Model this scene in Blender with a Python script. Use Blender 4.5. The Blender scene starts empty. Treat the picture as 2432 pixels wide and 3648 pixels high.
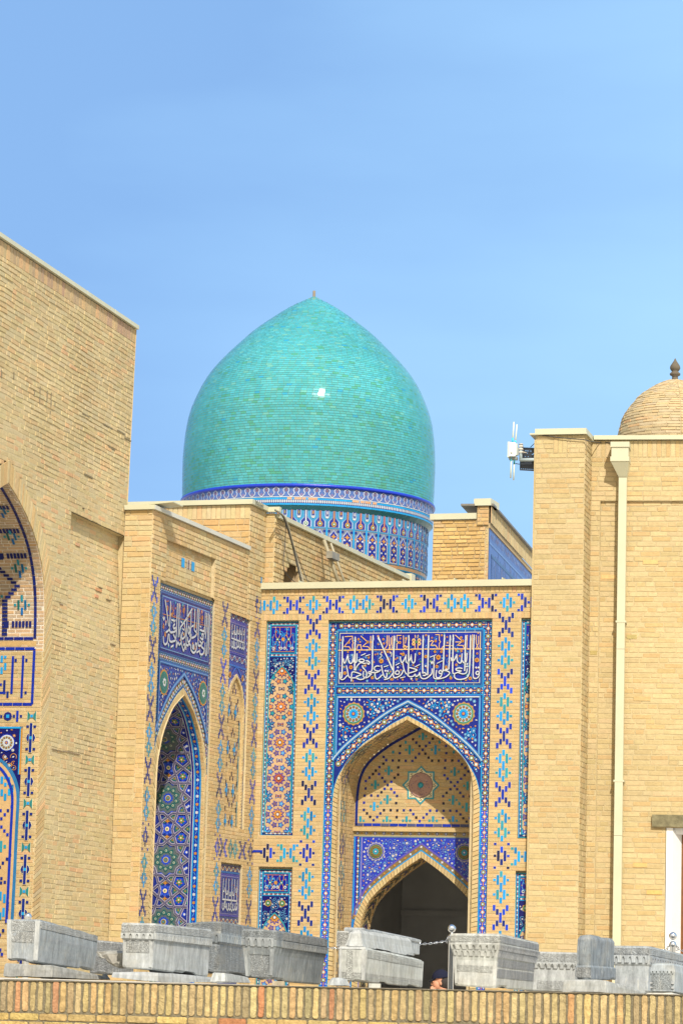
import bpy, bmesh, math, random
import numpy as np
from mathutils import Vector, noise
random.seed(7)
SC = bpy.context.scene
COL = SC.collection
rad = math.radians

# ------------------------------------------------------------------ camera
F, W, H = 10640.0, 2432, 3648            # 105 mm lens on a 24 mm wide (portrait) frame
PITCH, ROLL, EYE = rad(8.89), 0.028, 1.65
FWD = Vector((0, math.cos(PITCH), math.sin(PITCH)))
UP0 = Vector((0, -math.sin(PITCH), math.cos(PITCH)))
RT0 = Vector((1, 0, 0))
RT = math.cos(ROLL) * RT0 + math.sin(ROLL) * UP0
UP = -math.sin(ROLL) * RT0 + math.cos(ROLL) * UP0
CAM = Vector((0, 0, EYE))
cd = bpy.data.cameras.new('camera'); cam = bpy.data.objects.new('camera', cd); COL.objects.link(cam)
cd.sensor_fit = 'HORIZONTAL'; cd.sensor_width = 24.0; cd.lens = 105.0
cd.clip_start = 0.5; cd.clip_end = 4000
from mathutils import Matrix
cam.matrix_world = Matrix(((RT.x, UP.x, -FWD.x, CAM.x), (RT.y, UP.y, -FWD.y, CAM.y), (RT.z, UP.z, -FWD.z, CAM.z), (0, 0, 0, 1)))
SC.camera = cam

# ------------------------------------------------------------------ light
SUN_EL, SUN_AZ = rad(42.5), rad(11)        # sun behind the viewer, a little to the right
to_sun = Vector((math.sin(SUN_AZ) * math.cos(SUN_EL), -math.cos(SUN_AZ) * math.cos(SUN_EL), math.sin(SUN_EL)))
sd = bpy.data.lights.new('sun', 'SUN'); sd.energy = 4.3; sd.angle = rad(0.53); sd.color = (1.0, 0.93, 0.82)
so = bpy.data.objects.new('sun', sd); COL.objects.link(so)
so.rotation_euler = to_sun.to_track_quat('Z', 'Y').to_euler(); so.location = (0, -20, 40)
SKY_A, SKY_B, SKY_FILL = (.193, .360, .645), (.325, .562, .83), (.95, .88, .76)
wd = bpy.data.worlds.new('World'); SC.world = wd; wd.use_nodes = True
nt = wd.node_tree; bg = nt.nodes['Background']
sky = nt.nodes.new('ShaderNodeTexSky'); sky.sky_type = 'NISHITA'; sky.sun_disc = False
sky.sun_elevation = SUN_EL; sky.sun_rotation = math.pi - SUN_AZ
sky.altitude = 700; sky.air_density = 1.0; sky.dust_density = 0.25; sky.ozone_density = 4.0
def wn(kind, **kw):
    n = nt.nodes.new(kind)
    for k, v in kw.items():
        if k.startswith('i'): n.inputs[int(k[1:])].default_value = v
        else: setattr(n, k, v)
    return n
LK = nt.links.new
tc = wn('ShaderNodeTexCoord'); sep = wn('ShaderNodeSeparateXYZ'); LK(tc.outputs['Generated'], sep.inputs[0])
def mth(op, a, b):
    n = wn('ShaderNodeMath', operation=op)
    for k, v in enumerate((a, b)):
        if isinstance(v, (int, float)): n.inputs[k].default_value = v
        else: LK(v, n.inputs[k])
    return n.outputs[0]
def wmix(f, a, b):
    n = wn('ShaderNodeMixRGB')
    for k, v in enumerate((f, a, b)):
        if isinstance(v, float): n.inputs[k].default_value = v
        elif isinstance(v, tuple): n.inputs[k].default_value = (*v, 1)
        else: LK(v, n.inputs[k])
    return n.outputs[0]
# clear-sky blue, paler to the right and low down, warm white added behind the viewer to fill the shade; thin streaks of high cloud
mp_ = wn('ShaderNodeMapping'); mp_.inputs['Scale'].default_value = (1.6, 1.0, 6.0); mp_.inputs['Rotation'].default_value = (0, rad(16), 0)
nz = wn('ShaderNodeTexNoise'); nz.inputs['Scale'].default_value = 2.6; nz.inputs['Detail'].default_value = 5; nz.inputs['Roughness'].default_value = .45
LK(tc.outputs['Generated'], mp_.inputs[0]); LK(mp_.outputs[0], nz.inputs['Vector'])
t1 = mth('ADD', mth('ADD', .38, mth('MULTIPLY', sep.outputs[0], 3.0)), mth('MULTIPLY', mth('SUBTRACT', .20, sep.outputs[2]), 1.9))
t1 = mth('ADD', t1, mth('MULTIPLY', mth('SUBTRACT', nz.outputs['Fac'], .5), 1.5))
cl = wn('ShaderNodeClamp'); LK(t1, cl.inputs[0])
KS = 1 / .13
blue = wmix(cl.outputs[0], tuple(x * KS for x in SKY_A), tuple(x * KS for x in SKY_B))
blue = wmix(.12, blue, sky.outputs[0])
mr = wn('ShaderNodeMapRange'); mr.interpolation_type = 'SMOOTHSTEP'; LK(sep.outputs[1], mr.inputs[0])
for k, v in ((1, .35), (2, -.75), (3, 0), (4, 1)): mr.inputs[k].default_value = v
full = wmix(mr.outputs[0], blue, tuple(x * KS for x in SKY_FILL))
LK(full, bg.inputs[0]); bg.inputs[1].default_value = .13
SC.view_settings.view_transform = 'Standard'; SC.view_settings.look = 'None'
SC.view_settings.exposure = 0.45; SC.view_settings.gamma = 1.0
SC.cycles.max_bounces = 6; SC.cycles.diffuse_bounces = 4

# ------------------------------------------------------------------ helpers
def ray(u, v): return RT * ((u - W / 2) / F) + UP * ((H / 2 - v) / F) + FWD
def at(u, v, y):
    r = ray(u, v); return CAM + r * (y / r.y)
class Pl:
    """upright plane: s along its tangent, z up, d out of it towards the viewer"""
    def __init__(s, o, az):
        a = rad(az); s.o = Vector((o[0], o[1], 0)); s.az = az
        s.t = Vector((math.cos(a), math.sin(a), 0)); s.n = Vector((math.sin(a), -math.cos(a), 0))
    def un(s, u, v, d=0.0):
        r = ray(u, v); k = ((s.o + s.n * d - CAM).dot(s.n)) / r.dot(s.n); P = CAM + r * k
        return ((P - s.o).dot(s.t), P.z)
    def __call__(s, a, z, d=0.0): return s.o + s.t * a + s.n * d + Vector((0, 0, z))
    def off(s, d0): return lambda a, z, d=0.0: s(a, z, d0 + d)
class PlS(Pl):
    """the same, with its measurements scaled about eye level"""
    def __init__(s, o, az, k): Pl.__init__(s, o, az); s.k = k
    def un(s, u, v, d=0.0):
        a, z = Pl.un(s, u, v, d); return (a / s.k, EYE + (z - EYE) / s.k)
    def __call__(s, a, z, d=0.0): return Pl.__call__(s, a * s.k, EYE + (z - EYE) * s.k, d)
def ZM(pl, o, k, d=0.0):
    return lambda x, y: pl.un(o[0] + x / k, o[1] + y / k, d)
def lin(c): c /= 255.0; return c / 12.92 if c <= 0.04045 else ((c + 0.055) / 1.055) ** 2.4
def K(r, g, b, k=0.55): return (lin(r) * k, lin(g) * k, lin(b) * k)
def jitc(c, a=0.08):
    f = 1 + random.uniform(-a, a); return tuple(max(0.0, x * f * (1 + random.uniform(-a, a) * .4)) for x in c)
def mixc(a, b, t): return tuple(x * (1 - t) + y * t for x, y in zip(a, b))
class MB:
    def __init__(s): s.v = []; s.f = []; s.c = []; s.m = []; s.sm = []
    def poly(s, pts, col=(1, 1, 1), m=0, sm=False):
        n = len(s.v); s.v.extend([tuple(p) for p in pts]); s.f.append(tuple(range(n, n + len(pts)))); s.c.append(col); s.m.append(m); s.sm.append(sm)
    def faces(s, vs, fs, col=(1, 1, 1), m=0, sm=False):
        n = len(s.v); s.v.extend([tuple(p) for p in vs])
        for f in fs: s.f.append(tuple(i + n for i in f)); s.c.append(col); s.m.append(m); s.sm.append(sm)
    def box(s, mp, a0, a1, z0, z1, d0, d1, col=(1, 1, 1), m=0):
        P = [mp(a, z, d) for d in (d0, d1) for z in (z0, z1) for a in (a0, a1)]
        s.faces(P, [(0, 1, 3, 2), (4, 6, 7, 5), (0, 4, 5, 1), (2, 3, 7, 6), (0, 2, 6, 4), (1, 5, 7, 3)], col, m)
    def tube(s, pts, r, n=8, col=(1, 1, 1), m=0, cap=True):
        pts = [Vector(p) for p in pts]; rings = []
        for i, p in enumerate(pts):
            t = (pts[min(i + 1, len(pts) - 1)] - pts[max(i - 1, 0)]).normalized()
            a = t.cross(Vector((0, 0, 1)) if abs(t.z) < .9 else Vector((1, 0, 0))).normalized(); b = t.cross(a)
            rr = r[i] if isinstance(r, (list, tuple)) else r
            rings.append([p + (a * math.cos(k * 2 * math.pi / n) + b * math.sin(k * 2 * math.pi / n)) * rr for k in range(n)])
        vs = [q for g in rings for q in g]; fs = []
        for i in range(len(pts) - 1):
            for k in range(n): fs.append((i * n + k, i * n + (k + 1) % n, (i + 1) * n + (k + 1) % n, (i + 1) * n + k))
        if cap: fs.append(tuple(range(n))[::-1]); fs.append(tuple(range((len(pts) - 1) * n, len(pts) * n)))
        s.faces(vs, fs, col, m, True)
    def lathe(s, o, prof, n=32, col=(1, 1, 1), m=0, sm=True):
        o = Vector(o); vs = [o + Vector((r * math.cos(k * 2 * math.pi / n), r * math.sin(k * 2 * math.pi / n), z)) for r, z in prof for k in range(n)]
        fs = [(i * n + k, i * n + (k + 1) % n, (i + 1) * n + (k + 1) % n, (i + 1) * n + k) for i in range(len(prof) - 1) for k in range(n)]
        s.faces(vs, fs, col, m, sm)
    def build(s, name, mats, parent=None):
        me = bpy.data.meshes.new(name); me.from_pydata(s.v, [], s.f); 
        if not isinstance(mats, (list, tuple)): mats = [mats]
        for x in mats: me.materials.append(x)
        me.polygons.foreach_set('material_index', s.m); me.polygons.foreach_set('use_smooth', s.sm)
        ca = me.color_attributes.new('Col', 'FLOAT_COLOR', 'CORNER')
        arr = np.ones((len(me.loops), 4), dtype=np.float32)
        cnt = np.array([len(f) for f in s.f]); arr[:, :3] = np.repeat(np.array(s.c, dtype=np.float32), cnt, axis=0)
        ca.data.foreach_set('color', arr.ravel()); me.update()
        o = bpy.data.objects.new(name, me); COL.objects.link(o)
        if parent is not None: o.parent = parent
        return o
def tag(o, label=None, cat=None, group=None, kind=None):
    for k, v in (('label', label), ('category', cat), ('group', group), ('kind', kind)):
        if v: o[k] = v
    return o
def thing(name, label, cat, group=None):
    o = bpy.data.objects.new(name, None); COL.objects.link(o); o.empty_display_size = .3
    return tag(o, label, cat, group)

# ------------------------------------------------------------------ materials
def new_mat(name, rough=0.8, spec=0.3, col=None, var=0.25, nscale=9.0, bump=0.0, bscale=60.0, attr=True, metal=0.0, big=0.0, bigscale=0.8, tint=(1, 1, 1)):
    m = bpy.data.materials.new(name); m.use_nodes = True; t = m.node_tree; b = t.nodes['Principled BSDF']
    b.inputs['Roughness'].default_value = rough; b.inputs['Specular IOR Level'].default_value = spec; b.inputs['Metallic'].default_value = metal
    g = t.nodes.new('ShaderNodeNewGeometry')
    if attr:
        a = t.nodes.new('ShaderNodeAttribute'); a.attribute_name = 'Col'; src = a.outputs['Color']
    else:
        a = t.nodes.new('ShaderNodeRGB'); a.outputs[0].default_value = (*col, 1); src = a.outputs[0]
    def mul(src, sc, amt, det=4, w=0):
        n = t.nodes.new('ShaderNodeTexNoise'); n.inputs['Scale'].default_value = sc; n.inputs['Detail'].default_value = det
        t.links.new(g.outputs['Position'], n.inputs['Vector'])
        r = t.nodes.new('ShaderNodeMapRange'); r.inputs[1].default_value = .25; r.inputs[2].default_value = .75; r.inputs[3].default_value = 1 - amt; r.inputs[4].default_value = 1 + amt
        t.links.new(n.outputs['Fac'], r.inputs[0])
        x = t.nodes.new('ShaderNodeMixRGB'); x.blend_type = 'MULTIPLY'; x.inputs[0].default_value = 1
        t.links.new(src, x.inputs[1]); t.links.new(r.outputs[0], x.inputs[2]); return x.outputs[0]
    if var: src = mul(src, nscale, var)
    if big: src = mul(src, bigscale, big, 3)
    t.links.new(src, b.inputs['Base Color'])
    if bump:
        n = t.nodes.new('ShaderNodeTexNoise'); n.inputs['Scale'].default_value = bscale; n.inputs['Detail'].default_value = 5; n.inputs['Roughness'].default_value = .65
        t.links.new(g.outputs['Position'], n.inputs['Vector'])
        bp = t.nodes.new('ShaderNodeBump'); bp.inputs['Strength'].default_value = bump; bp.inputs['Distance'].default_value = .02
        t.links.new(n.outputs['Fac'], bp.inputs['Height']); t.links.new(bp.outputs[0], b.inputs['Normal'])
    return m
BRICK = new_mat('brick', .9, .15, var=.10, nscale=20, bump=.35, bscale=55, big=.10, bigscale=.9)
MORTAR = new_mat('mortar', .95, .1, var=.12, nscale=18, bump=.4, bscale=80, big=.10)
GLAZE = new_mat('glazed_tile', .3, .35, var=.10, nscale=30, big=.10, bigscale=2.5, bump=.12, bscale=30)
TURQ = new_mat('turquoise_glaze', .095, .36, var=.07, nscale=8, big=.12, bigscale=.7, bump=.05, bscale=12)
COPE = new_mat('painted_sheet_metal', .45, .4, col=K(242, 239, 205, .53), var=.06, nscale=3, attr=False)
COPEG = new_mat('galvanised_sheet_metal', .4, .5, col=K(232, 230, 215, .6), var=.08, nscale=3, attr=False)
PLASTER = new_mat('plaster', .9, .1, col=(.50, .515, .53), var=.08, nscale=3, attr=False)
GROUNDM = new_mat('paving', .9, .2, col=(.56, .51, .42), var=.2, nscale=4, attr=False, bump=.3, bscale=30)

# brick colours
TAN = [(0.451, 0.334, 0.166), (0.469, 0.352, 0.187), (0.424, 0.314, 0.157), (0.478, 0.338, 0.162), (0.442, 0.305, 0.146)]
LIGHT = [(0.438, 0.343, 0.18), (0.453, 0.354, 0.193), (0.422, 0.326, 0.166), (0.461, 0.362, 0.198), (0.438, 0.315, 0.153)]
OLD = [(0.463, 0.369, 0.201), (0.479, 0.384, 0.217), (0.448, 0.359, 0.191), (0.468, 0.348, 0.185), (0.443, 0.364, 0.212)]
REDB = [(.50, .32, .17), (.51, .34, .18), (.48, .34, .18)]
MORT_T, MORT_L, MORT_O = (.47, .385, .235), (.43, .35, .20), (.45, .375, .22)

def pickc(pal, red=.05, reds=REDB, a=.05):
    return jitc(random.choice(reds) if random.random() < red else random.choice(pal), a)

def runs(mask, z, s0, s1, ds=.012):
    out = []; st = None; n = max(1, int(round((s1 - s0) / ds))); d = (s1 - s0) / n
    for i in range(n):
        ok = mask is None or mask(s0 + (i + .5) * d, z)
        if ok and st is None: st = s0 + i * d
        if not ok and st is not None: out.append((st, s0 + i * d)); st = None
    if st is not None: out.append((st, s1))
    return out
def lay(mb, mp, s0, s1, z0, z1, mask=None, pitch=.065, L=.26, joint=.009, relief=.006, pal=TAN, mort=MORT_T, red=.05, jit=.002, wob=0.0, half=.3, seed=1, redf=None, depthj=.002, relf=None):
    """courses of single bricks in front of a mortar bed; material 0 brick, 1 mortar"""
    rnd = random.Random(seed); n = max(1, int(round((z1 - z0) / pitch))); p = (z1 - z0) / n
    for r in range(n):
        za = z0 + r * p; zb = za + p; zc = (za + zb) / 2
        for (a, b) in runs(mask, zc, s0, s1):
            mb.poly([mp(a, za, 0), mp(b, za, 0), mp(b, zb, 0), mp(a, zb, 0)], mort, 1)
            x = a - rnd.uniform(0, L) * (1 if a == s0 else .5)
            while x < b:
                l = L * (.5 if rnd.random() < half else 1) * rnd.uniform(.93, 1.05)
                u, w = max(x, a) + joint / 2, min(x + l, b) - joint / 2
                x += l
                if w - u < .018: continue
                rf = red if redf is None else redf((u + w) / 2, zc)
                col = pickc(pal, rf)
                wa = wob * noise.noise(Vector((u * 2.2, r * .9, seed))) if wob else 0
                wb = wob * noise.noise(Vector((w * 2.2, r * .9, seed))) if wob else 0
                q = lambda: rnd.uniform(-jit, jit)
                re = max(.001, (relief if relf is None else relf((u + w) / 2, zc)) + rnd.uniform(-depthj, depthj)); e = min(.004, relief * .5)
                zl, zh = za + joint / 2, zb - joint / 2
                B = [(u, zl + wa), (w, zl + wb), (w, zh + wb), (u, zh + wa)]
                B = [(i + q(), j + q()) for i, j in B]
                Fp = [(B[0][0] + e, B[0][1] + e), (B[1][0] - e, B[1][1] + e), (B[2][0] - e, B[2][1] - e), (B[3][0] + e, B[3][1] - e)]
                tl = rnd.uniform(-depthj, depthj) * .6
                vs = [mp(i, j, 0) for i, j in B] + [mp(i, j, re + (tl if k in (2, 3) else 0)) for k, (i, j) in enumerate(Fp)]
                mb.faces(vs, [(4, 5, 6, 7), (0, 1, 5, 4), (1, 2, 6, 5), (2, 3, 7, 6), (3, 0, 4, 7)], col, 0)
def soldier(mb, mp, s0, s1, z0, z1, w=.052, joint=.008, relief=.008, pal=TAN, red=.1, mort=MORT_T):
    n = max(1, int(round((s1 - s0) / w))); w = (s1 - s0) / n
    mb.poly([mp(s0, z0, 0), mp(s1, z0, 0), mp(s1, z1, 0), mp(s0, z1, 0)], mort, 1)
    for i in range(n):
        a = s0 + i * w + joint / 2; b = s0 + (i + 1) * w - joint / 2
        brick(mb, mp, [(a, z0 + .004), (b, z0 + .004), (b, z1 - .004), (a, z1 - .004)], relief + random.uniform(-.002, .002), pickc(pal, red))
def brick(mb, mp, q, re, col, m=0, base=0.0):
    n = len(q); vs = [mp(i, j, base) for i, j in q] + [mp(i, j, base + re) for i, j in q]
    mb.faces(vs, [tuple(range(n, 2 * n))] + [(k, (k + 1) % n, n + (k + 1) % n, n + k) for k in range(n)], col, m)

# ------------------------------------------------------------------ curves / arches
def smooth(pts, k=8):
    out = []; P = [Vector(p) for p in pts]; P = [2 * P[0] - P[1]] + P + [2 * P[-1] - P[-2]]
    for i in range(1, len(P) - 2):
        for j in range(k):
            t = j / k; a, b, c, d = P[i - 1], P[i], P[i + 1], P[i + 2]
            out.append(.5 * ((2 * b) + (c - a) * t + (2 * a - 5 * b + 4 * c - d) * t * t + (3 * b - 3 * c + d - a) * t ** 3))
    out.append(P[-2]); return [tuple(p) for p in out]
class Arch:
    """half profile: list of (half width, z) from the floor up to the apex, mirrored about sc"""
    def __init__(s, sc, prof, k=8):
        s.sc = sc; base, top = prof[0], prof[1:]
        s.h = [base] + smooth(top, k); s.top = s.h[-1][1]
        s.zs = np.array([p[1] for p in s.h]); s.ws = np.array([p[0] for p in s.h])
        L = [0.0]
        for a, b in zip(s.h, s.h[1:]): L.append(L[-1] + math.hypot(b[0] - a[0], b[1] - a[1]))
        s.L = np.array(L) + s.h[0][1]
    def hw(s, z): return float(np.interp(z, s.zs, s.ws)) if z < s.top else -1.0
    def inside(s, a, z): return z < s.top and abs(a - s.sc) < s.hw(z)
    def right(s): return [(s.sc + w, z) for w, z in s.h]
    def left(s): return [(s.sc - w, z) for w, z in s.h]
    def full(s): return s.left() + s.right()[::-1][1:]
    def jamb(s, fr, side):
        """map (q into the wall, arc length a, offset) on the intrados"""
        def f(q, a, d=0.0):
            w = float(np.interp(a, s.L, s.ws)); z = float(np.interp(a, s.L, s.zs))
            w2 = float(np.interp(a + .01, s.L, s.ws)); z2 = float(np.interp(a + .01, s.L, s.zs))
            tw, tz = w2 - w, z2 - z; l = math.hypot(tw, tz) or 1; nw, nzz = -tz / l, tw / l
            return fr(s.sc + side * (w + nw * d), z + nzz * d, -q)
        return f
def strip(mb, mp, A, B, col, m=0, d=0.0, dB=None):
    """quads between two polylines"""
    for (a, b, c, e) in zip(A, A[1:], B[1:], B): mb.poly([mp(*a, d), mp(*b, d), mp(*c, d if dB is None else dB), mp(*e, d if dB is None else dB)], col, m)
def resample(pts, n):
    P = [Vector((p[0], p[1])) for p in pts]; L = [0]
    for a, b in zip(P, P[1:]): L.append(L[-1] + (b - a).length)
    x = np.linspace(0, L[-1], n); return list(zip(np.interp(x, L, [p.x for p in P]), np.interp(x, L, [p.y for p in P])))
def ring(mb, mp, inner, outer, n, pal, relief=.01, red=.03, mort=MORT_T, d=0.0):
    """voussoirs between two curves"""
    A = resample(inner, n + 1); B = resample(outer, n + 1)
    strip(mb, mp, A, B, mort, 1, d)
    for i in range(n):
        a0, a1, b0, b1 = [Vector(p) for p in (A[i], A[i + 1], B[i], B[i + 1])]
        g = .08
        q = [a0.lerp(a1, g), a0.lerp(a1, 1 - g), b0.lerp(b1, 1 - g), b0.lerp(b1, g)]
        brick(mb, mp, [tuple(p) for p in q], relief + random.uniform(-.003, .003), pickc(pal, red), 0, d)

# ------------------------------------------------------------------ tile mosaics
NAVY = K(31, 54, 148); COB = K(30, 62, 195); ROY = K(38, 82, 236); AZ = K(38, 172, 242, .6); TQ = K(55, 172, 192, .58); LBL = K(110, 185, 235)
WHT = K(230, 235, 238, .58); ORG = K(242, 152, 78, .6); AMB = K(225, 160, 70); GRN = K(80, 150, 100); BLK = K(30, 36, 70); PEACH = (.44, .30, .165); MAUVE = K(200, 160, 145); CREAM = K(235, 222, 180, .7)
def star(n, r1, r2, c=(0, 0), a0=0.0):
    return [(c[0] + (r1 if k % 2 == 0 else r2) * math.sin(a0 + k * math.pi / n), c[1] + (r1 if k % 2 == 0 else r2) * math.cos(a0 + k * math.pi / n)) for k in range(2 * n)]
def disc(r, c=(0, 0), n=10, ry=None):
    ry = ry or r; return [(c[0] + r * math.sin(k * 2 * math.pi / n), c[1] + ry * math.cos(k * 2 * math.pi / n)) for k in range(n)]
def rect(a0, a1, z0, z1): return [(a0, z0), (a1, z0), (a1, z1), (a0, z1)]
def clip_poly(P, Q):
    """Sutherland-Hodgman, Q convex counter-clockwise"""
    for i in range(len(Q)):
        a, b = Q[i], Q[(i + 1) % len(Q)]; out = []
        f = lambda p: (b[0] - a[0]) * (p[1] - a[1]) - (b[1] - a[1]) * (p[0] - a[0])
        for j in range(len(P)):
            p, q = P[j], P[(j + 1) % len(P)]; fp, fq = f(p), f(q)
            if fp >= 0: out.append(p)
            if (fp >= 0) != (fq >= 0):
                t = fp / (fp - fq); out.append((p[0] + (q[0] - p[0]) * t, p[1] + (q[1] - p[1]) * t))
        P = out
        if len(P) < 3: return None
    return P
def ccw(P):
    A = sum(a[0] * b[1] - b[0] * a[1] for a, b in zip(P, P[1:] + P[:1])); return P if A > 0 else P[::-1]
class Orn:
    """mosaic pieces laid on a mapping, each layer 2.5 mm proud of the one below"""
    STEP = .0025
    def __init__(s, mp, base=0.0): s.mp = mp; s.mb = MB(); s.clip = None; s.base = base; s.keep = None
    def p(s, pts, col, layer=1, j=.06):
        if s.keep is not None:
            cx = sum(q[0] for q in pts) / len(pts); cz = sum(q[1] for q in pts) / len(pts)
            if not s.keep(cx, cz): return
        if s.clip is not None:
            pts = clip_poly(list(pts), s.clip)
            if not pts: return
        d = s.base + layer * s.STEP
        s.mb.poly([s.mp(a, z, d) for a, z in pts], jitc(col, j))
    def r(s, a0, a1, z0, z1, col, layer=1, j=.06): s.p(rect(a0, a1, z0, z1), col, layer, j)
    def line(s, pts, w, col, layer=1, closed=False, seg=None, j=.06, taper=False):
        P = [Vector((p[0], p[1])) for p in pts]
        if closed: P.append(P[0])
        if seg:
            Q = [P[0]]
            for a, b in zip(P, P[1:]):
                n = max(1, int((b - a).length / seg)); Q += [a.lerp(b, k / n) for k in range(1, n + 1)]
            P = Q
        L, R_ = [], []
        n = len(P)
        for i, p in enumerate(P):
            if closed: t0 = P[i] - P[i - 1] if i else P[-1] - P[-2]; t1 = P[(i + 1) % n] - P[i] if i < n - 1 else P[1] - P[0]
            else: t0 = P[i] - P[max(i - 1, 0)]; t1 = P[min(i + 1, n - 1)] - P[i]
            if t0.length < 1e-9: t0 = t1
            if t1.length < 1e-9: t1 = t0
            t0 = t0.normalized(); t1 = t1.normalized(); t = t0 + t1
            t = t.normalized() if t.length > 1e-6 else t0
            k = 1 / max(.5, t.dot(t0)); nrm = Vector((-t.y, t.x)) * w / 2 * k
            if taper: nrm *= .45 + .55 * math.sin(math.pi * (i + .6) / (n + .2))
            L.append(p + nrm); R_.append(p - nrm)
        col = jitc(col, j)
        for i in range(n - 1): s.p([tuple(R_[i]), tuple(R_[i + 1]), tuple(L[i + 1]), tuple(L[i])], col, layer, .0)
    def frame(s, a0, a1, z0, z1, w, col, layer=1):
        s.r(a0, a1, z1 - w, z1, col, layer); s.r(a0, a1, z0, z0 + w, col, layer); s.r(a0, a0 + w, z0 + w, z1 - w, col, layer); s.r(a1 - w, a1, z0 + w, z1 - w, col, layer)
    def path(s, pts, pitch, fn):
        """fn(place, i) at each step along a polyline; place(x, y) -> rotated point"""
        P = [Vector((p[0], p[1])) for p in pts]; tot = sum((b - a).length for a, b in zip(P, P[1:])); n = max(1, int(round(tot / pitch)))
        for i in range(n):
            t = (i + .5) * tot / n
            for a, b in zip(P, P[1:]):
                l = (b - a).length
                if t <= l: break
                t -= l
            u = (b - a).normalized(); c = a + u * t; v = Vector((-u.y, u.x))
            fn((lambda c, u, v: lambda Q: [tuple(c + u * q[0] + v * q[1]) for q in Q])(c, u, v), i)
    def build(s, name, parent, mat=None): return s.mb.build(name, mat or GLAZE, parent)
DARKS = [NAVY, COB, COB, ROY, K(30, 40, 95), NAVY, COB]; LTS = [AZ, AZ, TQ, K(45, 165, 240, .6), K(34, 150, 215), TQ]
BW = .036
def m_brick(o, a, z, h, pal):
    o.r(a - BW / 2 - .0035, a + BW / 2 + .0035, z - h / 2 - .004, z + h / 2 + .004, (.54, .45, .30), .5, .05); o.r(a - BW / 2, a + BW / 2, z - h / 2, z + h / 2, random.choice(pal), 1.5, .15)
def motif_X(o, a, z, pal=None):
    pal = pal or [random.choice(DARKS)] * 2 + [NAVY]
    m_brick(o, a, z, .132, pal)
    for i in (-1, 1):
        for k in (-1, 1): m_brick(o, a + i * .044, z + k * .074, .075, pal); m_brick(o, a + i * .088, z + k * .126, .075, pal)
def motif_DD(o, a, z, pal=LTS):
    m_brick(o, a, z, .12, pal)
    for k in (-1, 1):
        m_brick(o, a, z + k * .172, .075, pal)
        for i in (-1, 1): m_brick(o, a + i * .045, z + k * .095, .125, pal); m_brick(o, a + i * .09, z + k * .095, .031, pal)
def motif_D(o, a, z, pal=LTS, ends=(-1, 1)):
    for k in (-1, 1): m_brick(o, a, z + k * .082, .078, pal); m_brick(o, a + k * .045, z, .137, pal)
    for k in ends: m_brick(o, a + k * .09, z, .031, pal)
def motif_XH(o, a, z, pal=None):
    pal = pal or DARKS; m_brick(o, a, z, .031, pal)
    for i in (-1, 1):
        m_brick(o, a + i * .045, z, .137, pal)
        for k in (-1, 1): m_brick(o, a + i * .09, z + k * .078, .08, pal); m_brick(o, a + i * .135, z + k * .103, .031, pal)
def motif_cross(o, a, z):
    motif_D(o, a, z, DARKS)
    for i in (-1, 1):
        for k in (-1, 1): m_brick(o, a + i * .09, z + k * .155, .031, DARKS)
def column(o, a, z0=2.05):
    z = 6.36; k = 0
    for z, t in ((6.36, 'X'), (5.985, 'D'), (5.61, 'X'), (5.24, 'D'), (4.88, 'X'), (4.49, 'D'), (4.11, 'X'), (3.705, 'D'), (3.305, 'C'), (2.895, 'D'), (2.50, 'X'), (2.12, 'D'), (1.74, 'X'), (1.36, 'D')):
        if z < z0: break
        {'X': motif_X, 'D': motif_DD, 'C': motif_cross}[t](o, a, z)
def beads(o, path, w, pitch=.105, base=NAVY, layer=2, off=0):
    """border of linked medallions: white discs ringed with green, orange lozenges, white dots"""
    def f(P, i):
        i += off
        r = w * .34
        if i % 2 == 0:
            o.p(P(disc(r, n=8)), AMB, layer); o.p(P(disc(r * .78, n=8)), GRN, layer + 1); o.p(P(disc(r * .48, n=6)), WHT, layer + 2)
        else:
            o.p(P([(-r * 1.1, 0), (0, r * .95), (r * 1.1, 0), (0, -r * .95)]), AMB if (i // 2) % 2 else K(215, 150, 95), layer); o.p(P([(-r * .62, 0), (0, r * .62), (r * .62, 0), (0, -r * .62)]), WHT, layer + 1)
        x = pitch / 2
        o.p(P([(x - .22 * pitch, 0), (x, w * .10), (x + .22 * pitch, 0), (x, -w * .10)]), AMB if i % 3 else ORG, layer)
        for k in (-1, 1): o.p(P(disc(w * .11, (x, k * w * .34), 5)), WHT, layer); o.p(P(disc(w * .11, (x + pitch * .25, k * w * .38), 4)), LBL, layer); o.p(P(disc(w * .11, (x - pitch * .25, k * w * .38), 4)), AZ, layer)
    o.path(path, pitch, f)
def beadline(o, path, w, pitch=.05, layer=2):
    def f(P, i):
        o.p(P([(-pitch * .33, 0), (0, w * .42), (pitch * .33, 0), (0, -w * .42)]), WHT, layer)
        o.p(P(disc(w * .30, (pitch / 2, 0), 5)), ORG if i % 2 else AMB, layer)
    o.path(path, pitch, f)
def rosette(o, c, r, layer=3, cols=(AMB, GRN, WHT, AZ, AMB), dots=12):
    o.p(star(14, r * 1.04, r * .93, c), cols[0], layer); o.p(disc(r * .86, c, 20), cols[1], layer + 1); o.p(disc(r * .74, c, 20), cols[2], layer + 2)
    for k in range(dots):
        a = k * 2 * math.pi / dots; o.p(disc(r * .12, (c[0] + r * .58 * math.sin(a), c[1] + r * .58 * math.cos(a)), 7), K(110, 70, 30), layer + 3); 
        o.p(disc(r * .065, (c[0] + r * .58 * math.sin(a), c[1] + r * .58 * math.cos(a)), 5), AMB, layer + 4)
    o.p(star(dots, r * .45, r * .36, c), cols[3], layer + 3); o.p(disc(r * .20, c, 10), COB, layer + 4); o.p(disc(r * .13, c, 8), cols[4], layer + 5)
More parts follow.
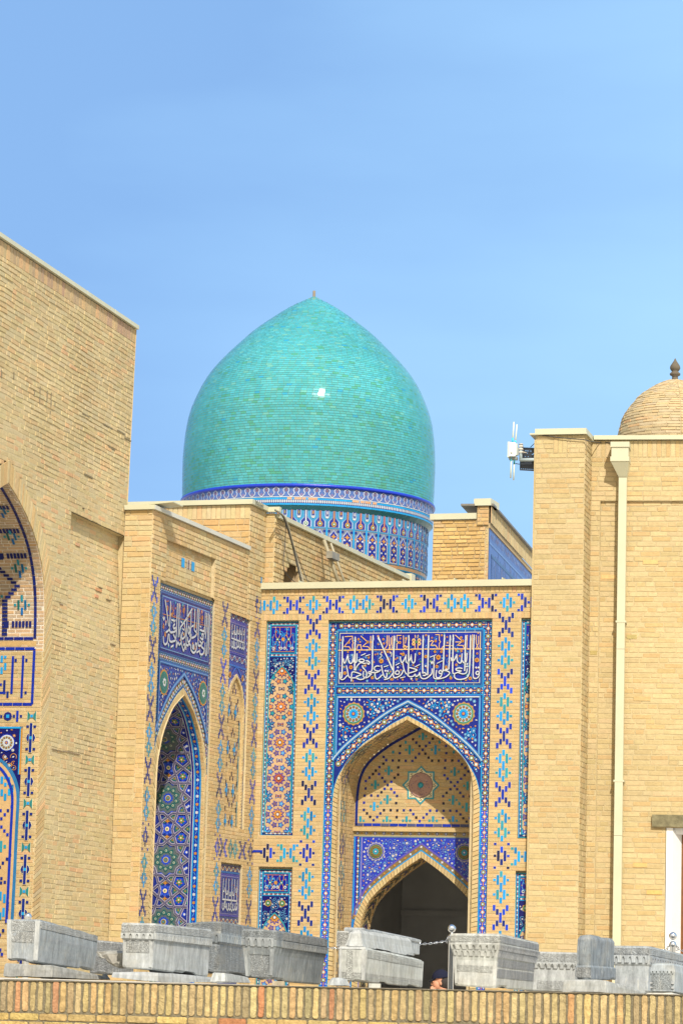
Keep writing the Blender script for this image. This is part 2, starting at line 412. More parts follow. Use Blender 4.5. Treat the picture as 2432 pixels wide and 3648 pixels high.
def garden(o, inside, box, n, cols, seed=1, size=.03, layer=2, gap=.045, vine=LBL):
    """tendrils, blossoms and buds scattered through a field"""
    rnd = random.Random(seed); pts = []; tries = 0
    while len(pts) < n and tries < n * 60:
        tries += 1; p = (rnd.uniform(box[0], box[1]), rnd.uniform(box[2], box[3]))
        if not inside(*p): continue
        if any((p[0] - q[0]) ** 2 + (p[1] - q[1]) ** 2 < gap * gap for q in pts): continue
        pts.append(p)
    for i, p in enumerate(pts):
        a0 = rnd.uniform(0, 6.28); R_ = size * rnd.uniform(.8, 1.3); sg = rnd.choice((-1, 1))
        arc = [(p[0] + R_ * math.cos(a0 + sg * t), p[1] + R_ * math.sin(a0 + sg * t)) for t in np.linspace(0, 4.0, 8)]
        if all(inside(*q) for q in arc): o.line(arc, size * .22, vine, layer)
    for i, p in enumerate(pts):
        c = cols[i % len(cols)]; s_ = size * rnd.uniform(.45, .75)
        if i % 3 == 0: o.p(star(6, s_, s_ * .6, p, rnd.random()), c, layer + 1); o.p(disc(s_ * .25, p, 5), AMB if c == WHT else WHT, layer + 2)
        elif i % 3 == 1: o.p(disc(s_ * .55, p, 6), c, layer + 1)
        else:
            a = rnd.uniform(0, 6.28); o.p([(p[0] + s_ * math.cos(a), p[1] + s_ * math.sin(a)), (p[0] + .4 * s_ * math.cos(a + 1.6), p[1] + .4 * s_ * math.sin(a + 1.6)), (p[0] - .7 * s_ * math.cos(a), p[1] - .7 * s_ * math.sin(a)), (p[0] + .4 * s_ * math.cos(a - 1.6), p[1] + .4 * s_ * math.sin(a - 1.6))], c, layer + 1)

# ================================================================== ground
def plane_obj(name, pts, mat):
    b = MB(); b.poly(pts); o = b.build(name, mat); tag(o, kind='structure'); return o
plane_obj('ground', [(-900, -60, 0), (900, -60, 0), (900, 1500, 0), (-900, 1500, 0)], GROUNDM)
cb = MB(); FL = .95
cb.box(lambda a, z, d: Vector((a, d, z)), -30, 30, .004, FL, 27.6, 75, (.4, .33, .25)); o = cb.build('courtyard', GROUNDM); tag(o, kind='structure')

# ================================================================== main gateway (M)
CORNER = at(932, 2100, 40.5)
M = Pl(CORNER, -18); S = Pl(CORNER, 72); L = PlS(at(440, 1932, 36.70), 75, 36.70 / 37)
MC = 2.115
gate = thing('tiled_gateway', 'frontal brick gateway with a blue calligraphy panel over its shadowed pointed arch', 'gateway', None)
A_out = Arch(MC, [(1.02, FL), (1.02, 3.7), (1.02, 4.05), (.985, 4.25), (.92, 4.40), (.80, 4.57), (.62, 4.77), (.365, 4.94), (.22, 5.04), (0, 5.152)])
A_in = Arch(MC, [(.94, FL), (.94, 3.75), (.935, 4.12), (.895, 4.40), (.765, 4.62), (.48, 4.84), (.21, 4.985), (0, 5.099)])
A_md = Arch(MC, [(1.045, FL), (1.045, 4.5), (1.03, 4.57), (.85, 4.765), (.56, 5.0), (.28, 5.20), (0, 5.346)])
panelsM = [(.09, .555, 3.53, 6.44), (.09, .56, FL, 3.09), (.97, 3.265, FL, 6.435), (3.665, 4.3, 3.545, 6.435), (3.645, 4.3, FL, 3.095)]
def maskM(a, z):
    return not any(p[0] < a < p[1] and p[2] < z < p[3] for p in panelsM)
wb = MB()
lay(wb, M, 0, 4.25, FL, 6.45, maskM, pitch=.047, L=.25, joint=.006, relief=.004, pal=TAN, seed=3, jit=.0012, depthj=.0012)
soldier(wb, M, 0, 4.25, 6.45, 6.535, w=.045, relief=.005, red=.18)
lay(wb, M, 0, 4.25, 6.535, 6.79, None, pitch=.047, L=.25, joint=.006, relief=.004, seed=4, jit=.0012, depthj=.0012)
soldier(wb, M, 0, 4.25, 6.79, 6.875, w=.06, relief=.008, red=.22)
def reveals(mb, fr, p, d, col=MORT_T):
    a, b, z0, z1 = p
    mb.poly([fr(a, z1, 0), fr(b, z1, 0), fr(b, z1, d), fr(a, z1, d)], col, 1)
    mb.poly([fr(a, z0, 0), fr(a, z1, 0), fr(a, z1, d), fr(a, z0, d)], col, 1)
    mb.poly([fr(b, z0, 0), fr(b, z1, 0), fr(b, z1, d), fr(b, z0, d)], col, 1)
    mb.poly([fr(a, z0, 0), fr(b, z0, 0), fr(b, z0, d), fr(a, z0, d)], col, 1)
PD = -.04
for p in panelsM:
    reveals(wb, M, p, PD)
    if p[0] != .97: wb.poly([M(p[0] - .06, p[2] - .06, PD - .004), M(p[1] + .06, p[2] - .06, PD - .004), M(p[1] + .06, p[3] + .06, PD - .004), M(p[0] - .06, p[3] + .06, PD - .004)], MORT_T, 1)
for q in ((.90, 1.2, FL, 6.50), (3.0, 3.33, FL, 6.5), (.97, 3.265, 5.4, 6.5)): wb.poly([M(q[0], q[2], PD - .004), M(q[1], q[2], PD - .004), M(q[1], q[3], PD - .004), M(q[0], q[3], PD - .004)], MORT_T, 1)
# arch ring, jambs, tympanum (brick)
ring(wb, M.off(PD), A_in.full(), A_out.full(), 150, LIGHT, .014)
for sd_ in (-1, 1):
    J = A_in.jamb(M, sd_)
    lay(wb, J, .0, .75, FL, A_in.L[-1], None, pitch=.047, L=.25, joint=.006, relief=.004, pal=TAN, seed=9 + sd_)
TB = M.off(-.75)
lay(wb, TB, 1.1, 3.1, 3.70, 5.1, lambda a, z: A_in.inside(a, z), pitch=.047, L=.22, joint=.006, relief=.004, pal=TAN, seed=12)
wb.box(M, 1.16, 3.07, 3.645, 3.70, -.74, -.70, TAN[0])
D_in = Arch(2.14, [(.85, FL), (.85, 2.15), (.83, 2.4), (.77, 2.6), (.68, 2.75), (.48, 2.95), (.24, 3.14), (0, 3.30)])
D_out = Arch(2.14, [(.935, FL), (.935, 2.15), (.92, 2.4), (.86, 2.6), (.74, 2.81), (.51, 3.025), (.25, 3.215), (0, 3.385)])
ring(wb, M.off(-.745), D_in.full(), D_out.full(), 110, LIGHT, .014)
for sd_ in (-1, 1):
    J2 = D_in.jamb(M.off(-.745), sd_)
    lay(wb, J2, 0, .45, FL, D_in.L[-1], None, pitch=.05, L=.12, joint=.006, relief=.003, pal=TAN, seed=20 + sd_)
wall = wb.build('wall', [BRICK, MORTAR], gate)
# dark room behind the door
rb = MB()
R0, R1, RZ = .55, 3.75, 4.4
b0, b1 = -1.195, -5.2
for (a0, a1) in ((R0, 2.14 - .855), (2.14 + .855, R1)): rb.poly([M(a0, FL, b0), M(a1, FL, b0), M(a1, 2.2, b0), M(a0, 2.2, b0)])
zl = list(np.linspace(2.2, 3.3, 14))
for za, zb in zip(zl, zl[1:]):
    for sg in (-1, 1):
        e = R0 if sg < 0 else R1
        rb.poly([M(e, za, b0), M(2.14 + sg * max(0, D_in.hw(za)), za, b0), M(2.14 + sg * max(0, D_in.hw(zb)), zb, b0), M(e, zb, b0)])
rb.poly([M(R0, 3.3, b0), M(R1, 3.3, b0), M(R1, RZ, b0), M(R0, RZ, b0)])
RF = M.off(b1)
nich = Arch(2.75, [(.75, FL), (.75, 2.2), (.70, 2.5), (.55, 2.85), (.3, 3.1), (0, 3.3)])
nz_ = list(np.linspace(FL, 3.3, 24))
for za, zb in zip(nz_, nz_[1:]):
    for sg in (-1, 1):
        e = R0 if sg < 0 else R1
        rb.poly([RF(e, za, 0), RF(2.75 + sg * max(0, nich.hw(za)), za, 0), RF(2.75 + sg * max(0, nich.hw(zb)), zb, 0), RF(e, zb, 0)])
rb.poly([RF(R0, 3.3, 0), RF(R1, 3.3, 0), RF(R1, RZ, 0), RF(R0, RZ, 0)])
for sg in (-1, 1):
    Jn = nich.jamb(RF, sg); la = list(np.linspace(FL, nich.L[-1], 20))
    for x, y in zip(la, la[1:]): rb.poly([Jn(0, x), Jn(.35, x), Jn(.35, y), Jn(0, y)])
rb.poly([RF(1.9, FL, -.35), RF(3.6, FL, -.35), RF(3.6, 3.4, -.35), RF(1.9, 3.4, -.35)])
rb.box(RF, R0, 1.95, 2.62, 2.70, .0, .05); rb.box(RF, 1.75, 1.85, FL, 3.6, .0, .06)
for e in (R0, R1): rb.poly([M(e, FL, b0), M(e, FL, b1), M(e, RZ, b1), M(e, RZ, b0)])
rb.poly([M(R0, RZ, b0), M(R1, RZ, b0), M(R1, RZ, b1), M(R0, RZ, b1)])
rb.build('vestibule', PLASTER, gate)
# roof & coping
rf = MB(); rf.box(M, 0.02, 4.25, 6.70, 6.872, -9, -.06, (.42, .36, .26)); rf.build('roof', MORTAR, gate)
cp = MB()
cp.box(M, -.03, 3.835, 6.88, 6.965, -.25, .06)
for x in (.55, 1.28, 2.02, 2.74, 3.4): cp.box(M, x, x + .012, 6.966, 6.99, -.2, .063)
cp.build('coping', COPE, gate)

# ---- inlaid glazed bricks on the wall
o = Orn(M, .004)
column(o, .766); column(o, 3.457)
for x, t in ((.187, 'd'), (.007, 'd2'), (.472, 'x'), (.755, 'd'), (1.038, 'x'), (1.328, 'd'), (1.508, 'd'), (1.80, 'x'), (2.105, 'd'), (2.41, 'x'), (2.70, 'd'), (2.88, 'd'), (3.175, 'x'), (3.47, 'd'), (3.76, 'x')):
    if t == 'x': motif_XH(o, x, 6.66)
    elif t == 'd': motif_D(o, x, 6.66)
    else: m_brick(o, .049, 6.66, .137, LTS)
motif_D(o, .207, 3.30, DARKS); motif_XH(o, .49, 3.30, LTS); motif_XH(o, 3.735, 3.30, LTS); motif_D(o, 4.0, 3.30, DARKS)
o.r(-.0, .135, 3.305, 3.335, COB, 3)
o.build('inlaid_brickwork', gate)

# ---- central frame
fo = Orn(M, PD)
FL_, FR, FT = .97, 3.265, 6.435
# grounds
zs = list(np.linspace(FL, A_out.top, 50))
for za, zb in zip(zs, zs[1:]):
    for sg, e in ((-1, FL_), (1, FR)):
        fo.p([(e, za), (MC + sg * max(0, A_out.hw(za)), za), (MC + sg * max(0, A_out.hw(zb)), zb), (e, zb)], ROY if za < 3.95 else NAVY, 1, .02)
fo.p(rect(FL_, FR, A_out.top, FT), NAVY, 1, 0)
bw = .125
for (a, b) in ((FL_, FL_ + .014), (FL_ + bw - .014, FL_ + bw), (FR - .014, FR), (FR - bw, FR - bw + .014)): 
    zt = FT if a in (FL_, FR - .014) else FT - bw
    z_ = FL
    while z_ < zt: fo.r(a, b, z_ + .002, min(zt, z_ + .3), random.choice([AZ, AZ, TQ]), 2, .12); z_ += .3
fo.r(FL_, FR, FT - .014, FT, TQ, 2); fo.r(FL_ + bw, FR - bw, FT - bw, FT - bw + .014, AZ, 2)
beads(fo, [(FL_ + bw / 2, FL), (FL_ + bw / 2, FT - bw / 2)], bw - .03, .105)
beads(fo, [(FR - bw / 2, FL), (FR - bw / 2, FT - bw / 2)], bw - .03, .105)
beads(fo, [(FL_ + bw, FT - bw / 2), (FR - bw, FT - bw / 2)], bw - .03, .105)
# middle band
fo.r(FL_ + bw, FR - bw, 5.542, 5.553, AZ, 2); fo.r(FL_ + bw, FR - bw, 5.431, 5.441, AZ, 2)
beads(fo, [(FL_ + bw, 5.492), (FR - bw, 5.492)], .095, .105)
# band round the arch
mid = [((a[0] + b[0]) / 2, (a[1] + b[1]) / 2) for a, b in zip(resample(A_md.full(), 121), resample(A_out.full(), 121))]
mid = [p for p in mid if p[1] > 4.42]
beads(fo, mid, .11, .105)
fo.line([p for p in A_out.full() if p[1] > 1], .016, AZ, 3)
fo.build('border', gate)
# spandrels
so_ = Orn(M, PD + .006)
sp = [(x, z) for x, z in A_md.full() if z > 4.55]
so_.p([(1.12, 5.43)] + [(max(1.12, min(3.11, x)), z) for x, z in sp] + [(3.11, 5.43)], K(27, 46, 155), 1, 0)
def in_sp(a, z):
    return 1.165 < a < 3.065 and z < 5.375 and (z > A_md.top + .05 or abs(a - MC) > A_md.hw(z - .055) + .0) and all((a - c) ** 2 + (z - 5.18) ** 2 > .19 ** 2 for c in (1.357, 2.89))
garden(so_, in_sp, (1.15, 3.08, 4.6, 5.38), 300, [WHT, AMB, WHT, LBL, WHT, AMB], 5, .037, 2, .043, AZ)
for c in (1.357, 2.89): rosette(so_, (c, 5.18), .155, 3, (K(205, 160, 90), K(70, 160, 130), K(190, 208, 220), AZ, AMB))
for w, c, l in ((.052, K(50, 120, 215), 4), (.030, LBL, 5), (.010, WHT, 6)): so_.line(sp, w, c, l)
for x in (1.12, 3.11):
    so_.r(x - .02, x + .02, 4.56, 5.43, K(40, 95, 200), 4); so_.r(x - .008, x + .010, 4.6, 5.42, LBL, 5)
so_.r(1.10, 3.13, 5.395, 5.431, K(50, 110, 210), 4); so_.r(1.12, 3.11, 5.398, 5.412, WHT, 5)
so_.build('spandrel_panel', gate)

# ---- calligraphy panel (traced strokes, reading right to left as on the wall)
ins = Orn(M, PD + .006)
a0, a1, z0, z1 = 1.098, 3.137, 5.556, 6.308
ins.r(a0, a1, z0, z1, K(60, 130, 200), 1); 
for (w0, c) in ((.014, NAVY), (.024, K(55, 125, 205)), (.034, CREAM), (.042, None)):
    if c: ins.r(a0 + w0, a1 - w0, z0 + w0, z1 - w0, c, 2 + int(w0 * 100) // 1 - 1 if False else {.014: 2, .024: 3, .034: 4}[w0])
for i in range(16): ins.r(a0 + i * .128, a0 + i * .128 + .004, z1 - .03, z1 - .004, CREAM, 5); ins.r(a0 + i * .128, a0 + i * .128 + .004, z0 + .004, z0 + .03, CREAM, 5)
ai0, ai1, zi0, zi1 = a0 + .042, a1 - .042, z0 + .042, z1 - .042
rnd = random.Random(3)
for i in range(12):
    x = ai0 + (ai1 - ai0) * i / 12
    ins.r(x, ai0 + (ai1 - ai0) * (i + 1) / 12, zi0, zi1, mixc(K(30, 34, 165), K(40, 60, 185), rnd.random()), 5)
Z1 = ZM(M, (1190, 2240), 5.6, PD); Z2 = ZM(M, (1450, 2240), 5.6, PD)
def in_ins(a, z): return ai0 + .01 < a < ai1 - .01 and zi0 + .01 < z < zi1 - .01
def in_ins2(a, z): return in_ins(a, z) and z < 6.06
garden(ins, in_ins2, (ai0, ai1, zi0, 6.06), 70, [AMB, LBL, TQ, AMB, GRN], 11, .04, 6, .085, K(70, 140, 215))
garden(ins, in_ins, (ai0, ai1, 6.06, zi1), 26, [AMB, LBL, TQ], 12, .03, 6, .08, K(70, 140, 215))
OR_ = K(245, 200, 125, .66)
def oline(Z, pts, w=15): ins.line([Z(*p) for p in pts], w / 5.6 / 264, OR_, 8)
ins.line([Z1(95, 437), Z1(1568, 415)], .012, OR_, 8); ins.line([Z2(100, 411), Z2(1490, 408)], .012, OR_, 8)
for pts in ([(220, 165), (375, 155), (380, 260), (395, 290), (375, 320), (380, 430)], [(345, 200), (210, 365), (310, 365), (350, 430)], [(450, 425), (485, 330), (535, 330), (560, 425)], [(470, 325), (550, 325)], [(540, 150), (680, 270), (580, 355), (690, 365), (730, 425)], [(738, 150), (738, 430)],
            [(1065, 140), (1065, 340), (1015, 415)], [(1100, 140), (1100, 320), (1135, 410)], [(1140, 180), (1140, 310), (1100, 410)], [(1175, 150), (1165, 410)], [(1350, 140), (1260, 140), (1260, 250), (1290, 280), (1260, 310), (1260, 415)], [(1390, 140), (1395, 340), (1440, 340)], [(1380, 360), (1470, 360), (1420, 410), (1380, 360)], [(1450, 170), (1430, 300)]): oline(Z1, pts)
for pts in ([(165, 130), (175, 190)], [(230, 130), (215, 190)], [(165, 320), (165, 405)], [(222, 320), (222, 405)], [(570, 125), (650, 125), (650, 235), (675, 265), (650, 300), (645, 405)], [(455, 265), (500, 240), (530, 260), (480, 335), (575, 335), (620, 405)], [(690, 405), (740, 340), (920, 345), (960, 405)], [(965, 130), (1110, 255), (1010, 335), (1120, 340), (1150, 400)], [(970, 270), (1090, 270)], [(1208, 130), (1195, 400)], [(1312, 120), (1300, 395)], [(1385, 130), (1385, 300), (1430, 400)], [(1430, 150), (1430, 300), (1380, 400)], [(1468, 150), (1460, 405)]): oline(Z2, pts)
def odisc(Z, x, y, r, c=None, c2=None, n=8):
    p = Z(x, y); rr = r / 5.6 / 264; ins.p(star(n, rr, rr * .8, p), c or AMB, 8); ins.p(disc(rr * .35, p, 6), c2 or K(150, 80, 30), 9)
for x, y, r in ((345, 775, 45), (950, 650, 52), (225, 890, 38), (770, 985, 34), (1385, 515, 36), (540, 835, 27), (1075, 465, 28), (305, 280, 28), (680, 270, 30), (1320, 280, 32), (130, 230, 26), (495, 215, 28), (990, 215, 26), (1000, 300, 24), (285, 470, 20), (520, 470, 20), (875, 510, 20), (1270, 590, 22), (700, 580, 24), (1135, 860, 20), (1170, 1015, 28), (1375, 1020, 22), (1330, 200, 22), (1340, 830, 20), (120, 745, 18), (215, 770, 18), (890, 315, 20)): odisc(Z1, x, y, r)
for x, y, r in ((630, 575, 55), (1400, 630, 50), (1265, 995, 38), (600, 760, 36), (880, 990, 32), (255, 500, 28), (380, 560, 36), (785, 765, 28), (565, 465, 28), (575, 250, 30), (1115, 250, 32), (1085, 180, 28), (990, 725, 28), (800, 545, 20), (700, 135, 24), (385, 135, 24), (505, 185, 20), (985, 440, 22), (1090, 450, 26), (1060, 550, 24), (1405, 500, 24), (1180, 1025, 26), (195, 1015, 24), (130, 735, 20), (690, 465, 26), (805, 170, 20)): odisc(Z2, x, y, r)
for x, y in ((140, 235), (250, 235), (138, 305), (250, 303)): odisc(Z2, x, y, 40, OR_, BLK)
p = Z2(195, 268); ins.p(disc(.018, p, 6), GRN, 9)
def wl(Z, pts, w=26, layer=10, tap=False, k=5):
    P = [Z(*p) for p in pts]
    if len(P) > 2: P = smooth(P, k)
    ins.line([(p[0] + .0035, p[1] - .0045) for p in P], w / 5.6 / 264 * 1.2, K(18, 20, 85), layer - 1, taper=tap); ins.line(P, w / 5.6 / 264 * .88, WHT, layer, taper=tap, j=.02)  # dark offset copy under the stroke: a drop shadow put into the tile colour
def alif(Z, pts, w=30, flag=True):
    wl(Z, pts, w)
    x, y = pts[0]
    if flag: ins.p([Z(x - 14, y + 40), Z(x - 4, y - 18), Z(x + 8, y + 10), Z(x + 24, y + 110), Z(x + 10, y + 70)], WHT, 11)
for pts in ([(190, 160), (180, 300), (174, 600), (170, 900), (160, 990)], [(435, 170), (427, 400), (422, 700), (418, 835)], [(790, 140), (780, 300), (775, 600), (772, 800), (745, 870)], [(895, 170), (1000, 420), (1100, 640), (1180, 830)], [(1215, 150), (1202, 400), (1196, 700), (1192, 930)]): alif(Z1, pts)
for pts in ([(140, 870), (128, 940), (140, 1005), (185, 1022), (235, 985), (278, 935)], [(258, 740), (280, 850), (300, 950), (345, 988), (410, 985), (470, 985)], [(356, 1060), (362, 900), (395, 868), (460, 880), (548, 918), (500, 945), (445, 965)], [(440, 985), (520, 1018), (600, 1005), (655, 950), (660, 890), (630, 830), (585, 780), (575, 740)], [(600, 850), (592, 940), (620, 985), (690, 970), (760, 905)], [(690, 880), (720, 862), (748, 890), (715, 908), (690, 885)], [(745, 885), (790, 880), (840, 880)], [(440, 840), (455, 780), (485, 735), (525, 690)],
            [(200, 600), (205, 670), (225, 692), (250, 640), (290, 515)], [(290, 515), (298, 640), (330, 697), (370, 680), (390, 600), (395, 520)], [(395, 520), (400, 650), (430, 690), (460, 650), (467, 500)], [(495, 640), (545, 612), (600, 622), (612, 650), (560, 668), (500, 650)], [(520, 690), (570, 685), (610, 700), (650, 690)], [(645, 645), (690, 652), (718, 680), (700, 715), (665, 680)], [(925, 755), (860, 750), (812, 790), (830, 835), (900, 850), (945, 825)], [(840, 885), (880, 870), (925, 850)], [(825, 880), (830, 960), (860, 1010), (910, 985), (972, 925)], [(955, 735), (975, 850), (1010, 960), (1050, 980), (1065, 930), (1060, 885)], [(1008, 1020), (1080, 1005), (1130, 970), (1175, 900)], [(1192, 900), (1195, 960), (1220, 985), (1280, 970), (1350, 920), (1395, 830)], [(1285, 830), (1235, 870), (1238, 908), (1290, 915), (1312, 870), (1275, 835)], [(1330, 560), (1340, 640), (1370, 682), (1415, 610), (1450, 520)], [(1450, 520), (1442, 640), (1470, 692), (1500, 680)], [(1380, 690), (1400, 800), (1440, 895), (1500, 920)]): wl(Z1, pts, 25, 10)
for pts in ([(550, 540), (640, 500)], [(635, 555), (730, 520)], [(1000, 770), (1095, 740)], [(1235, 735), (1320, 690)], [(1325, 990), (1430, 965)]): wl(Z1, pts, 18)
for pts in ([(955, 480), (935, 515), (962, 535), (945, 570), (910, 605)], [(1120, 495), (1155, 490), (1150, 565)]): wl(Z1, pts, 17)
for x, y in ((1035, 845), (1080, 850), (1283, 775)): ins.p(star(4, .017, .011, Z1(x, y)), WHT, 10)
for pts in ([(45, 140), (42, 400), (38, 700), (32, 900)], [(330, 140), (325, 400), (320, 700), (322, 900)], [(440, 140), (430, 500), (422, 860), (412, 935)], [(755, 130), (745, 400), (735, 700), (725, 860)], [(870, 140), (860, 400), (848, 700), (838, 815)], [(930, 130), (925, 400), (918, 700), (918, 870)], [(1180, 140), (1170, 400), (1163, 700), (1155, 850)], [(1275, 140), (1266, 500), (1255, 800)], [(1345, 130), (1334, 400), (1326, 800)]): alif(Z2, pts)
for pts in ([(92, 520), (100, 630), (130, 692), (165, 650), (176, 500)], [(0, 690), (40, 670), (75, 600), (95, 520)], [(20, 775), (100, 790), (205, 830), (130, 868), (40, 895), (10, 925)], [(15, 930), (60, 962), (130, 955), (170, 915), (188, 960), (240, 930), (262, 880), (278, 965), (320, 1002), (380, 1000), (440, 965), (500, 900), (508, 800)], [(322, 900), (355, 880), (388, 910), (365, 940), (325, 935)], [(488, 665), (500, 705), (518, 660), (535, 702), (552, 650)], [(548, 540), (550, 660), (545, 760)], [(690, 830), (645, 860), (660, 900), (712, 885), (685, 832)], [(712, 880), (680, 960), (620, 988), (585, 950), (597, 830)], [(545, 760), (538, 900), (548, 990), (620, 1006), (720, 990), (800, 955), (858, 890), (810, 850), (748, 838), (835, 812)], [(918, 860), (925, 895), (960, 900), (1010, 880), (1085, 850), (1000, 835), (985, 805), (1050, 788), (1115, 800)], [(1030, 880), (1120, 908), (1190, 885), (1207, 800)], [(1255, 800), (1245, 900), (1200, 980), (1100, 1015), (1005, 1012), (955, 970), (955, 900)], [(885, 580), (905, 650), (940, 640), (975, 580), (1000, 515)], [(1000, 515), (1008, 640), (1055, 692), (1092, 660), (1105, 500)], [(1105, 640), (1140, 685), (1190, 655), (1202, 490)], [(1326, 800), (1325, 930), (1340, 990), (1390, 998), (1440, 950), (1446, 880), (1410, 856), (1380, 890), (1405, 922), (1440, 905)]): wl(Z2, pts, 25, 10)
for pts in ([(465, 575), (590, 525)], [(600, 700), (715, 645)], [(165, 770), (270, 715)]): wl(Z2, pts, 18)
for x, y in ((1205, 710), (1200, 760), (1385, 780), (1435, 780), (380, 750), (95, 1005)): ins.p(star(4, .017, .011, Z2(x, y)), WHT, 10)
ins.build('calligraphy_panel', gate)

# ---- star-mosaic panels
def star_panel(fr, parent, a0, a1, z0, z1, zh, zarch, d=PD, rosz=(), bright_above=99, name='star_mosaic_panel', green=False):
    """border of beads, a square header, then an arched field of ten-pointed stars"""
    o = Orn(fr, d); ac = (a0 + a1) / 2
    o.r(a0, a1, z0, z1, NAVY, 1)
    o.frame(a0, a1, z0, z1, .013, TQ, 2); 
    for x in (a0, a1 - .013):
        z_ = z0
        while z_ < z1: o.r(x, x + .013, z_, min(z1, z_ + .28), random.choice([AZ, AZ, TQ]), 3, .1); z_ += .28
    b = .047; o.frame(a0 + b - .012, a1 - b + .012, z0 + b - .012, z1 - b + .012, .010, AZ, 2)
    beadline(o, [(a0 + .026, z0 + .03), (a0 + .026, z1 - .03)], .024, .062, 3); beadline(o, [(a1 - .026, z0 + .03), (a1 - .026, z1 - .03)], .024, .062, 3)
    beadline(o, [(a0 + .05, z1 - .033), (a1 - .05, z1 - .033)], .03, .062, 3); beadline(o, [(a0 + .05, z0 + .033), (a1 - .05, z0 + .033)], .03, .062, 3)
    i0, i1 = a0 + b, a1 - b
    # header
    o.r(i0, i1, zh, z1 - b, TQ, 3); o.r(i0 + .012, i1 - .012, zh + .014, z1 - b - .012, K(30, 32, 170), 4)
    hh = z1 - b - zh; hm = zh + hh * .5
    for k in (-.08, .08):
        c = ac + k
        for x in (-.03, .03): o.line([(c + x, z1 - b - .03), (c + x, hm + .05), (c + x * .2, hm), (c + x, hm - .05), (c + x, zh + .04)], .009, AMB, 5)
        o.p(disc(.022, (c, hm), 8), GRN, 6); o.p(disc(.012, (c, hm), 6), WHT, 7)
        for x in (-.055, .055): o.p(disc(.021, (c + x, zh + .075), 8), WHT, 6); o.p(disc(.010, (c + x, zh + .075), 5), K(60, 60, 90), 7); o.line([(c + x, zh + .09), (c + x * 1.3, hm), (c + x, hm + .07)], .008, LBL, 5)
    o.p(disc(.026, (ac, hm), 8), AMB, 6); o.line([(i0 + .02, zh + .03), (i1 - .02, zh + .03)], .007, AMB, 5); o.line([(i0 + .02, z1 - b - .03), (i1 - .02, z1 - b - .03)], .007, AMB, 5); garden(o, lambda a, z: i0 + .02 < a < i1 - .02 and zh + .03 < z < z1 - b - .03, (i0, i1, zh, z1 - b), 16, [AZ, WHT, AMB], 31, .03, 5, .06, AZ)
    beadline(o, [(i0, zh - .02), (i1, zh - .02)], .03, .06, 3); 
    for zz in (zh - .042, zh - .004): o.r(i0, i1, zz, zz + .008, AZ, 3)
    # field
    f0, f1, zt = i0 + .004, i1 - .004, zh - .05
    o.r(f0, f1, z0 + b, zt, K(24, 28, 120), 2)
    ap = zarch; hw = (f1 - f0) / 2; spz = zarch - .30
    prof = [(hw, z0 + b), (hw, spz), (hw * .93, spz + .07), (hw * .72, spz + .155), (hw * .40, spz + .235), (0, ap)]
    Q = ccw([(ac - w, z) for w, z in prof] + [(ac + w, z) for w, z in prof[::-1][1:]])
    garden(o, lambda a, z: f0 + .012 < a < f1 - .012 and spz + .06 < z < zt - .01 and (z > ap + .01 or abs(a - ac) > np.interp(z, [p[1] for p in prof], [p[0] for p in prof]) + .012), (f0, f1, spz, zt), 40, [WHT, WHT, LBL], 3, .026, 4, .03, LBL)
    if green:
        for x in (-.1, .1): o.p(star(8, .05, .042, (ac + x, zt - .09)), AMB, 5); o.p(disc(.036, (ac + x, zt - .09)), GRN, 6); o.p(disc(.014, (ac + x, zt - .09), 6), WHT, 7)
    o.p(Q, PEACH, 4, 0); o.line(Q[:-1] if False else [(ac - w, z) for w, z in prof] + [(ac + w, z) for w, z in prof[::-1][1:]], .014, TQ, 9)
    o.clip = Q
    per = .49
    for i, zc in enumerate(rosz):
        warm = zc > bright_above
        A, B, Dk = (ORG, TQ, K(40, 58, 140)) if warm else (K(150, 120, 140), LBL, K(52, 62, 190))
        o.p(star(10, .100, .066, (ac, zc)), Dk, 5, .0); o.p(star(10, .082, .048, (ac, zc)), ORG if warm else (K(200, 110, 70) if i % 2 else AMB), 6); o.p(disc(.030, (ac, zc), 8), K(140, 50, 50), 7); o.p(disc(.020, (ac, zc), 8), WHT, 8)
        for k in range(10):
            t = k * math.pi / 5 + math.pi / 10; c = (ac + .150 * math.sin(t), zc + .150 * math.cos(t))
            o.p(star(5, .050, .027, c, t), Dk, 5, 0); o.p(star(5, .034, .017, c, t), A if k % 2 else B, 6, .15)
        for sx in (-1, 1):
            for zz in ((zc + per / 2), (zc - per / 2)):
                c = (ac + sx * hw * .96, zz)
                o.p(star(10, .100, .070, c), Dk, 5, 0)
                for k in range(10):
                    t = k * math.pi / 5; q = (c[0] + .060 * math.sin(t), c[1] + .060 * math.cos(t))
                    o.p([(c[0] + .086 * math.sin(t), c[1] + .086 * math.cos(t)), (q[0] + .011 * math.cos(t), q[1] - .011 * math.sin(t)), (c[0] + .03 * math.sin(t), c[1] + .03 * math.cos(t)), (q[0] - .011 * math.cos(t), q[1] + .011 * math.sin(t))], WHT if k % 2 else LBL, 6)
                o.p(star(10, .045, .03, c), AZ if not warm else TQ, 7); o.p(disc(.015, c, 6), ORG, 8)
        for zz in (zc + per / 2, zc - per / 2):
            for sx in (-1, 1): o.p([(ac, zz - .012), (ac, zz + .012), (ac + sx * .042, zz + .026), (ac + sx * .042, zz - .026)], Dk, 5, 0); o.p([(ac + sx * .008, zz - .008), (ac + sx * .008, zz + .008), (ac + sx * .034, zz + .016), (ac + sx * .034, zz - .016)], WHT if i % 2 else ORG, 6)
    return o.build(name, parent)
star_panel(M, gate, .09, .555, 3.53, 6.44, 6.0, 5.83, rosz=(5.765, 5.276, 4.79, 4.305, 3.82), bright_above=4.85)
star_panel(M, gate, 3.665, 4.13, 3.545, 6.435, 6.0, 5.83, rosz=(5.765, 5.276, 4.79, 4.305, 3.82), bright_above=4.85)
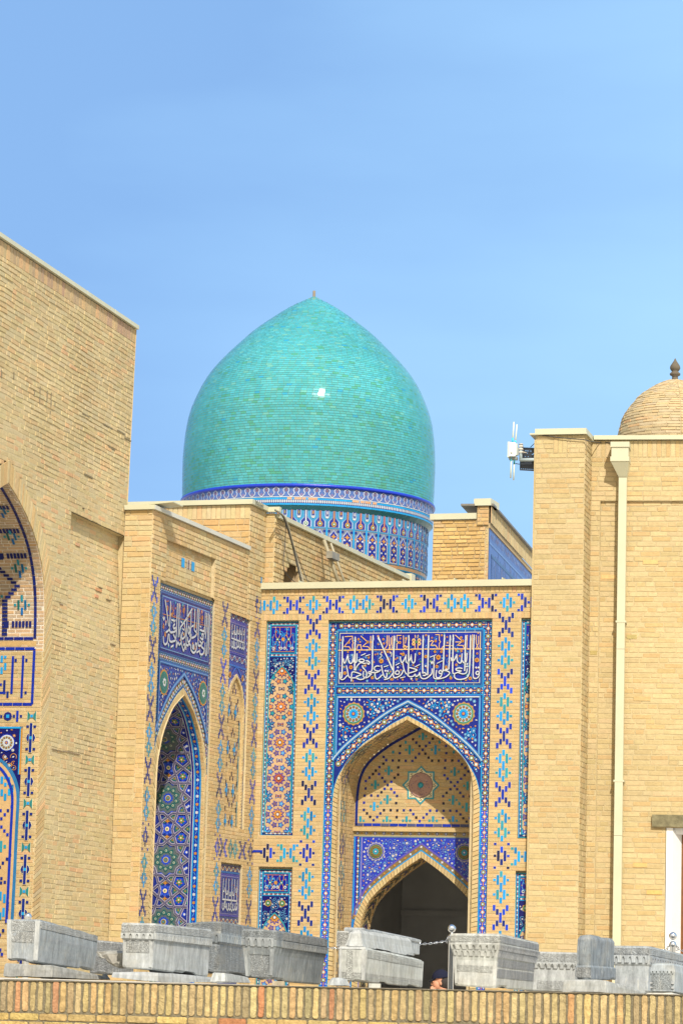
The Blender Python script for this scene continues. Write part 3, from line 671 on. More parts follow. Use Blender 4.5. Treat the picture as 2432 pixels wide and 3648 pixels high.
star_panel(M, gate, .09, .56, FL, 3.085, 2.77, 2.50, rosz=(2.44, 1.95, 1.46), bright_above=99, green=True)
star_panel(M, gate, 3.645, 4.12, FL, 3.09, 2.77, 2.50, rosz=(2.44, 1.95, 1.46), bright_above=99, green=True)

# ---- niche: lozenges on the left jamb, tympanum, lower spandrels
JL = Orn(A_in.jamb(M, -1), .004)
k = 0; z = 1.3
while z < A_in.L[-1] - .1:
    pal = [K(110, 130, 150), K(90, 110, 140), NAVY, K(120, 120, 120)] if k % 2 else [TQ, K(120, 140, 140), K(80, 130, 150)]
    for i, (dx, dz, h) in enumerate(((0, 0, .13), (0, .16, .08), (0, -.16, .08), (.07, .08, .12), (-.07, .08, .12), (.07, -.08, .12), (-.07, -.08, .12), (.12, 0, .07), (-.12, 0, .07))):
        JL.r(.20 + dx - .014, .20 + dx + .014, z + dz - h / 2, z + dz + h / 2, random.choice(pal), 2, .15)
    z += .43; k += 1
for q in (.045, .36): JL.line([(q, FL), (q, A_in.L[-1])], .012, K(120, 130, 130), 2, seg=.1)
JL.build('jamb_inlay', gate)
ty = Orn(TB, .004); Zt = ZM(M, (1280, 2600), 3.733, -.75)
for x, y in ((715, 130), (975, 122), (757, 175), (933, 175), (543, 220), (800, 220), (885, 220), (1152, 218), (842, 270), (538, 315), (795, 322), (878, 322), (1156, 314), (748, 373), (920, 373), (325, 365), (358, 408), (444, 412), (527, 412), (617, 415), (705, 417), (967, 415), (1055, 415), (1143, 412), (1233, 412), (1322, 415), (320, 455), (1363, 463), (268, 500), (518, 505), (1138, 512), (1408, 512), (220, 547), (1448, 557), (182, 593), (263, 593), (516, 600), (1132, 608), (1400, 608), (135, 640), (305, 643), (470, 643), (1174, 653), (1352, 655), (87, 685), (340, 692), (426, 695), (1217, 700), (1306, 700), (377, 740), (1266, 750), (85, 783), (337, 788), (424, 790), (1210, 795), (1300, 795), (294, 833), (466, 837), (1160, 842), (1340, 842), (72, 878), (160, 877), (248, 880), (502, 883), (1113, 888), (1382, 890), (1472, 890), (63, 972), (490, 977), (1118, 984), (62, 1068), (328, 1072), (418, 1072), (505, 1075), (592, 1075), (680, 1073), (942, 1078), (1030, 1080), (1120, 1080), (1208, 1080), (1292, 1083), (103, 1114), (280, 1115), (718, 1125), (897, 1125), (1343, 1130), (1515, 1133), (145, 1161), (238, 1163), (497, 1165), (757, 1170), (852, 1172), (1113, 1175), (1382, 1180), (1468, 1180), (190, 1205), (802, 1218), (1425, 1225)):
    c = Zt(x, y); ty.r(c[0] - .016, c[0] + .016, c[1] - .016, c[1] + .016, random.choice([NAVY, BLK, NAVY, COB]), 2, .15)
for x, y, h, l, r in ((845, 92, 100, 800, 888), (668, 270, 125, 622, 712), (1012, 270, 125, 965, 1060), (392, 548, 120, 350, 430), (1266, 560, 120, 1222, 1318), (213, 735, 120, 168, 252), (1437, 748, 115, 1393, 1490), (373, 930, 120, 335, 412), (1245, 938, 125, 1200, 1290), (198, 1022, 115, 153, 245), (1424, 1034, 120, 1375, 1470), (15, 1190, 75, -40, 58), (367, 1190, 75, 322, 412), (628, 1190, 75, 582, 674), (980, 1190, 75, 932, 1030), (1245, 1190, 75, 1200, 1294)):
    c = Zt(x, y); hh = h / 3.733 / 264 / 2; zz = Zt(x, y + (22 if h == 75 else 0))[1]
    ty.r(c[0] - .017, c[0] + .017, c[1] - hh, c[1] + hh, random.choice([TQ, AZ, TQ]), 2, .15)
    for q in (l, r): e = Zt(q, y)[0]; ty.r(e - .015, e + .015, zz - .015, zz + .015, TQ, 2, .15)
for x, y in ((288, 975), (1330, 988), (617, 170), (1065, 168), (450, 300), (1255, 300)):
    c = Zt(x, y); ty.r(c[0] - .015, c[0] + .015, c[1] - .02, c[1] + .02, TQ, 2)
cv = [(MC + (x - MC) * .965, z - .03) for x, z in A_in.full() if z > 3.74]
cvr = resample(cv, 61)
for i in range(0, 60, 2): ty.line(cvr[i:i + 3], .036, NAVY, 2); 
for i in range(15): ty.r(1.19 + i * .124, 1.19 + i * .124 + .117, 3.715, 3.752, COB if i % 3 else K(90, 100, 150), 2)
c = Zt(818, 740)
ty.p(star(8, .265, .203, c), TQ, 2, 0); ty.p(star(8, .236, .181, c), CREAM, 3, 0)
for k in range(8):
    t = k * math.pi / 4; q = (c[0] + .19 * math.sin(t), c[1] + .19 * math.cos(t)); ty.line([(q[0] - .02, q[1] - .02), (q[0] + .02, q[1] - .01), (q[0] - .01, q[1] + .015), (q[0] + .02, q[1] + .02)], .007, K(120, 110, 90), 4)
ty.p(disc(.172, c, 24), K(140, 110, 105), 4, 0); ty.p(disc(.163, c, 24), MAUVE, 5, 0)
rn = random.Random(2)
for k in range(110):
    r_ = .16 * math.sqrt(rn.random()); t = rn.random() * 6.28; q = (c[0] + r_ * .96 * math.sin(t), c[1] + r_ * .96 * math.cos(t)); ty.p(disc(.009 * rn.uniform(.5, 1.2), q, 4), rn.choice([K(165, 125, 130), K(215, 175, 155), K(150, 120, 145), K(205, 160, 140)]), 6)
ty.build('tympanum_inlay', gate)
bs = MB(); pc = TB(c[0], c[1], .0)
vs = []; 
for i in range(6):
    ph = i / 5 * math.pi / 2
    for k in range(16): t = k * math.pi / 8; vs.append(TB(c[0] + .04 * math.cos(ph) * math.cos(t), c[1] + .04 * math.cos(ph) * math.sin(t), .02 + .03 * math.sin(ph)))
bs.faces(vs, [(i * 16 + k, i * 16 + (k + 1) % 16, (i + 1) * 16 + (k + 1) % 16, (i + 1) * 16 + k) for i in range(5) for k in range(16)], TQ, 0, True)
bs.build('boss', GLAZE, gate)
ls = Orn(M, -.75)
VIO = K(54, 74, 214)
zs = list(np.linspace(FL, D_out.top, 40))
for za, zb in zip(zs, zs[1:]):
    for sg in (-1, 1):
        e = MC + sg * .945
        x0, x1 = D_out.sc + sg * max(0, D_out.hw(za)), D_out.sc + sg * max(0, D_out.hw(zb))
        if sg * (e - x0) > 0 or sg * (e - x1) > 0: ls.p([(e, za), (x0, za), (x1, zb), (e, zb)], VIO, 1, .01)
ls.r(1.17, 3.06, D_out.top, 3.648, VIO, 1, 0)
ls.r(1.17, 3.06, 3.575, 3.648, K(190, 175, 130), 2); 
for i in range(15):
    x = 1.23 + i * .125; ls.p(star(6, .026, .016, (x, 3.618)), COB, 3); ls.p(star(4, .018, .010, (x, 3.618)), WHT, 4); ls.p(disc(.012, (x + .062, 3.616), 6), AMB, 3)
ls.r(1.25, 3.06, 3.565, 3.578, K(130, 160, 180), 3)
for x, w, cc in ((1.185, .016, AZ), (1.225, .045, NAVY), (1.258, .014, AZ), (1.285, .018, K(150, 150, 215))): ls.r(x, x + w, FL, 3.57, cc, 2)
beadline(ls, [(1.247, 1.2), (1.247, 3.55)], .035, .07, 4)
def in_ls(a, z): return 1.32 < a < 3.03 and z < 3.54 and abs(a - 2.14) > D_out.hw(z - .10) + .03 and all((a - q) ** 2 + (z - 3.372) ** 2 > .135 ** 2 for q in (1.50, 2.745))
garden(ls, in_ls, (1.3, 3.03, 2.45, 3.54), 230, [WHT, LBL, AMB, LBL, K(150, 170, 235), CREAM], 9, .03, 3, .04, K(120, 150, 235))
for q in (1.50, 2.745):
    ls.p(star(16, .135, .118, (q, 3.372)), K(190, 190, 210), 4); ls.p(disc(.11, (q, 3.372), 18), VIO, 5); rosette(ls, (q, 3.372), .10, 6, (K(150, 150, 110), K(105, 120, 70), K(120, 130, 90), TQ, WHT), 12)
dc = [(2.14 + (x - 2.14) * 1.0, z + .055) for x, z in D_out.full() if z > 2.4]
ls.line(dc, .075, K(150, 130, 90), 4); ls.line([(x, z + .045) for x, z in dc], .022, K(110, 100, 205), 5); ls.line([(x, z - .045) for x, z in dc], .018, AZ, 5)
ls.path(dc, .09, lambda P, i: (ls.p(P(star(4, .022, .011)), WHT if i % 2 else AMB, 6)))
ls.build('lower_spandrel_panel', gate)
di = Orn(D_in.jamb(M.off(-.745), -1), .004)
z = 1.5; k = 0
while z < D_in.L[-1] - .05:
    di.line([(.08, z), (.20, z + .09), (.32, z)], .03, NAVY if k % 2 else K(70, 80, 90), 2); di.line([(.08, z + .06), (.20, z + .15), (.32, z + .06)], .022, K(60, 110, 120), 2); z += .16; k += 1
di.build('door_jamb_inlay', gate)

# ================================================================== side gateway (S) at right angles to the main one
side = thing('tiled_gateway', 'narrow foreshortened gateway with a star-lattice niche, between the tall plain wall and the frontal gateway', 'gateway', None)
SA0, SA1, ST = -3.78, -1.82, 6.48
SCN = -2.80
def arch_off(A, w, sc=None):
    """profile grown outwards by w"""
    P = A.h; out = []
    for i, p in enumerate(P):
        a = P[max(i - 1, 0)]; b = P[min(i + 1, len(P) - 1)]; tx, tz = b[0] - a[0], b[1] - a[1]; l = math.hypot(tx, tz)
        out.append((p[0] + tz / l * w, p[1] - tx / l * w))
    e = out[-1]; a = out[-2]
    t = a[0] / (a[0] - e[0]) if a[0] != e[0] else 1
    out[-1] = (0.0, a[1] + (e[1] - a[1]) * max(.2, t)) if e[0] != 0 else e
    B = Arch(A.sc, [(1, 0), (1, 1), (0, 2)]); B.h = out; B.top = out[-1][1]; B.zs = np.array([p[1] for p in out]); B.ws = np.array([p[0] for p in out])
    L_ = [0.0]
    for a, b in zip(out, out[1:]): L_.append(L_[-1] + math.hypot(b[0] - a[0], b[1] - a[1]))
    B.L = np.array(L_) + out[0][1]; return B
B_in = Arch(SCN, [(.855, FL), (.855, 3.9), (.84, 4.2), (.79, 4.38), (.68, 4.62), (.42, 4.92), (.2, 5.06), (0, 5.16)])
B_out = Arch(SCN, [(.955, FL), (.955, 3.9), (.945, 4.2), (.90, 4.42), (.80, 4.62), (.58, 4.85), (.26, 5.11), (0, 5.25)])
B_md = Arch(SCN, [(.965, FL), (.965, 4.5), (.93, 4.64), (.74, 4.89), (.40, 5.20), (0, 5.43)])
recS = (-3.62, -1.86, 6.52, 7.06)
panelsS = [(SA0, SA1, FL, ST), (-1.20, -.42, 3.57, 6.43), (-1.25, -.42, FL, 3.10), recS]
def maskS(a, z): return not any(p[0] < a < p[1] and p[2] < z < p[3] for p in panelsS)
wb = MB()
lay(wb, S, -4.12, 0, FL, 6.55, maskS, pitch=.047, L=.25, joint=.006, relief=.004, pal=TAN, seed=31, jit=.0012, depthj=.0012)
lay(wb, S, -4.12, -.57, 6.55, 7.335, maskS, pitch=.062, L=.25, joint=.008, relief=.008, pal=OLD + TAN, seed=32, red=.1)
RS = S.off(-.05)
lay(wb, RS, recS[0], recS[1], recS[2], recS[3], None, pitch=.064, L=.22, joint=.008, relief=.006, pal=OLD + TAN, seed=33)
SD = -.03
for p in panelsS:
    d_ = SD if p is not recS else -.05; reveals(wb, S, p, d_)
    if p[0] != SA0 and p[2] != 3.57:
        wb.poly([S(p[0] - .05, p[2] - .05, d_ - .004), S(p[1] + .05, p[2] - .05, d_ - .004), S(p[1] + .05, p[3] + .05, d_ - .004), S(p[0] - .05, p[3] + .05, d_ - .004)], MORT_T, 1)
for q in ((SA0 - .05, SA1 + .05, 5.3, ST + .05), (-1.25, -.37, 5.65, 6.48), (-1.25, -.37, 3.5, 3.57)): wb.poly([S(q[0], q[2], SD - .004), S(q[1], q[2], SD - .004), S(q[1], q[3], SD - .004), S(q[0], q[3], SD - .004)], MORT_T, 1)
ring(wb, S.off(SD), B_in.full(), B_out.full(), 130, LIGHT, .014)
for sd_ in (-1, 1):
    Js = B_in.jamb(S, sd_); lay(wb, Js, 0, 1.6, FL, B_in.L[-1], None, pitch=.047, L=.22, joint=.006, relief=.003, pal=TAN, seed=40 + sd_)
lay(wb, S.off(-1.6), -3.9, -1.7, FL, 5.3, None, pitch=.06, pal=OLD, seed=45)
# pier beside the tall wall
P = Pl(S(-4.12, 0), -18)
lay(wb, P, -.372, -.115, FL, 6.35, None, pitch=.075, L=.30, joint=.007, relief=.006, pal=LIGHT, mort=MORT_L, red=.0, seed=50, half=.6)
lay(wb, P, -.115, 0, FL, 6.35, None, pitch=.06, L=.26, joint=.006, relief=.004, pal=TAN, red=.1, seed=51)
lay(wb, P, -.372, 0, 6.35, 7.335, None, pitch=.064, L=.24, joint=.008, relief=.007, pal=TAN + OLD, red=.12, seed=52)
wb.build('wall', [BRICK, MORTAR], side)
rf = MB(); rf.box(S, -4.04, -.57, 7.1, 7.33, -1.5, -.02, (.4, .34, .25)); rf.build('roof', MORTAR, side)
cp = MB(); cp.box(S, -4.15, -.60, 7.338, 7.390, -.5, .04); cp.build('coping', COPEG, side)
cp = MB(); cp.box(P, -.362, .035, 7.336, 7.392, -.4, .05); 
cp.box(lambda a, z, d: P(a, z + .07 * a, d), -.32, .22, 7.425, 7.437, -.45, -.1); cp.build('flashing', COPE, side)
# shallow blind niche of the narrow panel
NC = -.83
C_out = Arch(NC, [(.365, 3.57), (.365, 4.9), (.36, 5.1), (.33, 5.26), (.25, 5.44), (.12, 5.56), (0, 5.635)])
C_in = Arch(NC, [(.32, 3.57), (.32, 4.9), (.31, 5.1), (.28, 5.26), (.20, 5.42), (.09, 5.53), (0, 5.59)])
nb = MB()
ring(nb, S.off(SD), C_in.full(), C_out.full(), 110, LIGHT, .014)
lay(nb, S.off(-.055), NC - .33, NC + .33, 3.57, 5.62, lambda a, z: C_in.inside(a, z - .02), pitch=.047, L=.22, joint=.006, relief=.004, pal=TAN, seed=55)
for sd_ in (-1, 1):
    Jn = C_in.jamb(S.off(SD), sd_); la = list(np.linspace(3.57, C_in.L[-1], 40))
    for x, y in zip(la, la[1:]): nb.poly([Jn(0, x), Jn(.03, x), Jn(.03, y), Jn(0, y)], TAN[0], 1)
nb.build('blind_niche', [BRICK, MORTAR], side)

o = Orn(S, .004)
for a in (-3.985, -1.43, -.135): column(o, a)
# row of motifs between the two narrow panels, and the stretch of the top band that turns the corner
motif_XH(o, -1.20, 3.31, DARKS); motif_D(o, -.92, 3.31, [TQ, TQ, K(50, 140, 150)]); motif_D(o, -.74, 3.31, [TQ, TQ, K(50, 140, 150)]); motif_XH(o, -.45, 3.31, DARKS)
for a, z, h in ((-.05, 6.66, .137), (-.02, 6.60, .1), (-.09, 6.58, .08)): o.r(a - .015, a + .015, z - h / 2, z + h / 2, random.choice(LTS), 3)
for a, z, h in ((-.20, 6.72, .10), (-.235, 6.66, .12), (-.20, 6.58, .1), (-.17, 6.70, .05)): o.r(a - .015, a + .015, z - h / 2, z + h / 2, NAVY, 3)
for a, z, h, c in ((-.05, 7.0, .09, AZ), (-.03, 6.93, .07, COB)): o.r(a - .025, a + .02, z - h / 2, z + h / 2, c, 3)
o.r(-.05, 0.0, 3.305, 3.335, COB, 3)
o.build('inlaid_brickwork', side)
o = Orn(RS, .006)
for a, w, c in ((-2.92, .11, AZ), (-2.77, .02, WHT), (-2.72, .02, K(90, 60, 120)), (-2.67, .02, WHT), (-2.56, .11, AZ)): o.r(a - w / 2, a + w / 2, 6.78, 6.90, c, 2)
o.build('tile_remnant', side)

# ---- big panel: border, calligraphy, spandrels
fo = Orn(S, SD)
zs = list(np.linspace(FL, B_out.top, 50))
for za, zb in zip(zs, zs[1:]):
    for sg, e in ((-1, SA0), (1, SA1)):
        fo.p([(e, za), (SCN + sg * max(0, B_out.hw(za)), za), (SCN + sg * max(0, B_out.hw(zb)), zb), (e, zb)], K(70, 92, 165), 1, .02)
fo.p(rect(SA0, SA1, B_out.top, ST), K(66, 88, 160), 1, 0)
bw = .10; mutO, mutW = K(190, 110, 75), K(225, 225, 215, .65)
for (a, b) in ((SA0, SA0 + .014), (SA1 - .012, SA1), (SA0 + bw - .012, SA0 + bw), (SA1 - bw, SA1 - bw + .012)): fo.r(a, b, FL, ST, K(60, 120, 165), 2)
for (za, zb) in ((ST - .02, ST), (5.52, 5.532), (5.608, 5.62)): fo.r(SA0, SA1, za, zb, K(60, 120, 165), 2)
beads(fo, [(SA0 + .05, ST - .05), (SA1 - .05, ST - .05)], .085, .075)
beads(fo, [(SA0 + bw, 5.57), (SA1 - bw, 5.57)], .08, .075)
beads(fo, [(SA1 - bw / 2, FL), (SA1 - bw / 2, ST - bw)], .085, .095); beads(fo, [(SA0 + bw / 2, FL), (SA0 + bw / 2, ST - bw)], .085, .095)
mid = [((a[0] + b[0]) / 2, (a[1] + b[1]) / 2) for a, b in zip(resample(B_md.full(), 121), resample(B_out.full(), 121))]
beads(fo, [p for p in mid if p[1] > 4.5], .11, .07)
fo.line([p for p in B_out.full() if p[1] > 1], .018, K(70, 150, 190), 3)
fo.build('border', side)
so_ = Orn(S, SD + .006)
i0, i1 = SA0 + bw, SA1 - bw
sp = [(x, z) for x, z in B_md.full() if z > 4.6]
so_.p([(i0, 5.52)] + [(max(i0, min(i1, x)), z) for x, z in sp] + [(i1, 5.52)], K(50, 74, 172), 1, 0)
def in_s2(a, z): return i0 + .05 < a < i1 - .05 and z < 5.46 and (z > B_md.top + .04 or abs(a - SCN) > B_md.hw(z - .05)) and all((a - c) ** 2 + (z - 5.25) ** 2 > .15 ** 2 for c in (-3.5, -2.10))
garden(so_, in_s2, (i0, i1, 4.6, 5.47), 210, [WHT, AMB, WHT, LBL, AMB, WHT], 15, .036, 2, .05, K(70, 110, 190))
for c in (-3.5, -2.10):
    so_.p(star(14, .17, .155, (c, 5.25)), AMB, 4); so_.p(disc(.14, (c, 5.25), 18), K(55, 145, 130), 5); so_.p(disc(.115, (c, 5.25), 18), K(60, 130, 125), 6); so_.p(star(8, .06, .045, (c, 5.25)), WHT, 7); so_.p(disc(.025, (c, 5.25), 6), GRN, 8)
for w, c, l in ((.06, K(60, 100, 190), 4), (.032, K(120, 175, 235), 5)): so_.line(sp, w, c, l)
for x in (i0 + .02, i1 - .02): so_.r(x - .022, x + .022, 4.62, 5.52, K(50, 85, 175), 4); so_.r(x - .010, x + .010, 4.64, 5.50, K(120, 175, 235), 5)
so_.r(i0, i1, 5.478, 5.52, K(60, 105, 190), 4); so_.r(i0, i1, 5.49, 5.503, K(120, 175, 235), 5)
so_.build('spandrel_panel', side)

ins = Orn(S, SD + .006)
ins.r(i0 - .02, i1 + .02, 5.62, 6.375, K(70, 110, 180), 1); ins.r(i0, i1, 5.635, 6.36, K(35, 38, 120), 2); ins.r(i0 + .03, i1 - .03, 5.665, 6.33, K(130, 170, 225), 3)
b0_, b1_, c0_, c1_ = i0 + .045, i1 - .045, 5.68, 6.315
ins.r(b0_, b1_, c0_, c1_, K(60, 72, 168), 4)
garden(ins, lambda a, z: b0_ + .02 < a < b1_ - .02 and c0_ + .02 < z < c1_ - .02, (b0_, b1_, c0_, c1_), 90, [AMB, K(70, 120, 190), ORG, TQ], 21, .045, 5, .07, K(60, 100, 180))
Z3 = ZM(S, (560, 2080), 7.4667, SD)
# the traced panel is fitted to the regular frame
e0 = Z3(150, 330); e1 = Z3(1490, 770); e2 = Z3(95, 1680); e3 = Z3(1445, 2030)
def Zs(x, y):
    a, z = Z3(x, y); l = e0[0] + (e2[0] - e0[0]) * (e0[1] - z) / (e0[1] - e2[1]); r = e1[0] + (e3[0] - e1[0]) * (e1[1] - z) / (e1[1] - e3[1])
    return (b0_ + (a - l) / (r - l) * (b1_ - b0_), c0_ + (z - e2[1]) / (e0[1] - e2[1]) * (c1_ - c0_))
ins.line([Zs(130, 800), Zs(1480, 1180)], .012, K(200, 130, 85), 6)
for pts in ([(220, 470), (310, 460)], [(240, 560), (270, 690)], [(380, 560), (450, 800), (380, 850)], [(440, 560), (420, 800)], [(640, 600), (640, 900)], [(700, 620), (760, 600), (730, 900)], [(870, 660), (880, 930)], [(990, 720), (1010, 960)], [(1080, 690), (1080, 980)], [(1210, 760), (1240, 1000)], [(1270, 900), (1230, 1050), (1300, 1080)], [(320, 720), (330, 860)], [(930, 960), (900, 800)]): ins.line([Zs(*p) for p in pts], .012, K(195, 115, 75), 6)
for x, y, r in ((265, 650, 30), (735, 730, 32), (890, 860, 26), (1275, 930, 28), (150, 1140, 26), (1065, 1150, 26), (200, 1350, 30), (1060, 1730, 26), (400, 830, 26)):
    p = Zs(x, y); ins.p(star(6, r / 1340 * 1.9, r / 1340 * 1.3, p), K(205, 135, 70), 6)
for pts in ([(185, 420), (230, 720), (265, 950), (292, 1140)], [(348, 460), (335, 700), (325, 1000), (318, 1240), (350, 1300), (400, 1295), (480, 1275), (500, 1225)], [(545, 530), (530, 900), (515, 1300), (490, 1490)], [(595, 520), (590, 900), (570, 1440)], [(835, 560), (825, 900), (800, 1400), (790, 1780)], [(970, 680), (850, 870), (720, 1060), (630, 1180), (615, 1330), (640, 1480), (668, 1640)], [(940, 760), (930, 1100), (912, 1400)], [(1045, 690), (1040, 1000), (1030, 1240), (1095, 1330), (1060, 1420), (955, 1470)], [(1125, 710), (1105, 1290)], [(1175, 710), (1160, 1050), (1140, 1600), (1180, 1680), (1250, 1640), (1190, 1555)], [(1350, 790), (1340, 1100), (1325, 1380)], [(1395, 810), (1375, 1250), (1350, 1500)], [(1440, 820), (1420, 1400), (1380, 1950)], [(1475, 860), (1450, 1500), (1430, 1900)],
            [(280, 1340), (262, 1450), (248, 1560), (190, 1620), (142, 1560), (130, 1400)], [(205, 1295), (290, 1240), (318, 1160)], [(470, 1080), (422, 1130), (440, 1200), (500, 1175)], [(300, 1330), (312, 1510), (360, 1552), (420, 1540), (485, 1500), (420, 1350)], [(520, 1520), (508, 1690), (560, 1580), (600, 1640), (650, 1595), (690, 1720), (720, 1802), (760, 1680), (742, 1620), (718, 1660)], [(742, 1040), (772, 1300), (760, 1420), (680, 1480), (668, 1380), (700, 1290)], [(862, 1160), (850, 1280), (872, 1352), (905, 1250), (870, 1140)], [(840, 1440), (852, 1560), (900, 1540), (942, 1400), (912, 1380), (890, 1430)], [(800, 1640), (850, 1665), (880, 1610), (912, 1660)], [(930, 1640), (940, 1790), (1010, 1862), (1080, 1800), (1102, 1640), (1070, 1615), (1060, 1680)], [(1000, 1640), (980, 1720), (1020, 1752), (1012, 1640)], [(1200, 1460), (1270, 1512), (1292, 1380), (1250, 1380), (1260, 1440)], [(1282, 1560), (1240, 1700), (1312, 1780), (1280, 1900), (1200, 1900), (1190, 1780)], [(1340, 1600), (1350, 1850), (1360, 1960)], [(1190, 1250), (1310, 1290), (1320, 1180)]):
    Pp = [Zs(*p) for p in pts]; Pp = smooth(Pp, 5) if len(Pp) > 2 else Pp
    ins.line([(p[0] + .006, p[1] - .004) for p in Pp], .034, K(28, 34, 105), 7); ins.line(Pp, .027, K(222, 228, 235, .56), 8, j=.02)  # darker copy shifted below each letter, its shadow laid in as colour
for pts in ([(365, 960), (480, 1010)], [(430, 1020), (490, 975)], [(690, 1210), (735, 1250)], [(950, 1170), (1010, 1130)], [(1190, 1160), (1230, 1175)], [(280, 1590), (285, 1670)], [(350, 1690), (430, 1650)], [(120, 880), (150, 960), (170, 890)], [(215, 990), (205, 1110)], [(640, 1010), (680, 1060)], [(1100, 1860), (1170, 1820)]): ins.line([Zs(*p) for p in pts], .022, WHT, 8)
ins.build('calligraphy_panel', side)

# ---- right jamb of the niche: star lattice in white and cobalt straps
gi = Orn(B_in.jamb(S, 1), .004)
PS = Pl(S(SCN + .855, 0), -18)
LE = B_in.L[-1]
def strp(q0, q1, c, l): gi.line([((q0 + q1) / 2, a) for a in np.linspace(FL, LE, 90)], q1 - q0, c, l, j=.0)
strp(.05, .95, K(45, 62, 160), 1)
strp(.052, .068, AZ, 2); strp(.068, .125, COB, 2); strp(.125, .142, AZ, 2); strp(.142, .150, WHT, 3); strp(.150, .176, K(32, 36, 150), 3); strp(.176, .182, WHT, 3)
a = 1.2; k = 0
while a < LE - .1:
    gi.p(star(6, .024, .016, (.096, a)), (AMB if k % 2 else WHT), 4); gi.line([(.085 + .02 * ((k % 2) * 1), a + .035), (.096, a + .055), (.108 - .02 * (k % 2), a + .075)], .010, LBL, 4); a += .105; k += 1
Zg = 1585.0; ZR = PS.un(520 + 490 / 5.6 * 0 + 350 / 5.6, 2480 + 2040 / 5.6)[1]     # height of a big rosette
PER = 1260 / Zg; q_of = lambda x: .184 + (850 - x) / Zg
halfs = [[(465, 1410), (560, 1700), (600, 1860), (835, 2040)], [(680, 1410), (835, 1530), (770, 1740), (640, 2040)], [(680, 1410), (390, 1640), (270, 1730), (140, 1730), (-100, 1730)], [(850, 1730), (460, 1730), (240, 1560), (150, 1480), (60, 1410)], [(255, 1410), (170, 1700), (120, 1860), (-60, 2040)], [(30, 1410), (-80, 1500)]]
gi.keep = lambda q, a: .183 < q < .93 and a < LE - .02
for kk in range(-4, 4):
    zc = ZR + kk * PER                          # rosette centre
    if zc - PER > LE or zc + PER < 1.2: continue
    for sg in (-1, 1):
        fz = lambda y: zc + sg * (2040 - y) / Zg
        for pts in halfs:
            Pq = [(q_of(x), fz(y)) for x, y in pts]
            gi.line(Pq, .034, K(215, 210, 225, .7), 6, seg=.03, j=0); gi.line(Pq, .021, K(35, 32, 95), 7, seg=.03, j=0); gi.line(Pq, .004, K(190, 185, 220), 8, seg=.03, j=0)
    # big rosette
    c = (q_of(350), zc)
    gi.p(star(10, .20, .175, c), K(110, 125, 130), 2, 0)
    for j in range(10):
        t = j * math.pi / 5; e = (c[0] + .118 * math.sin(t), c[1] + .118 * math.cos(t))
        gi.p(star(3, .045, .033, e, t), K(50, 115, 115), 3); gi.p(disc(.017, e, 7), K(205, 210, 195, .6), 4); gi.p(disc(.009, e, 5), GRN, 5)
        e = (c[0] + .2 * math.sin(t + .31), c[1] + .2 * math.cos(t + .31)); gi.p(disc(.028, e, 6), ROY, 3); gi.p(disc(.014, e, 5), LBL, 4)
    gi.p(star(12, .075, .05, c), ROY, 3); gi.p(disc(.040, c, 12), K(200, 205, 190, .6), 4); gi.p(disc(.030, c, 10), K(150, 130, 80), 5); gi.p(disc(.013, c, 6), TQ, 6)
    # eight-petalled flower halfway
    c = (q_of(358), zc + PER / 2)
    gi.p(star(8, .10, .06, c), ROY, 3)
    for j in range(8): t = j * math.pi / 4; gi.p(disc(.020, (c[0] + .062 * math.sin(t), c[1] + .062 * math.cos(t)), 6), K(70, 110, 235), 4)
    gi.p(disc(.030, c, 8), CREAM, 5); gi.p(disc(.012, c, 6), GRN, 6)
    for s2 in (-1, 1): gi.p(star(4, .04, .015, (c[0], c[1] + s2 * .10)), AMB, 4)
    # pentagon stars and greenish fillings
    for x, y in ((660, 1235), (665, 1590)):
        c = (q_of(x), zc + (2040 - y) / Zg); gi.p(star(5, .075, .06, c, math.pi), ROY, 2); gi.p(star(5, .056, .026, c), K(50, 150, 110), 3); gi.p(star(5, .054, .020, c, math.pi), AMB, 4); gi.p(star(5, .036, .020, c), GRN, 5); gi.p(disc(.014, c, 6), CREAM, 6)
    for x, y in ((800, 1410), (570, 1400), (480, 1640), (480, 1180), (660, 1800), (660, 1020), (720, 2030), (300, 1230), (300, 1600), (800, 1640), (800, 1180)):
        c = (q_of(x), zc + (2040 - y) / Zg); gi.p(star(3, .05, .03, c, x * .1), K(70, 135, 130), 2); gi.p(disc(.014, c, 5), K(180, 150, 80), 3)
    for x, y in ((780, 1880), (790, 2200), (760, 960)):
        c = (q_of(x), zc + (2040 - y) / Zg); gi.p(disc(.03, c, 6), ROY, 2); gi.p(disc(.016, (c[0] - .01, c[1]), 6), WHT, 3)
gi.build('star_lattice_panel', side)

# ---- narrow panel
no = Orn(S, SD)
VI = K(76, 92, 190); n0, n1 = -1.20, -.42
zs = list(np.linspace(3.57, C_out.top, 30))
for za, zb in zip(zs, zs[1:]):
    for sg, e in ((-1, n0), (1, n1)): no.p([(e, za), (NC + sg * max(0, C_out.hw(za)), za), (NC + sg * max(0, C_out.hw(zb)), zb), (e, zb)], VI, 1, .02)
no.r(n0, n1, C_out.top, 6.43, VI, 1, 0)
def scroll(o, a0, a1, z, h, c=WHT, w=.012, per=.2, layer=3):
    P_ = [(a, z + h * math.sin((a - a0) / per * 6.283)) for a in np.arange(a0, a1, .02)]; o.line(P_, w, c, layer); P_ = [(a, z - h * math.sin((a - a0) / per * 6.283)) for a in np.arange(a0, a1, .02)]; o.line(P_, w, K(150, 110, 140), layer)
    for i in range(int((a1 - a0) / per * 2)): o.p(star(5, h * .5, h * .3, (a0 + (i + .5) * per / 2, z)), ORG if i % 2 else LBL, layer + 1)
scroll(no, n0 + .02, n1 - .02, 6.385, .03); scroll(no, n0 + .02, n1 - .02, 5.83, .035)
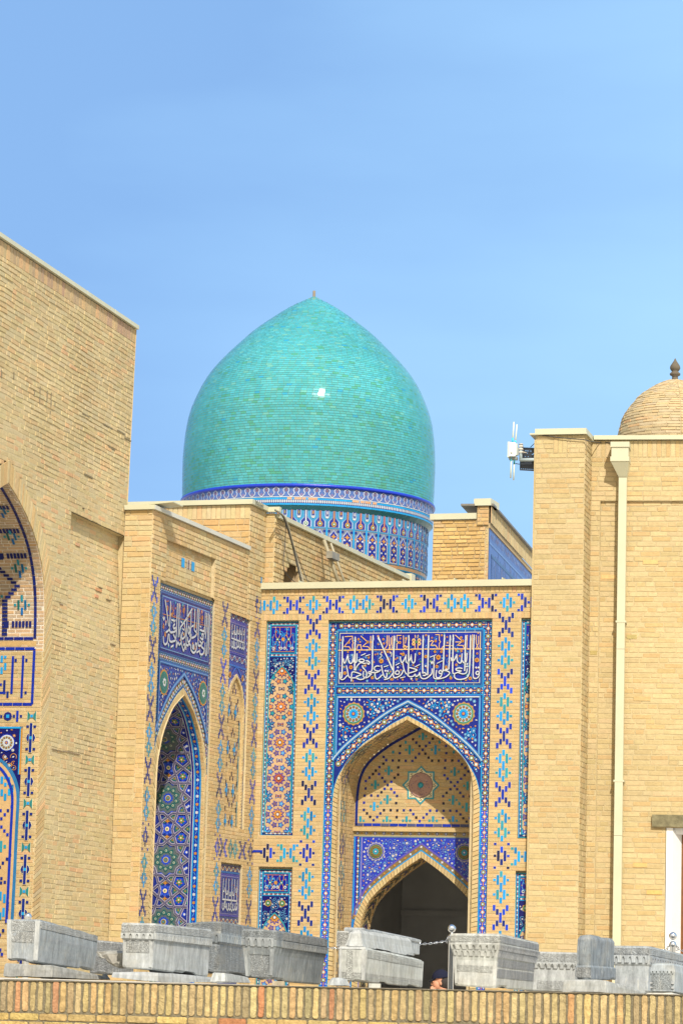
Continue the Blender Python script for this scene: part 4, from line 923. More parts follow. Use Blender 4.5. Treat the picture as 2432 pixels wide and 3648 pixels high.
def text_box(o, a0, a1, z0, z1, seed, split=.42):
    o.r(a0, a1, z0, z1, K(90, 85, 180), 3); o.r(a0 + .03, a1 - .03, z0 + .03, z1 - .03, K(150, 145, 200), 4); o.r(a0 + .042, a1 - .042, z0 + .042, z1 - .042, K(70, 78, 160), 5)
    rn = random.Random(seed); b0, b1, c0, c1 = a0 + .06, a1 - .06, z0 + .06, z1 - .06; zm = c0 + (c1 - c0) * split
    garden(o, lambda a, z: b0 < a < b1 and zm < z < c1, (b0, b1, zm, c1), 26, [K(170, 80, 70), K(80, 130, 180), K(165, 95, 80)], seed, .035, 6, .06, K(100, 120, 190))
    o.line([(b0, zm), (b1 - .06, zm - .005)], .020, WHT, 8)
    for k in range(6):
        x = b0 + .02 + (b1 - b0 - .04) * (k + .2 * rn.random()) / 5.2; o.line([(x, c1 - .01 * rn.random()), (x - .01, zm - .1 * (k % 2))], .020, WHT, 8)
    for k in range(7):
        x = b0 + .05 + (b1 - b0 - .1) * k / 6.0; zz = c0 + (zm - c0) * (.3 + .3 * rn.random()); r = .035
        o.line([(x - r, zz + r * 1.6), (x - r * 1.1, zz - r * .3), (x, zz - r), (x + r, zz - r * .2), (x + r * .9, zz + r * (.6 if k % 2 else 1.8))], .020, WHT, 8)
        if k % 3 == 0: o.p(disc(.03, (x + .03, zz + .03), 8), WHT, 8); o.p(disc(.014, (x + .03, zz + .03), 6), K(62, 62, 135), 9)
    for k in range(5): x = b0 + .05 + (b1 - b0 - .1) * k / 4.0; zz = zm + .05 + .06 * rn.random(); o.line([(x - .03, zz + .05), (x - .02, zz), (x + .02, zz), (x + .03, zz + .05)], .018, WHT, 8)
text_box(no, n0 + .02, n1 - .09, 5.885, 6.335, 4); no.r(n0, n0 + .05, 5.88, 6.34, ROY, 6)
no.r(n0, n1, 5.72, 5.745, K(70, 125, 220), 3); no.r(n1 - .075, n1, 3.57, 6.43, K(88, 92, 165), 2); no.r(n1 - .012, n1, 3.57, 6.43, CREAM, 4); no.r(n1 - .085, n1 - .07, 3.6, 5.7, K(70, 125, 210), 3); no.r(n0, n0 + .02, 3.57, 5.72, K(60, 110, 210), 3)
beadline(no, [(n1 - .04, 3.6), (n1 - .04, 6.4)], .045, .09, 3)
md = [(NC + (x - NC) * 1.02, z + .10) for x, z in C_out.full() if z > 5.1]
no.line(md, .03, K(65, 120, 225), 4)
garden(no, lambda a, z: n0 + .04 < a < n1 - .1 and 5.3 < z < 5.70 and abs(a - NC) > C_out.hw(z - .16) + .02, (n0, n1, 5.3, 5.7), 40, [AMB, WHT, WHT, LBL], 6, .035, 3, .055, K(120, 150, 230))
garden(no, lambda a, z: n0 + .03 < a < n1 - .09 and 4.95 < z < 5.6 and C_out.hw(z) + .02 < abs(a - NC) < C_out.hw(z - .09) + .03, (n0, n1, 4.95, 5.68), 36, [WHT, AMB, WHT], 7, .028, 3, .045, K(200, 200, 225))
for c in (-1.09, -.60): no.p(disc(.045, (c, 5.60), 8), AMB, 5); no.p(disc(.02, (c, 5.60), 6), K(130, 90, 60), 6)
no.build('narrow_panel', side)
ni = Orn(S.off(-.055), .005)
for j in range(-1, 34):
    zz = 3.72 + j * .058
    for k in range(-6, 7):
        a = NC + k * .052
        if (j + k) % 2: continue
        u = (j * .5 + k) % 5; v = (j * .5 - k) % 5
        if (int(u) == 0 or int(v) == 0) and C_in.inside(a, zz + .1) and abs(a - NC) < .26: ni.r(a - .015, a + .015, zz - .030, zz + .030, random.choice([NAVY, BLK, K(50, 40, 90)]), 2)
for zz in (4.05, 4.60, 3.64, 5.1):
    for a in (NC - .2, NC + .06): ni.r(a - .05, a + .05, zz, zz + .05, AZ, 3); ni.r(a - .014, a + .014, zz - .05, zz + .12, AZ, 4)
for z0_, z1_ in ((3.62, 3.95), (4.1, 4.55), (4.65, 5.0)): ni.r(NC + .22, NC + .245, z0_, z1_, TQ, 3)
ni.build('niche_inlay', side)
lp = Orn(S, SD)
lp.r(-1.25, -.42, FL, 3.10, K(80, 95, 150), 1, 0); scroll(lp, -1.23, -.44, 3.045, .028, CREAM, .012, .16); lp.r(-1.2, -.47, 2.985, 3.01, K(60, 120, 200), 3)
lp.r(-1.25, -1.195, 2.40, 3.0, ROY, 4); text_box(lp, -1.19, -.47, 2.42, 2.98, 8, .36); scroll(lp, -1.23, -.44, 2.36, .028, CREAM, .012, .16); scroll(lp, -1.23, -.44, 2.28, .028, CREAM, .012, .16)
lp.build('lower_panel', side)

# ================================================================== tall plain portal on the left (L)
tall = thing('brick_portal', 'tall plain weathered brick wall with part of a tiled pointed arch at its foot', 'portal', None)
AL = Arch(-4.027, [(1.36, FL), (1.36, 5.4), (1.345, 5.7), (1.295, 6.0), (1.17, 6.28), (.93, 6.56), (.50, 6.84), (0, 7.06)])
ALo = arch_off(AL, .235)
def send(z): return .055 + max(0, z - 7.06) * .034
def maskL(a, z):
    if a > send(z) or AL.inside(a, z) or ALo.inside(a, z): return False
    return not (-1.93 < a and z < 7.05)
def recd(z): return -.085 * min(1, max(0, (z - 5.6) / 1.2)) 
def LR(a, z, d=0.0): return L(a, z, d + recd(z))
def redL(a, z):
    r = .05
    if 5.8 < z < 8.0: r += .16 * max(0, 1 - abs(z - 7.0) / 1.0) * (1 if a < -.6 else .4)
    return r
wb = MB(); kw = dict(pitch=.0565, L=.24, joint=.010, pal=OLD, mort=MORT_O, jit=.0035, wob=.016, depthj=.003, redf=redL,
          relf=lambda a, z: .0026 + .0032 * min(1, max(0, (z - 7.6) / .6)) + .009 * max(0, noise.noise(Vector((a * .9, z * .8, 4))) - .05))
lay(wb, L, -8.5, .16, FL, 9.55, maskL, seed=61, **kw)
lay(wb, LR, -1.93, .06, FL, 7.05, lambda a, z: not ALo.inside(a, z), seed=62, **kw)
wb.poly([L(-1.93, 7.05, 0), L(.06, 7.05, 0), L(.06, 7.05, -.085), L(-1.93, 7.05, -.085)], MORT_O, 1)
wb.poly([L(-1.93, 5.6, 0), L(-1.93, 7.05, 0), L(-1.93, 7.05, -.085)], MORT_O, 1)
soldier(wb, L, -8.5, .145, 9.55, 9.725, w=.10, joint=.012, relief=.004, pal=[(.40, .30, .17), (.37, .28, .17), (.42, .31, .17), (.38, .26, .17)], red=.2, mort=MORT_O)
for za, zb in ((FL, 7.06), (7.06, 9.73)):
    wb.poly([L(send(za), za, .012), L(send(zb), zb, .012), L(send(zb), zb, -.6), L(send(za), za, -.6)], OLD[0], 0)
ring(wb, L, AL.full(), ALo.full(), 260, OLD + TAN, .014, red=.06, mort=MORT_O)
for sd_ in (-1, 1):
    Jl = AL.jamb(L, sd_)
    lay(wb, Jl, 0, 2.2, FL, 5.3, None, pitch=.0434, L=.19, joint=.007, relief=.004, pal=LIGHT + TAN, red=.08, seed=70 + sd_)
    lay(wb, Jl, 0, 2.2, 5.3, AL.L[-1], None, pitch=.0434, L=.19, joint=.010, relief=.004, pal=[(.45, .335, .215), (.47, .33, .20), (.43, .335, .23)], mort=(.64, .59, .50), red=.08, seed=72 + sd_)
lay(wb, L.off(-2.2), -5.6, -2.5, FL, 7.1, None, pitch=.06, pal=OLD, seed=75)
# old scratches, slots and repairs in the tall wall
for x, y, h in ((8, 1190, 55), (105, 1205, 50), (270, 1340, 60), (312, 1360, 140), (370, 1375, 100), (402, 1400, 120), (395, 1505, 35), (432, 1430, 45)):
    a, z = L.un(x / 2.24, 800 + y / 2.24); hh = h / 2.24 / 300 / 2; brick(wb, L, rect(a - .012, a + .012, z - hh, z + hh), .011, (.20, .17, .11), 1)
for x, y, w in ((650, 1505, 60), (820, 1590, 70), (930, 1640, 60), (990, 1700, 50), (860, 1770, 50), (670, 1990, 60)):
    a, z = L.un(x / 2.24, 800 + y / 2.24); brick(wb, L, rect(a, a + w / 2.24 / 90, z - .009, z + .009), .011, (.20, .165, .10), 1)
for x, y, w, c in ((790, 890, 45, (.50, .27, .14)), (780, 945, 25, (.50, .26, .15)), (650, 530, 30, (.48, .29, .17)), (815, 880, 25, (.10, .08, .05)), (870, 975, 35, (.10, .08, .05)), (880, 1330, 40, (.12, .09, .06)), (470, 1010, 25, (.13, .10, .07)), (655, 245, 12, (.08, .06, .04)), (410, 2170, 90, (.14, .11, .07)), (500, 2185, 120, (.16, .12, .08))):
    a, z = L.un(x / 2.24, 1700 + y / 2.24); zz = .035 if c[0] > .3 else .010; c = c if c[0] > .3 else tuple(x * 1.7 for x in c); fr_ = LR if (a > -1.93 and z < 7.05) else L; brick(wb, fr_, rect(a, a + w / 2.24 / 95, z - zz / 2, z + zz / 2), .013, c, 1)
wb.build('wall', [BRICK, MORTAR], tall)
bk = MB(); bk.box(L, -8.5, .05, 7.1, 9.70, -2.2, -.05, (.4, .33, .22)); bk.box(L, -8.5, .05, FL, 7.1, -2.6, -2.25, (.4, .33, .22)); bk.build('core', MORTAR, tall)
cp = MB(); cp.box(L, -8.6, .165, 9.735, 9.785, -2.3, .04)
for x in range(8): cp.box(L, -7.9 + x * 1.02, -7.89 + x * 1.02, 9.733, 9.789, -2.28, .042)
cp.build('coping', COPE, tall)
PJ = PlS(L(-2.667, 0), -15, L.k); Zj = ZM(PJ, (0, 2150), 5.2267); ZjC = ZM(PJ, (0, 2600), 2.24); ZjT = ZM(PJ, (0, 1700), 4.7)
jo = Orn(AL.jamb(L, 1), .005)
def qz(p): return (-p[0], p[1])
def jr(Z, x0, x1, y0, y1, c, l=2):
    a = qz(Z((x0 + x1) / 2, (y0 + y1) / 2)); w = abs(x1 - x0) / {Zj: 1614, ZjC: 692, ZjT: 1450}[Z] / 2; h = abs(y1 - y0) / {Zj: 1614, ZjC: 692, ZjT: 1450}[Z] / 2
    jo.r(a[0] - w, a[0] + w, a[1] - h, a[1] + h, c, l, .12)
zb_ = qz(Zj(300, 655))[1]; zt_ = qz(Zj(300, 845))[1]; zk_ = qz(Zj(300, 1880))[1]; qb = qz(Zj(632, 1200))[0]
LEL = AL.L[-1]
JN, JB = K(38, 50, 130), K(30, 45, 150)
a = zb_
while a < LEL - .1: jo.line([(qb, x) for x in np.linspace(a, a + .118, 4)], .034, random.choice([JN, NAVY, JN]), 2); a += .124
for k in range(8): jo.r(qb + .02 + k * .12, qb + .02 + k * .12 + .114, zb_ - .017, zb_ + .017, JB, 2)
jo.mb.poly([jo.mp(q, z_, .006) for q, z_ in rect(qb - .02, 1.6, zt_ + .03, zb_ - .03)], (.45, .30, .13))
for k in range(8): jo.r(qb + k * .12, qb + k * .12 + .115, zt_ - .017, zt_ + .017, COB, 2); jo.r(qb + k * .12, qb + k * .12 + .115, zk_ - .017, zk_ + .017, COB, 2)
zz = zk_
while zz < zt_: jo.r(qb - .016, qb + .016, zz, min(zt_, zz + .12), COB, 2); zz += .125
for x0, x1, y0, y1, c in ((215, 262, 980, 1690, COB), (402, 448, 970, 1765, COB), (280, 325, 1038, 1092, NAVY), (478, 522, 1035, 1090, NAVY), (463, 507, 1640, 1692, NAVY), (68, 115, 1430, 1640, NAVY), (-100, 125, 1645, 1690, COB), (128, 173, 1640, 1765, NAVY), (5, 48, 1490, 1540, COB), (22, 68, 975, 1105, AZ), (85, 135, 975, 1028, AZ), (85, 132, 1112, 1248, AZ), (18, 65, 1188, 1318, AZ)): jr(Zj, x0, x1, y0, y1, c)
for x0, x1, y0, y1, c in ((308, 355, 2000, 2205, COB), (245, 292, 2078, 2130, NAVY), (375, 420, 2080, 2128, NAVY), (12, 55, 2080, 2135, NAVY)): jr(Zj, x0, x1, y0, y1, c)
def octo(c, r): jo.p(disc(r, c, 8), K(38, 50, 140), 3); jo.r(c[0] - .019, c[0] + .019, c[1] - .019, c[1] + .019, AZ, 4)
octo(qz(Zj(157, 2105)), .052)
def hour(c):
    h = .058
    for s2 in (-1, 1): jo.p([(c[0] + s2 * .052, c[1] - h), (c[0] + s2 * .052, c[1] + h), (c[0] + s2 * .020, c[1] + .02), (c[0] + s2 * .020, c[1] - .02)], K(60, 150, 150), 3)
    jo.r(c[0] - .016, c[0] + .016, c[1] - .016, c[1] + .016, AZ, 3)
    for s2 in (-1, 1): jo.line([(c[0] + s2 * .055, c[1] - h), (c[0] + s2 * .055, c[1] + h)], .006, CREAM, 2)
def crossbar(c):
    jo.r(c[0] - .017, c[0] + .017, c[1] - .17, c[1] + .17, NAVY, 5); jo.p(disc(.056, c, 8), NAVY, 3); jo.r(c[0] - .017, c[0] + .017, c[1] - .017, c[1] + .017, AZ, 6)
    jo.p(disc(.062, c, 8), CREAM, 2); jo.r(c[0] - .022, c[0] + .022, c[1] - .175, c[1] + .175, CREAM, 4)
    for s2 in (-1, 1):
        for s3 in (-1, 1): jo.r(c[0] + s3 * .044 - .016, c[0] + s3 * .044 + .016, c[1] + s2 * .13 - .014, c[1] + s2 * .13 + .014, NAVY, 3)
qh, zh0 = qz(Zj(598, 2100)); zc = zh0
while zc > 1.0:
    hour((qh, zc)); crossbar((qh, zc - .252)); zc -= .503
# little tiled niche further in
zn = qz(ZjC(150, 0))[1]; qs = qz(ZjC(178, 150))[0]
NI = qz(ZjC(60, 105)); top_ = qz(Zj(200, 2300))[1]
jo.r(qs, qs + .75, top_ - .95, top_, K(30, 34, 120), 2, 0)
for q0, w, c in ((qs, .02, AMB), (qs + .022, .012, AZ)): jo.r(q0, q0 + w, top_ - .55, top_, c, 3)
jo.r(qs, qs + .75, top_ - .02, top_, AZ, 3)
garden(jo, lambda q, z_: qs + .05 < q < qs + .6 and top_ - .5 < z_ < top_ - .03 and (q - NI[0]) ** 2 + (z_ - NI[1]) ** 2 > .115 ** 2, (qs, qs + .6, top_ - .5, top_), 50, [WHT, AMB, WHT, ORG], 4, .03, 4, .05, AMB)
rosette(jo, NI, .105, 5, (COB, WHT, K(205, 215, 210), WHT, AMB), 12)
na = [qz(ZjC(x, y)) for x, y in ((-60, 235), (0, 250), (60, 300), (105, 370), (135, 460), (142, 560), (130, 800), (112, 1200), (95, 1520))]
ns = smooth(na, 4)
jo.p(ccw([(qs + .7, ns[-1][1]), ns[-1]] + ns[::-1][1:] + [(qs + .7, ns[0][1])]), (.46, .31, .15), 4, 0)
jo.line(ns, .06, K(60, 140, 200), 5); jo.line([(p[0] + .03, p[1] - .02) for p in ns], .045, (.47, .32, .16), 6); jo.line([(p[0] + .055, p[1] - .035) for p in ns], .032, COB, 7)
for x, y, c, h in ((50, 375, AZ, 40), (22, 405, AZ, 60), (78, 410, AZ, 60), (50, 440, AZ, 30), (22, 505, AZ, 55), (48, 540, AZ, 55), (80, 500, AZ, 55), (105, 470, AZ, 60), (15, 935, TQ, 90), (45, 935, TQ, 28), (10, 1330, AZ, 70), (42, 1350, AZ, 70), (68, 1420, AZ, 85), (35, 1460, AZ, 70), (8, 1490, AZ, 60), (78, 1130, TQ, 22)): c2 = qz(ZjC(x, y)); jo.r(c2[0] - .016, c2[0] + .016, c2[1] - h / 692 / 2, c2[1] + h / 692 / 2, c, 6, .1)
for x, y in ((100, 617), (70, 648), (12, 648), (45, 680), (18, 713), (18, 778), (42, 810), (66, 840), (92, 873), (100, 745), (88, 1003), (62, 1035), (30, 1067), (5, 1100), (18, 1190), (45, 1220), (72, 1252), (15, 1225), (32, 1605), (5, 1640), (22, 1795), (8, 1760)): c2 = qz(ZjC(x, y)); jo.r(c2[0] - .015, c2[0] + .015, c2[1] - .018, c2[1] + .018, random.choice([COB, NAVY]), 6, .1)
# field of the arch itself
def dd(q, a):
    for dx, dz, h, c in ((0, .075, .075, TQ), (-.042, 0, .11, K(30, 130, 190)), (.042, 0, .11, K(45, 130, 130)), (0, -.075, .085, K(30, 130, 210)), (-.085, 0, .03, TQ), (.085, 0, .03, TQ)): jo.r(q + dx - .014, q + dx + .014, a + dz - h / 2, a + dz + h / 2, c, 3, .12)
zd = qz(Zj(430, 30))[1]; qd = qz(Zj(430, 200))[0]
zbar = qz(Zj(300, 392))[1]
for k in range(6):
    dd(qd, zd + k * .44)
    if k % 2 == 0: dd(qd + .33, zd + .1 + k * .44)
for zb2 in (zbar, zbar + .83, zbar + 1.20, zbar + 1.62):
    for i in range(6): jo.r(qb + .045 + i * .042, qb + .045 + i * .042 + .031, zb2 - .036, zb2 + .036, JN, 3, .12)
    jo.r(qd + .16, qd + .22, zb2 - .036, zb2 + .036, JN, 3)
q5 = qz(Zj(110, 300))[0]
for i in range(22):
    a = zb_ + .05 + i * .0434
    sh = 0 if i < 9 else ((i - 9) if i < 13 else (17 - i) if i < 21 else 0) * .040
    jo.r(q5 - sh - .034, q5 - sh + .034, a - .016, a + .016, JN, 3, .12)
for i in range(26): jo.r(q5 + .02, q5 + .09, zb_ + 1.02 + i * .0434 - .016, zb_ + 1.02 + i * .0434 + .016, JN, 3, .12)
jo.build('jamb_tilework', tall)

# ================================================================== higher block behind the side gateway
block = thing('brick_building', 'higher brick block with a long sloping roof edge, in front of the turquoise dome', 'building', None)
wb = MB(); kw = dict(pitch=.072, L=.24, joint=.010, relief=.008, pal=OLD + TAN, seed=81, jit=.003)
FB = Pl(S(-.57, 0), -18); SO = S.off(.13)
lay(wb, FB, -3.2, 0, 6.5, 7.775, None, pitch=.085, L=.24, joint=.010, relief=.010, pal=[(.46, .30, .13), (.42, .28, .13), (.44, .30, .15)], seed=80, red=.0)
soldier(wb, FB, -3.2, 0, 7.775, 7.966, w=.07, pal=OLD, red=.05)
lay(wb, S, -.57, .085, 6.4, 7.966, lambda a, z: a < 0 or z > 6.9, **kw)
hol = (.50, 1.14)
def maskB(a, z): return not (hol[0] < a < hol[1] and z < 7.14 + .22 * math.sin((a - hol[0]) * 4.2) + .05 * noise.noise(Vector((a * 9, z * 9, 0))))
lay(wb, SO, .085, 6.5, 6.8, 7.885, maskB, pitch=.066, L=.24, joint=.012, relief=.012, pal=OLD + TAN, seed=82, jit=.004, wob=.008, red=.03)
FS = Pl(S(.085, 0), -18); lay(wb, FS, 0, .13, 6.85, 7.95, None, pitch=.07, L=.2, pal=TAN, seed=83)
wb.box(SO, hol[0] - .02, hol[1] + .02, 6.8, 7.5, -.6, -.55, (.30, .22, .13), 1)
for a in hol: wb.poly([SO(a, 6.8, 0), SO(a, 7.5, 0), SO(a, 7.5, -.58), SO(a, 6.8, -.58)], (.3, .22, .13), 1)
wb.poly([SO(hol[0], 7.42, -.02), SO(hol[1], 7.42, -.02), SO(hol[1], 7.42, -.58), SO(hol[0], 7.42, -.58)], (.3, .22, .13), 1)
wb.build('wall', [BRICK, MORTAR], block)
rf = MB(); rf.box(S, -.5, .05, 7.6, 7.95, -4, -.02, (.4, .34, .25)); rf.box(S, .12, 6.45, 7.6, 7.88, -4, .10, (.4, .34, .25)); rf.build('roof', MORTAR, block)
cp = MB(); cp.box(FB, -3.2, .05, 7.970, 8.036, -.4, .05); cp.box(S, -.51, .03, 7.971, 8.034, -.5, .05); cp.box(S, .031, .12, 7.962, 8.03, -.4, .21); cp.box(S, .121, 6.42, 7.888, 7.948, -.4, .19); cp.box(S, 6.421, 6.62, 7.86, 7.985, -.4, .215); cp.box(S, 6.621, 7.4, 7.83, 7.88, -.4, .19)
for x in (1.2, 2.3, 3.4, 4.5, 5.6): cp.box(S, x, x + .012, 7.886, 7.951, -.39, .193)
cp.build('coping', COPE, block)
# poles and cables leaning on it
def rod(name, label, cat, pts, r, col, group=None, rough=.5):
    b = MB(); b.tube(pts, r, 8, col); o = b.build(name, new_mat(name + '_paint', rough, .3, var=.1), None); return tag(o, label, cat, group)
ZB = ZM(S, (900, 1700), 2.24, .30)
def sb(x, y, d=.2): p = S.un(900 + x / 2.24, 1700 + y / 2.24, d); return S(p[0], p[1], d)
rod('metal_pole', 'thicker pale pole leaning against the rear brick wall above the gateway roof', 'pole', [sb(568, 500, .22), sb(692, 868, .45)], .026, K(190, 180, 150, .6))
rod('metal_pole', 'thinner pale pole leaning beside the thicker one on the rear brick wall', 'pole', [sb(622, 528, .22), sb(742, 868, .45)], .016, K(200, 192, 165, .6))
jb = MB(); q = S.un(900 + 642 / 2.24, 1700 + 630 / 2.24, .36)
jb.box(S, q[0] - .17, q[0] + .17, q[1] - .05, q[1] + .05, .31, .40, K(170, 165, 150, .6)); jb.box(S, q[0] - .14, q[0] + .14, q[1] - .06, q[1] - .05, .32, .39, K(120, 115, 105, .6))
o = jb.build('junction_box', new_mat('box_paint', .5, .3)); tag(o, 'small grey junction box strapped across the two leaning poles', 'box')
rod('cable', 'thick grey cable drooping from the roof edge to the gateway roof', 'cable', smooth([sb(180, 262, .25), sb(240, 310, .25), (sb(300, 480, .25)), sb(345, 660, .28), sb(395, 868, .35)], 5), .012, (.05, .05, .05))
rod('cable', 'pale cable running down beside the thick grey cable', 'cable', smooth([sb(186, 262, .27), sb(262, 330, .28), sb(320, 520, .28), sb(365, 690, .3), sb(412, 868, .38)], 5), .008, K(190, 185, 165, .6))
rod('cable', 'thin dark cable hanging straight down in front of the dark wall opening', 'cable', smooth([sb(200, 268, .22), sb(258, 340, .22), sb(258, 520, .22), sb(250, 740, .25), sb(372, 868, .3)], 5), .005, (.04, .04, .04))
rod('cable', 'thin dark cable spreading to the right of the others at the gateway roof', 'cable', smooth([sb(330, 560, .27), sb(400, 740, .3), sb(455, 868, .4)], 5), .005, (.04, .04, .04))

# ================================================================== turquoise dome
maus = thing('domed_mausoleum', 'pointed turquoise dome on a tiled drum with a short rod at its tip', 'dome', None)
DC = Vector((-.665, 58.0, 0))
dprof = smooth([(2.47, 10.84), (2.478, 11.07), (2.485, 11.40), (2.485, 11.75), (2.45, 12.21), (2.375, 12.61), (2.21, 13.04), (2.02, 13.38), (1.77, 13.69), (1.44, 14.03), (1.118, 14.33), (.52, 14.77), (.03, 15.04)], 5)
db = MB()
AL_ = [0.0]
for a, b in zip(dprof, dprof[1:]): AL_.append(AL_[-1] + math.hypot(b[0] - a[0], b[1] - a[1]))
pr, pz = np.array([p[0] for p in dprof]), np.array([p[1] for p in dprof])
GROUT = K(150, 160, 110, .6)
n = 96
db.lathe(DC, [(r - .008, z) for r, z in dprof], n, GROUT, 1)
rnd = random.Random(5); pit = .050; t = 0.0; row = 0
TC = [K(90, 193, 200, .58), K(84, 189, 196, .58), K(97, 198, 206, .58), K(86, 185, 188, .58), K(92, 196, 208, .58), K(82, 187, 199, .58), K(95, 191, 192, .58)]
while t < AL_[-1] - .03:
    t2 = min(t + pit, AL_[-1])
    r0, z0, r1, z1 = [float(np.interp(x, AL_, arr)) for x in (t + .003, t2 - .003) for arr in (pr, pz)]
    nt_ = max(8, int(2 * math.pi * r0 / .115)); ph = rnd.random() * 6.28; low = max(0, 1 - (z0 - 10.84) / 2.2)
    x = ph
    for k in range(nt_):
        w = 2 * math.pi / nt_; a0 = ph + k * w + .0024 / max(.1, r0); a1 = ph + (k + 1) * w - .0024 / max(.1, r0)
        u = rnd.random()
        if u < .008: c = K(62, 182, 222)
        elif u < .05 + .05 * low: c = K(90, 185, 160)
        elif u < .09: c = K(120, 205, 195)
        else: c = rnd.choice(TC)
        c = jitc(mixc(c, K(80, 180, 155), .28 * low * rnd.random()), .045)
        e = [rnd.uniform(-.0008, .0008) for _ in range(2)]; o4 = (e[0] + e[1], -e[0] + e[1], -e[0] - e[1], e[0] - e[1])
        db.faces([DC + Vector(((r + q) * math.sin(a), -(r + q) * math.cos(a), z)) for (r, z, a), q in zip(((r0, z0, a0), (r0, z0, a1), (r1, z1, a1), (r1, z1, a0)), o4)], [(0, 1, 2, 3)], c, 0)
    t = t2; row += 1
db.build('dome_shell', [TURQ, MORTAR], maus)
fb = MB(); fb.lathe(DC, [(.028, 14.98), (.028, 15.16), (.0, 15.162)], 10, (.20, .17, .13)); fb.build('finial', MORTAR, maus)
RD = 2.37
def rad_at(z): return float(np.interp(z, [5, 9.05, 9.40, 9.46, 10.02, 10.40, 10.452, 10.60, 10.80], [2.345, 2.345, 2.35, 2.365, 2.365, 2.372, 2.455, 2.455, 2.462]))
def dm(a, z, d=0.0):
    r = rad_at(z) + d; t = a / RD; return DC + Vector((r * math.sin(t), -r * math.cos(t), z))
dr = MB()
dr.lathe(DC, [(rad_at(z), z) for z in (5, 9.04, 9.05, 9.25, 9.40, 9.46, 9.75, 10.02, 10.2, 10.36, 10.39, 10.42, 10.45, 10.6, 10.8)], 96, K(70, 150, 175))
dr.lathe(DC, [(2.462, 10.79), (2.50, 10.795), (2.505, 10.83), (2.495, 10.855), (2.47, 10.86)], 96, K(35, 70, 225))
dr.build('drum', GLAZE, maus)
do = Orn(dm, .002); A0, A1 = -4.0, 4.0
per = 14.89 / 80
def hstrip(z0, z1, c, l=1, seg=.25, var=.08):
    a = A0
    while a < A1: do.r(a, a + seg - .003, z0, z1, c, l, var); a += seg
hstrip(10.605, 10.795, K(98, 134, 212), 1, .1, .05)
k0 = int(A0 / per) - 1
for k in range(k0, -k0 + 1):
    c = k * per
    do.p(disc(.026, (c, 10.735), 8, .032), K(165, 135, 150), 2); do.p(disc(.016, (c, 10.735), 6), K(120, 100, 150), 3)
    do.p(disc(.030, (c + per / 2, 10.655), 6, .03), K(145, 135, 185), 2)
    for s2 in (-1, 1): do.line([(c, 10.79), (c + s2 * .050, 10.755), (c + s2 * .052, 10.72), (c + s2 * .032, 10.69), (c + s2 * .042, 10.655), (c + s2 * per / 2, 10.607)], .013, K(225, 230, 240, .62), 4, j=.03)
do.line([(a, 10.604) for a in np.arange(A0, A1, .1)], .012, WHT, 4)
hstrip(10.555, 10.598, AZ, 2); 
for a, w in ((-.35, .55), (.85, .5), (-1.9, .4)): do.r(a, a + w / 2 - .01, 10.556, 10.598, K(240, 190, 150), 3); do.r(a + w / 2, a + w, 10.556, 10.598, K(235, 180, 140), 3)
hstrip(10.485, 10.555, K(40, 70, 160), 1)
a = A0
while a < A1: do.p([(a - .012, 10.550), (a + .012, 10.550), (a + .014, 10.51), (a, 10.490), (a - .014, 10.51)][::-1], WHT, 2, .04); a += .0405
hstrip(10.452, 10.485, AZ, 2); hstrip(10.36, 10.452, K(65, 150, 165), 1)
pa = 14.89 / 56; k0 = int(A0 / pa) - 1; rn = random.Random(8)
PW = K(190, 205, 235, .6)
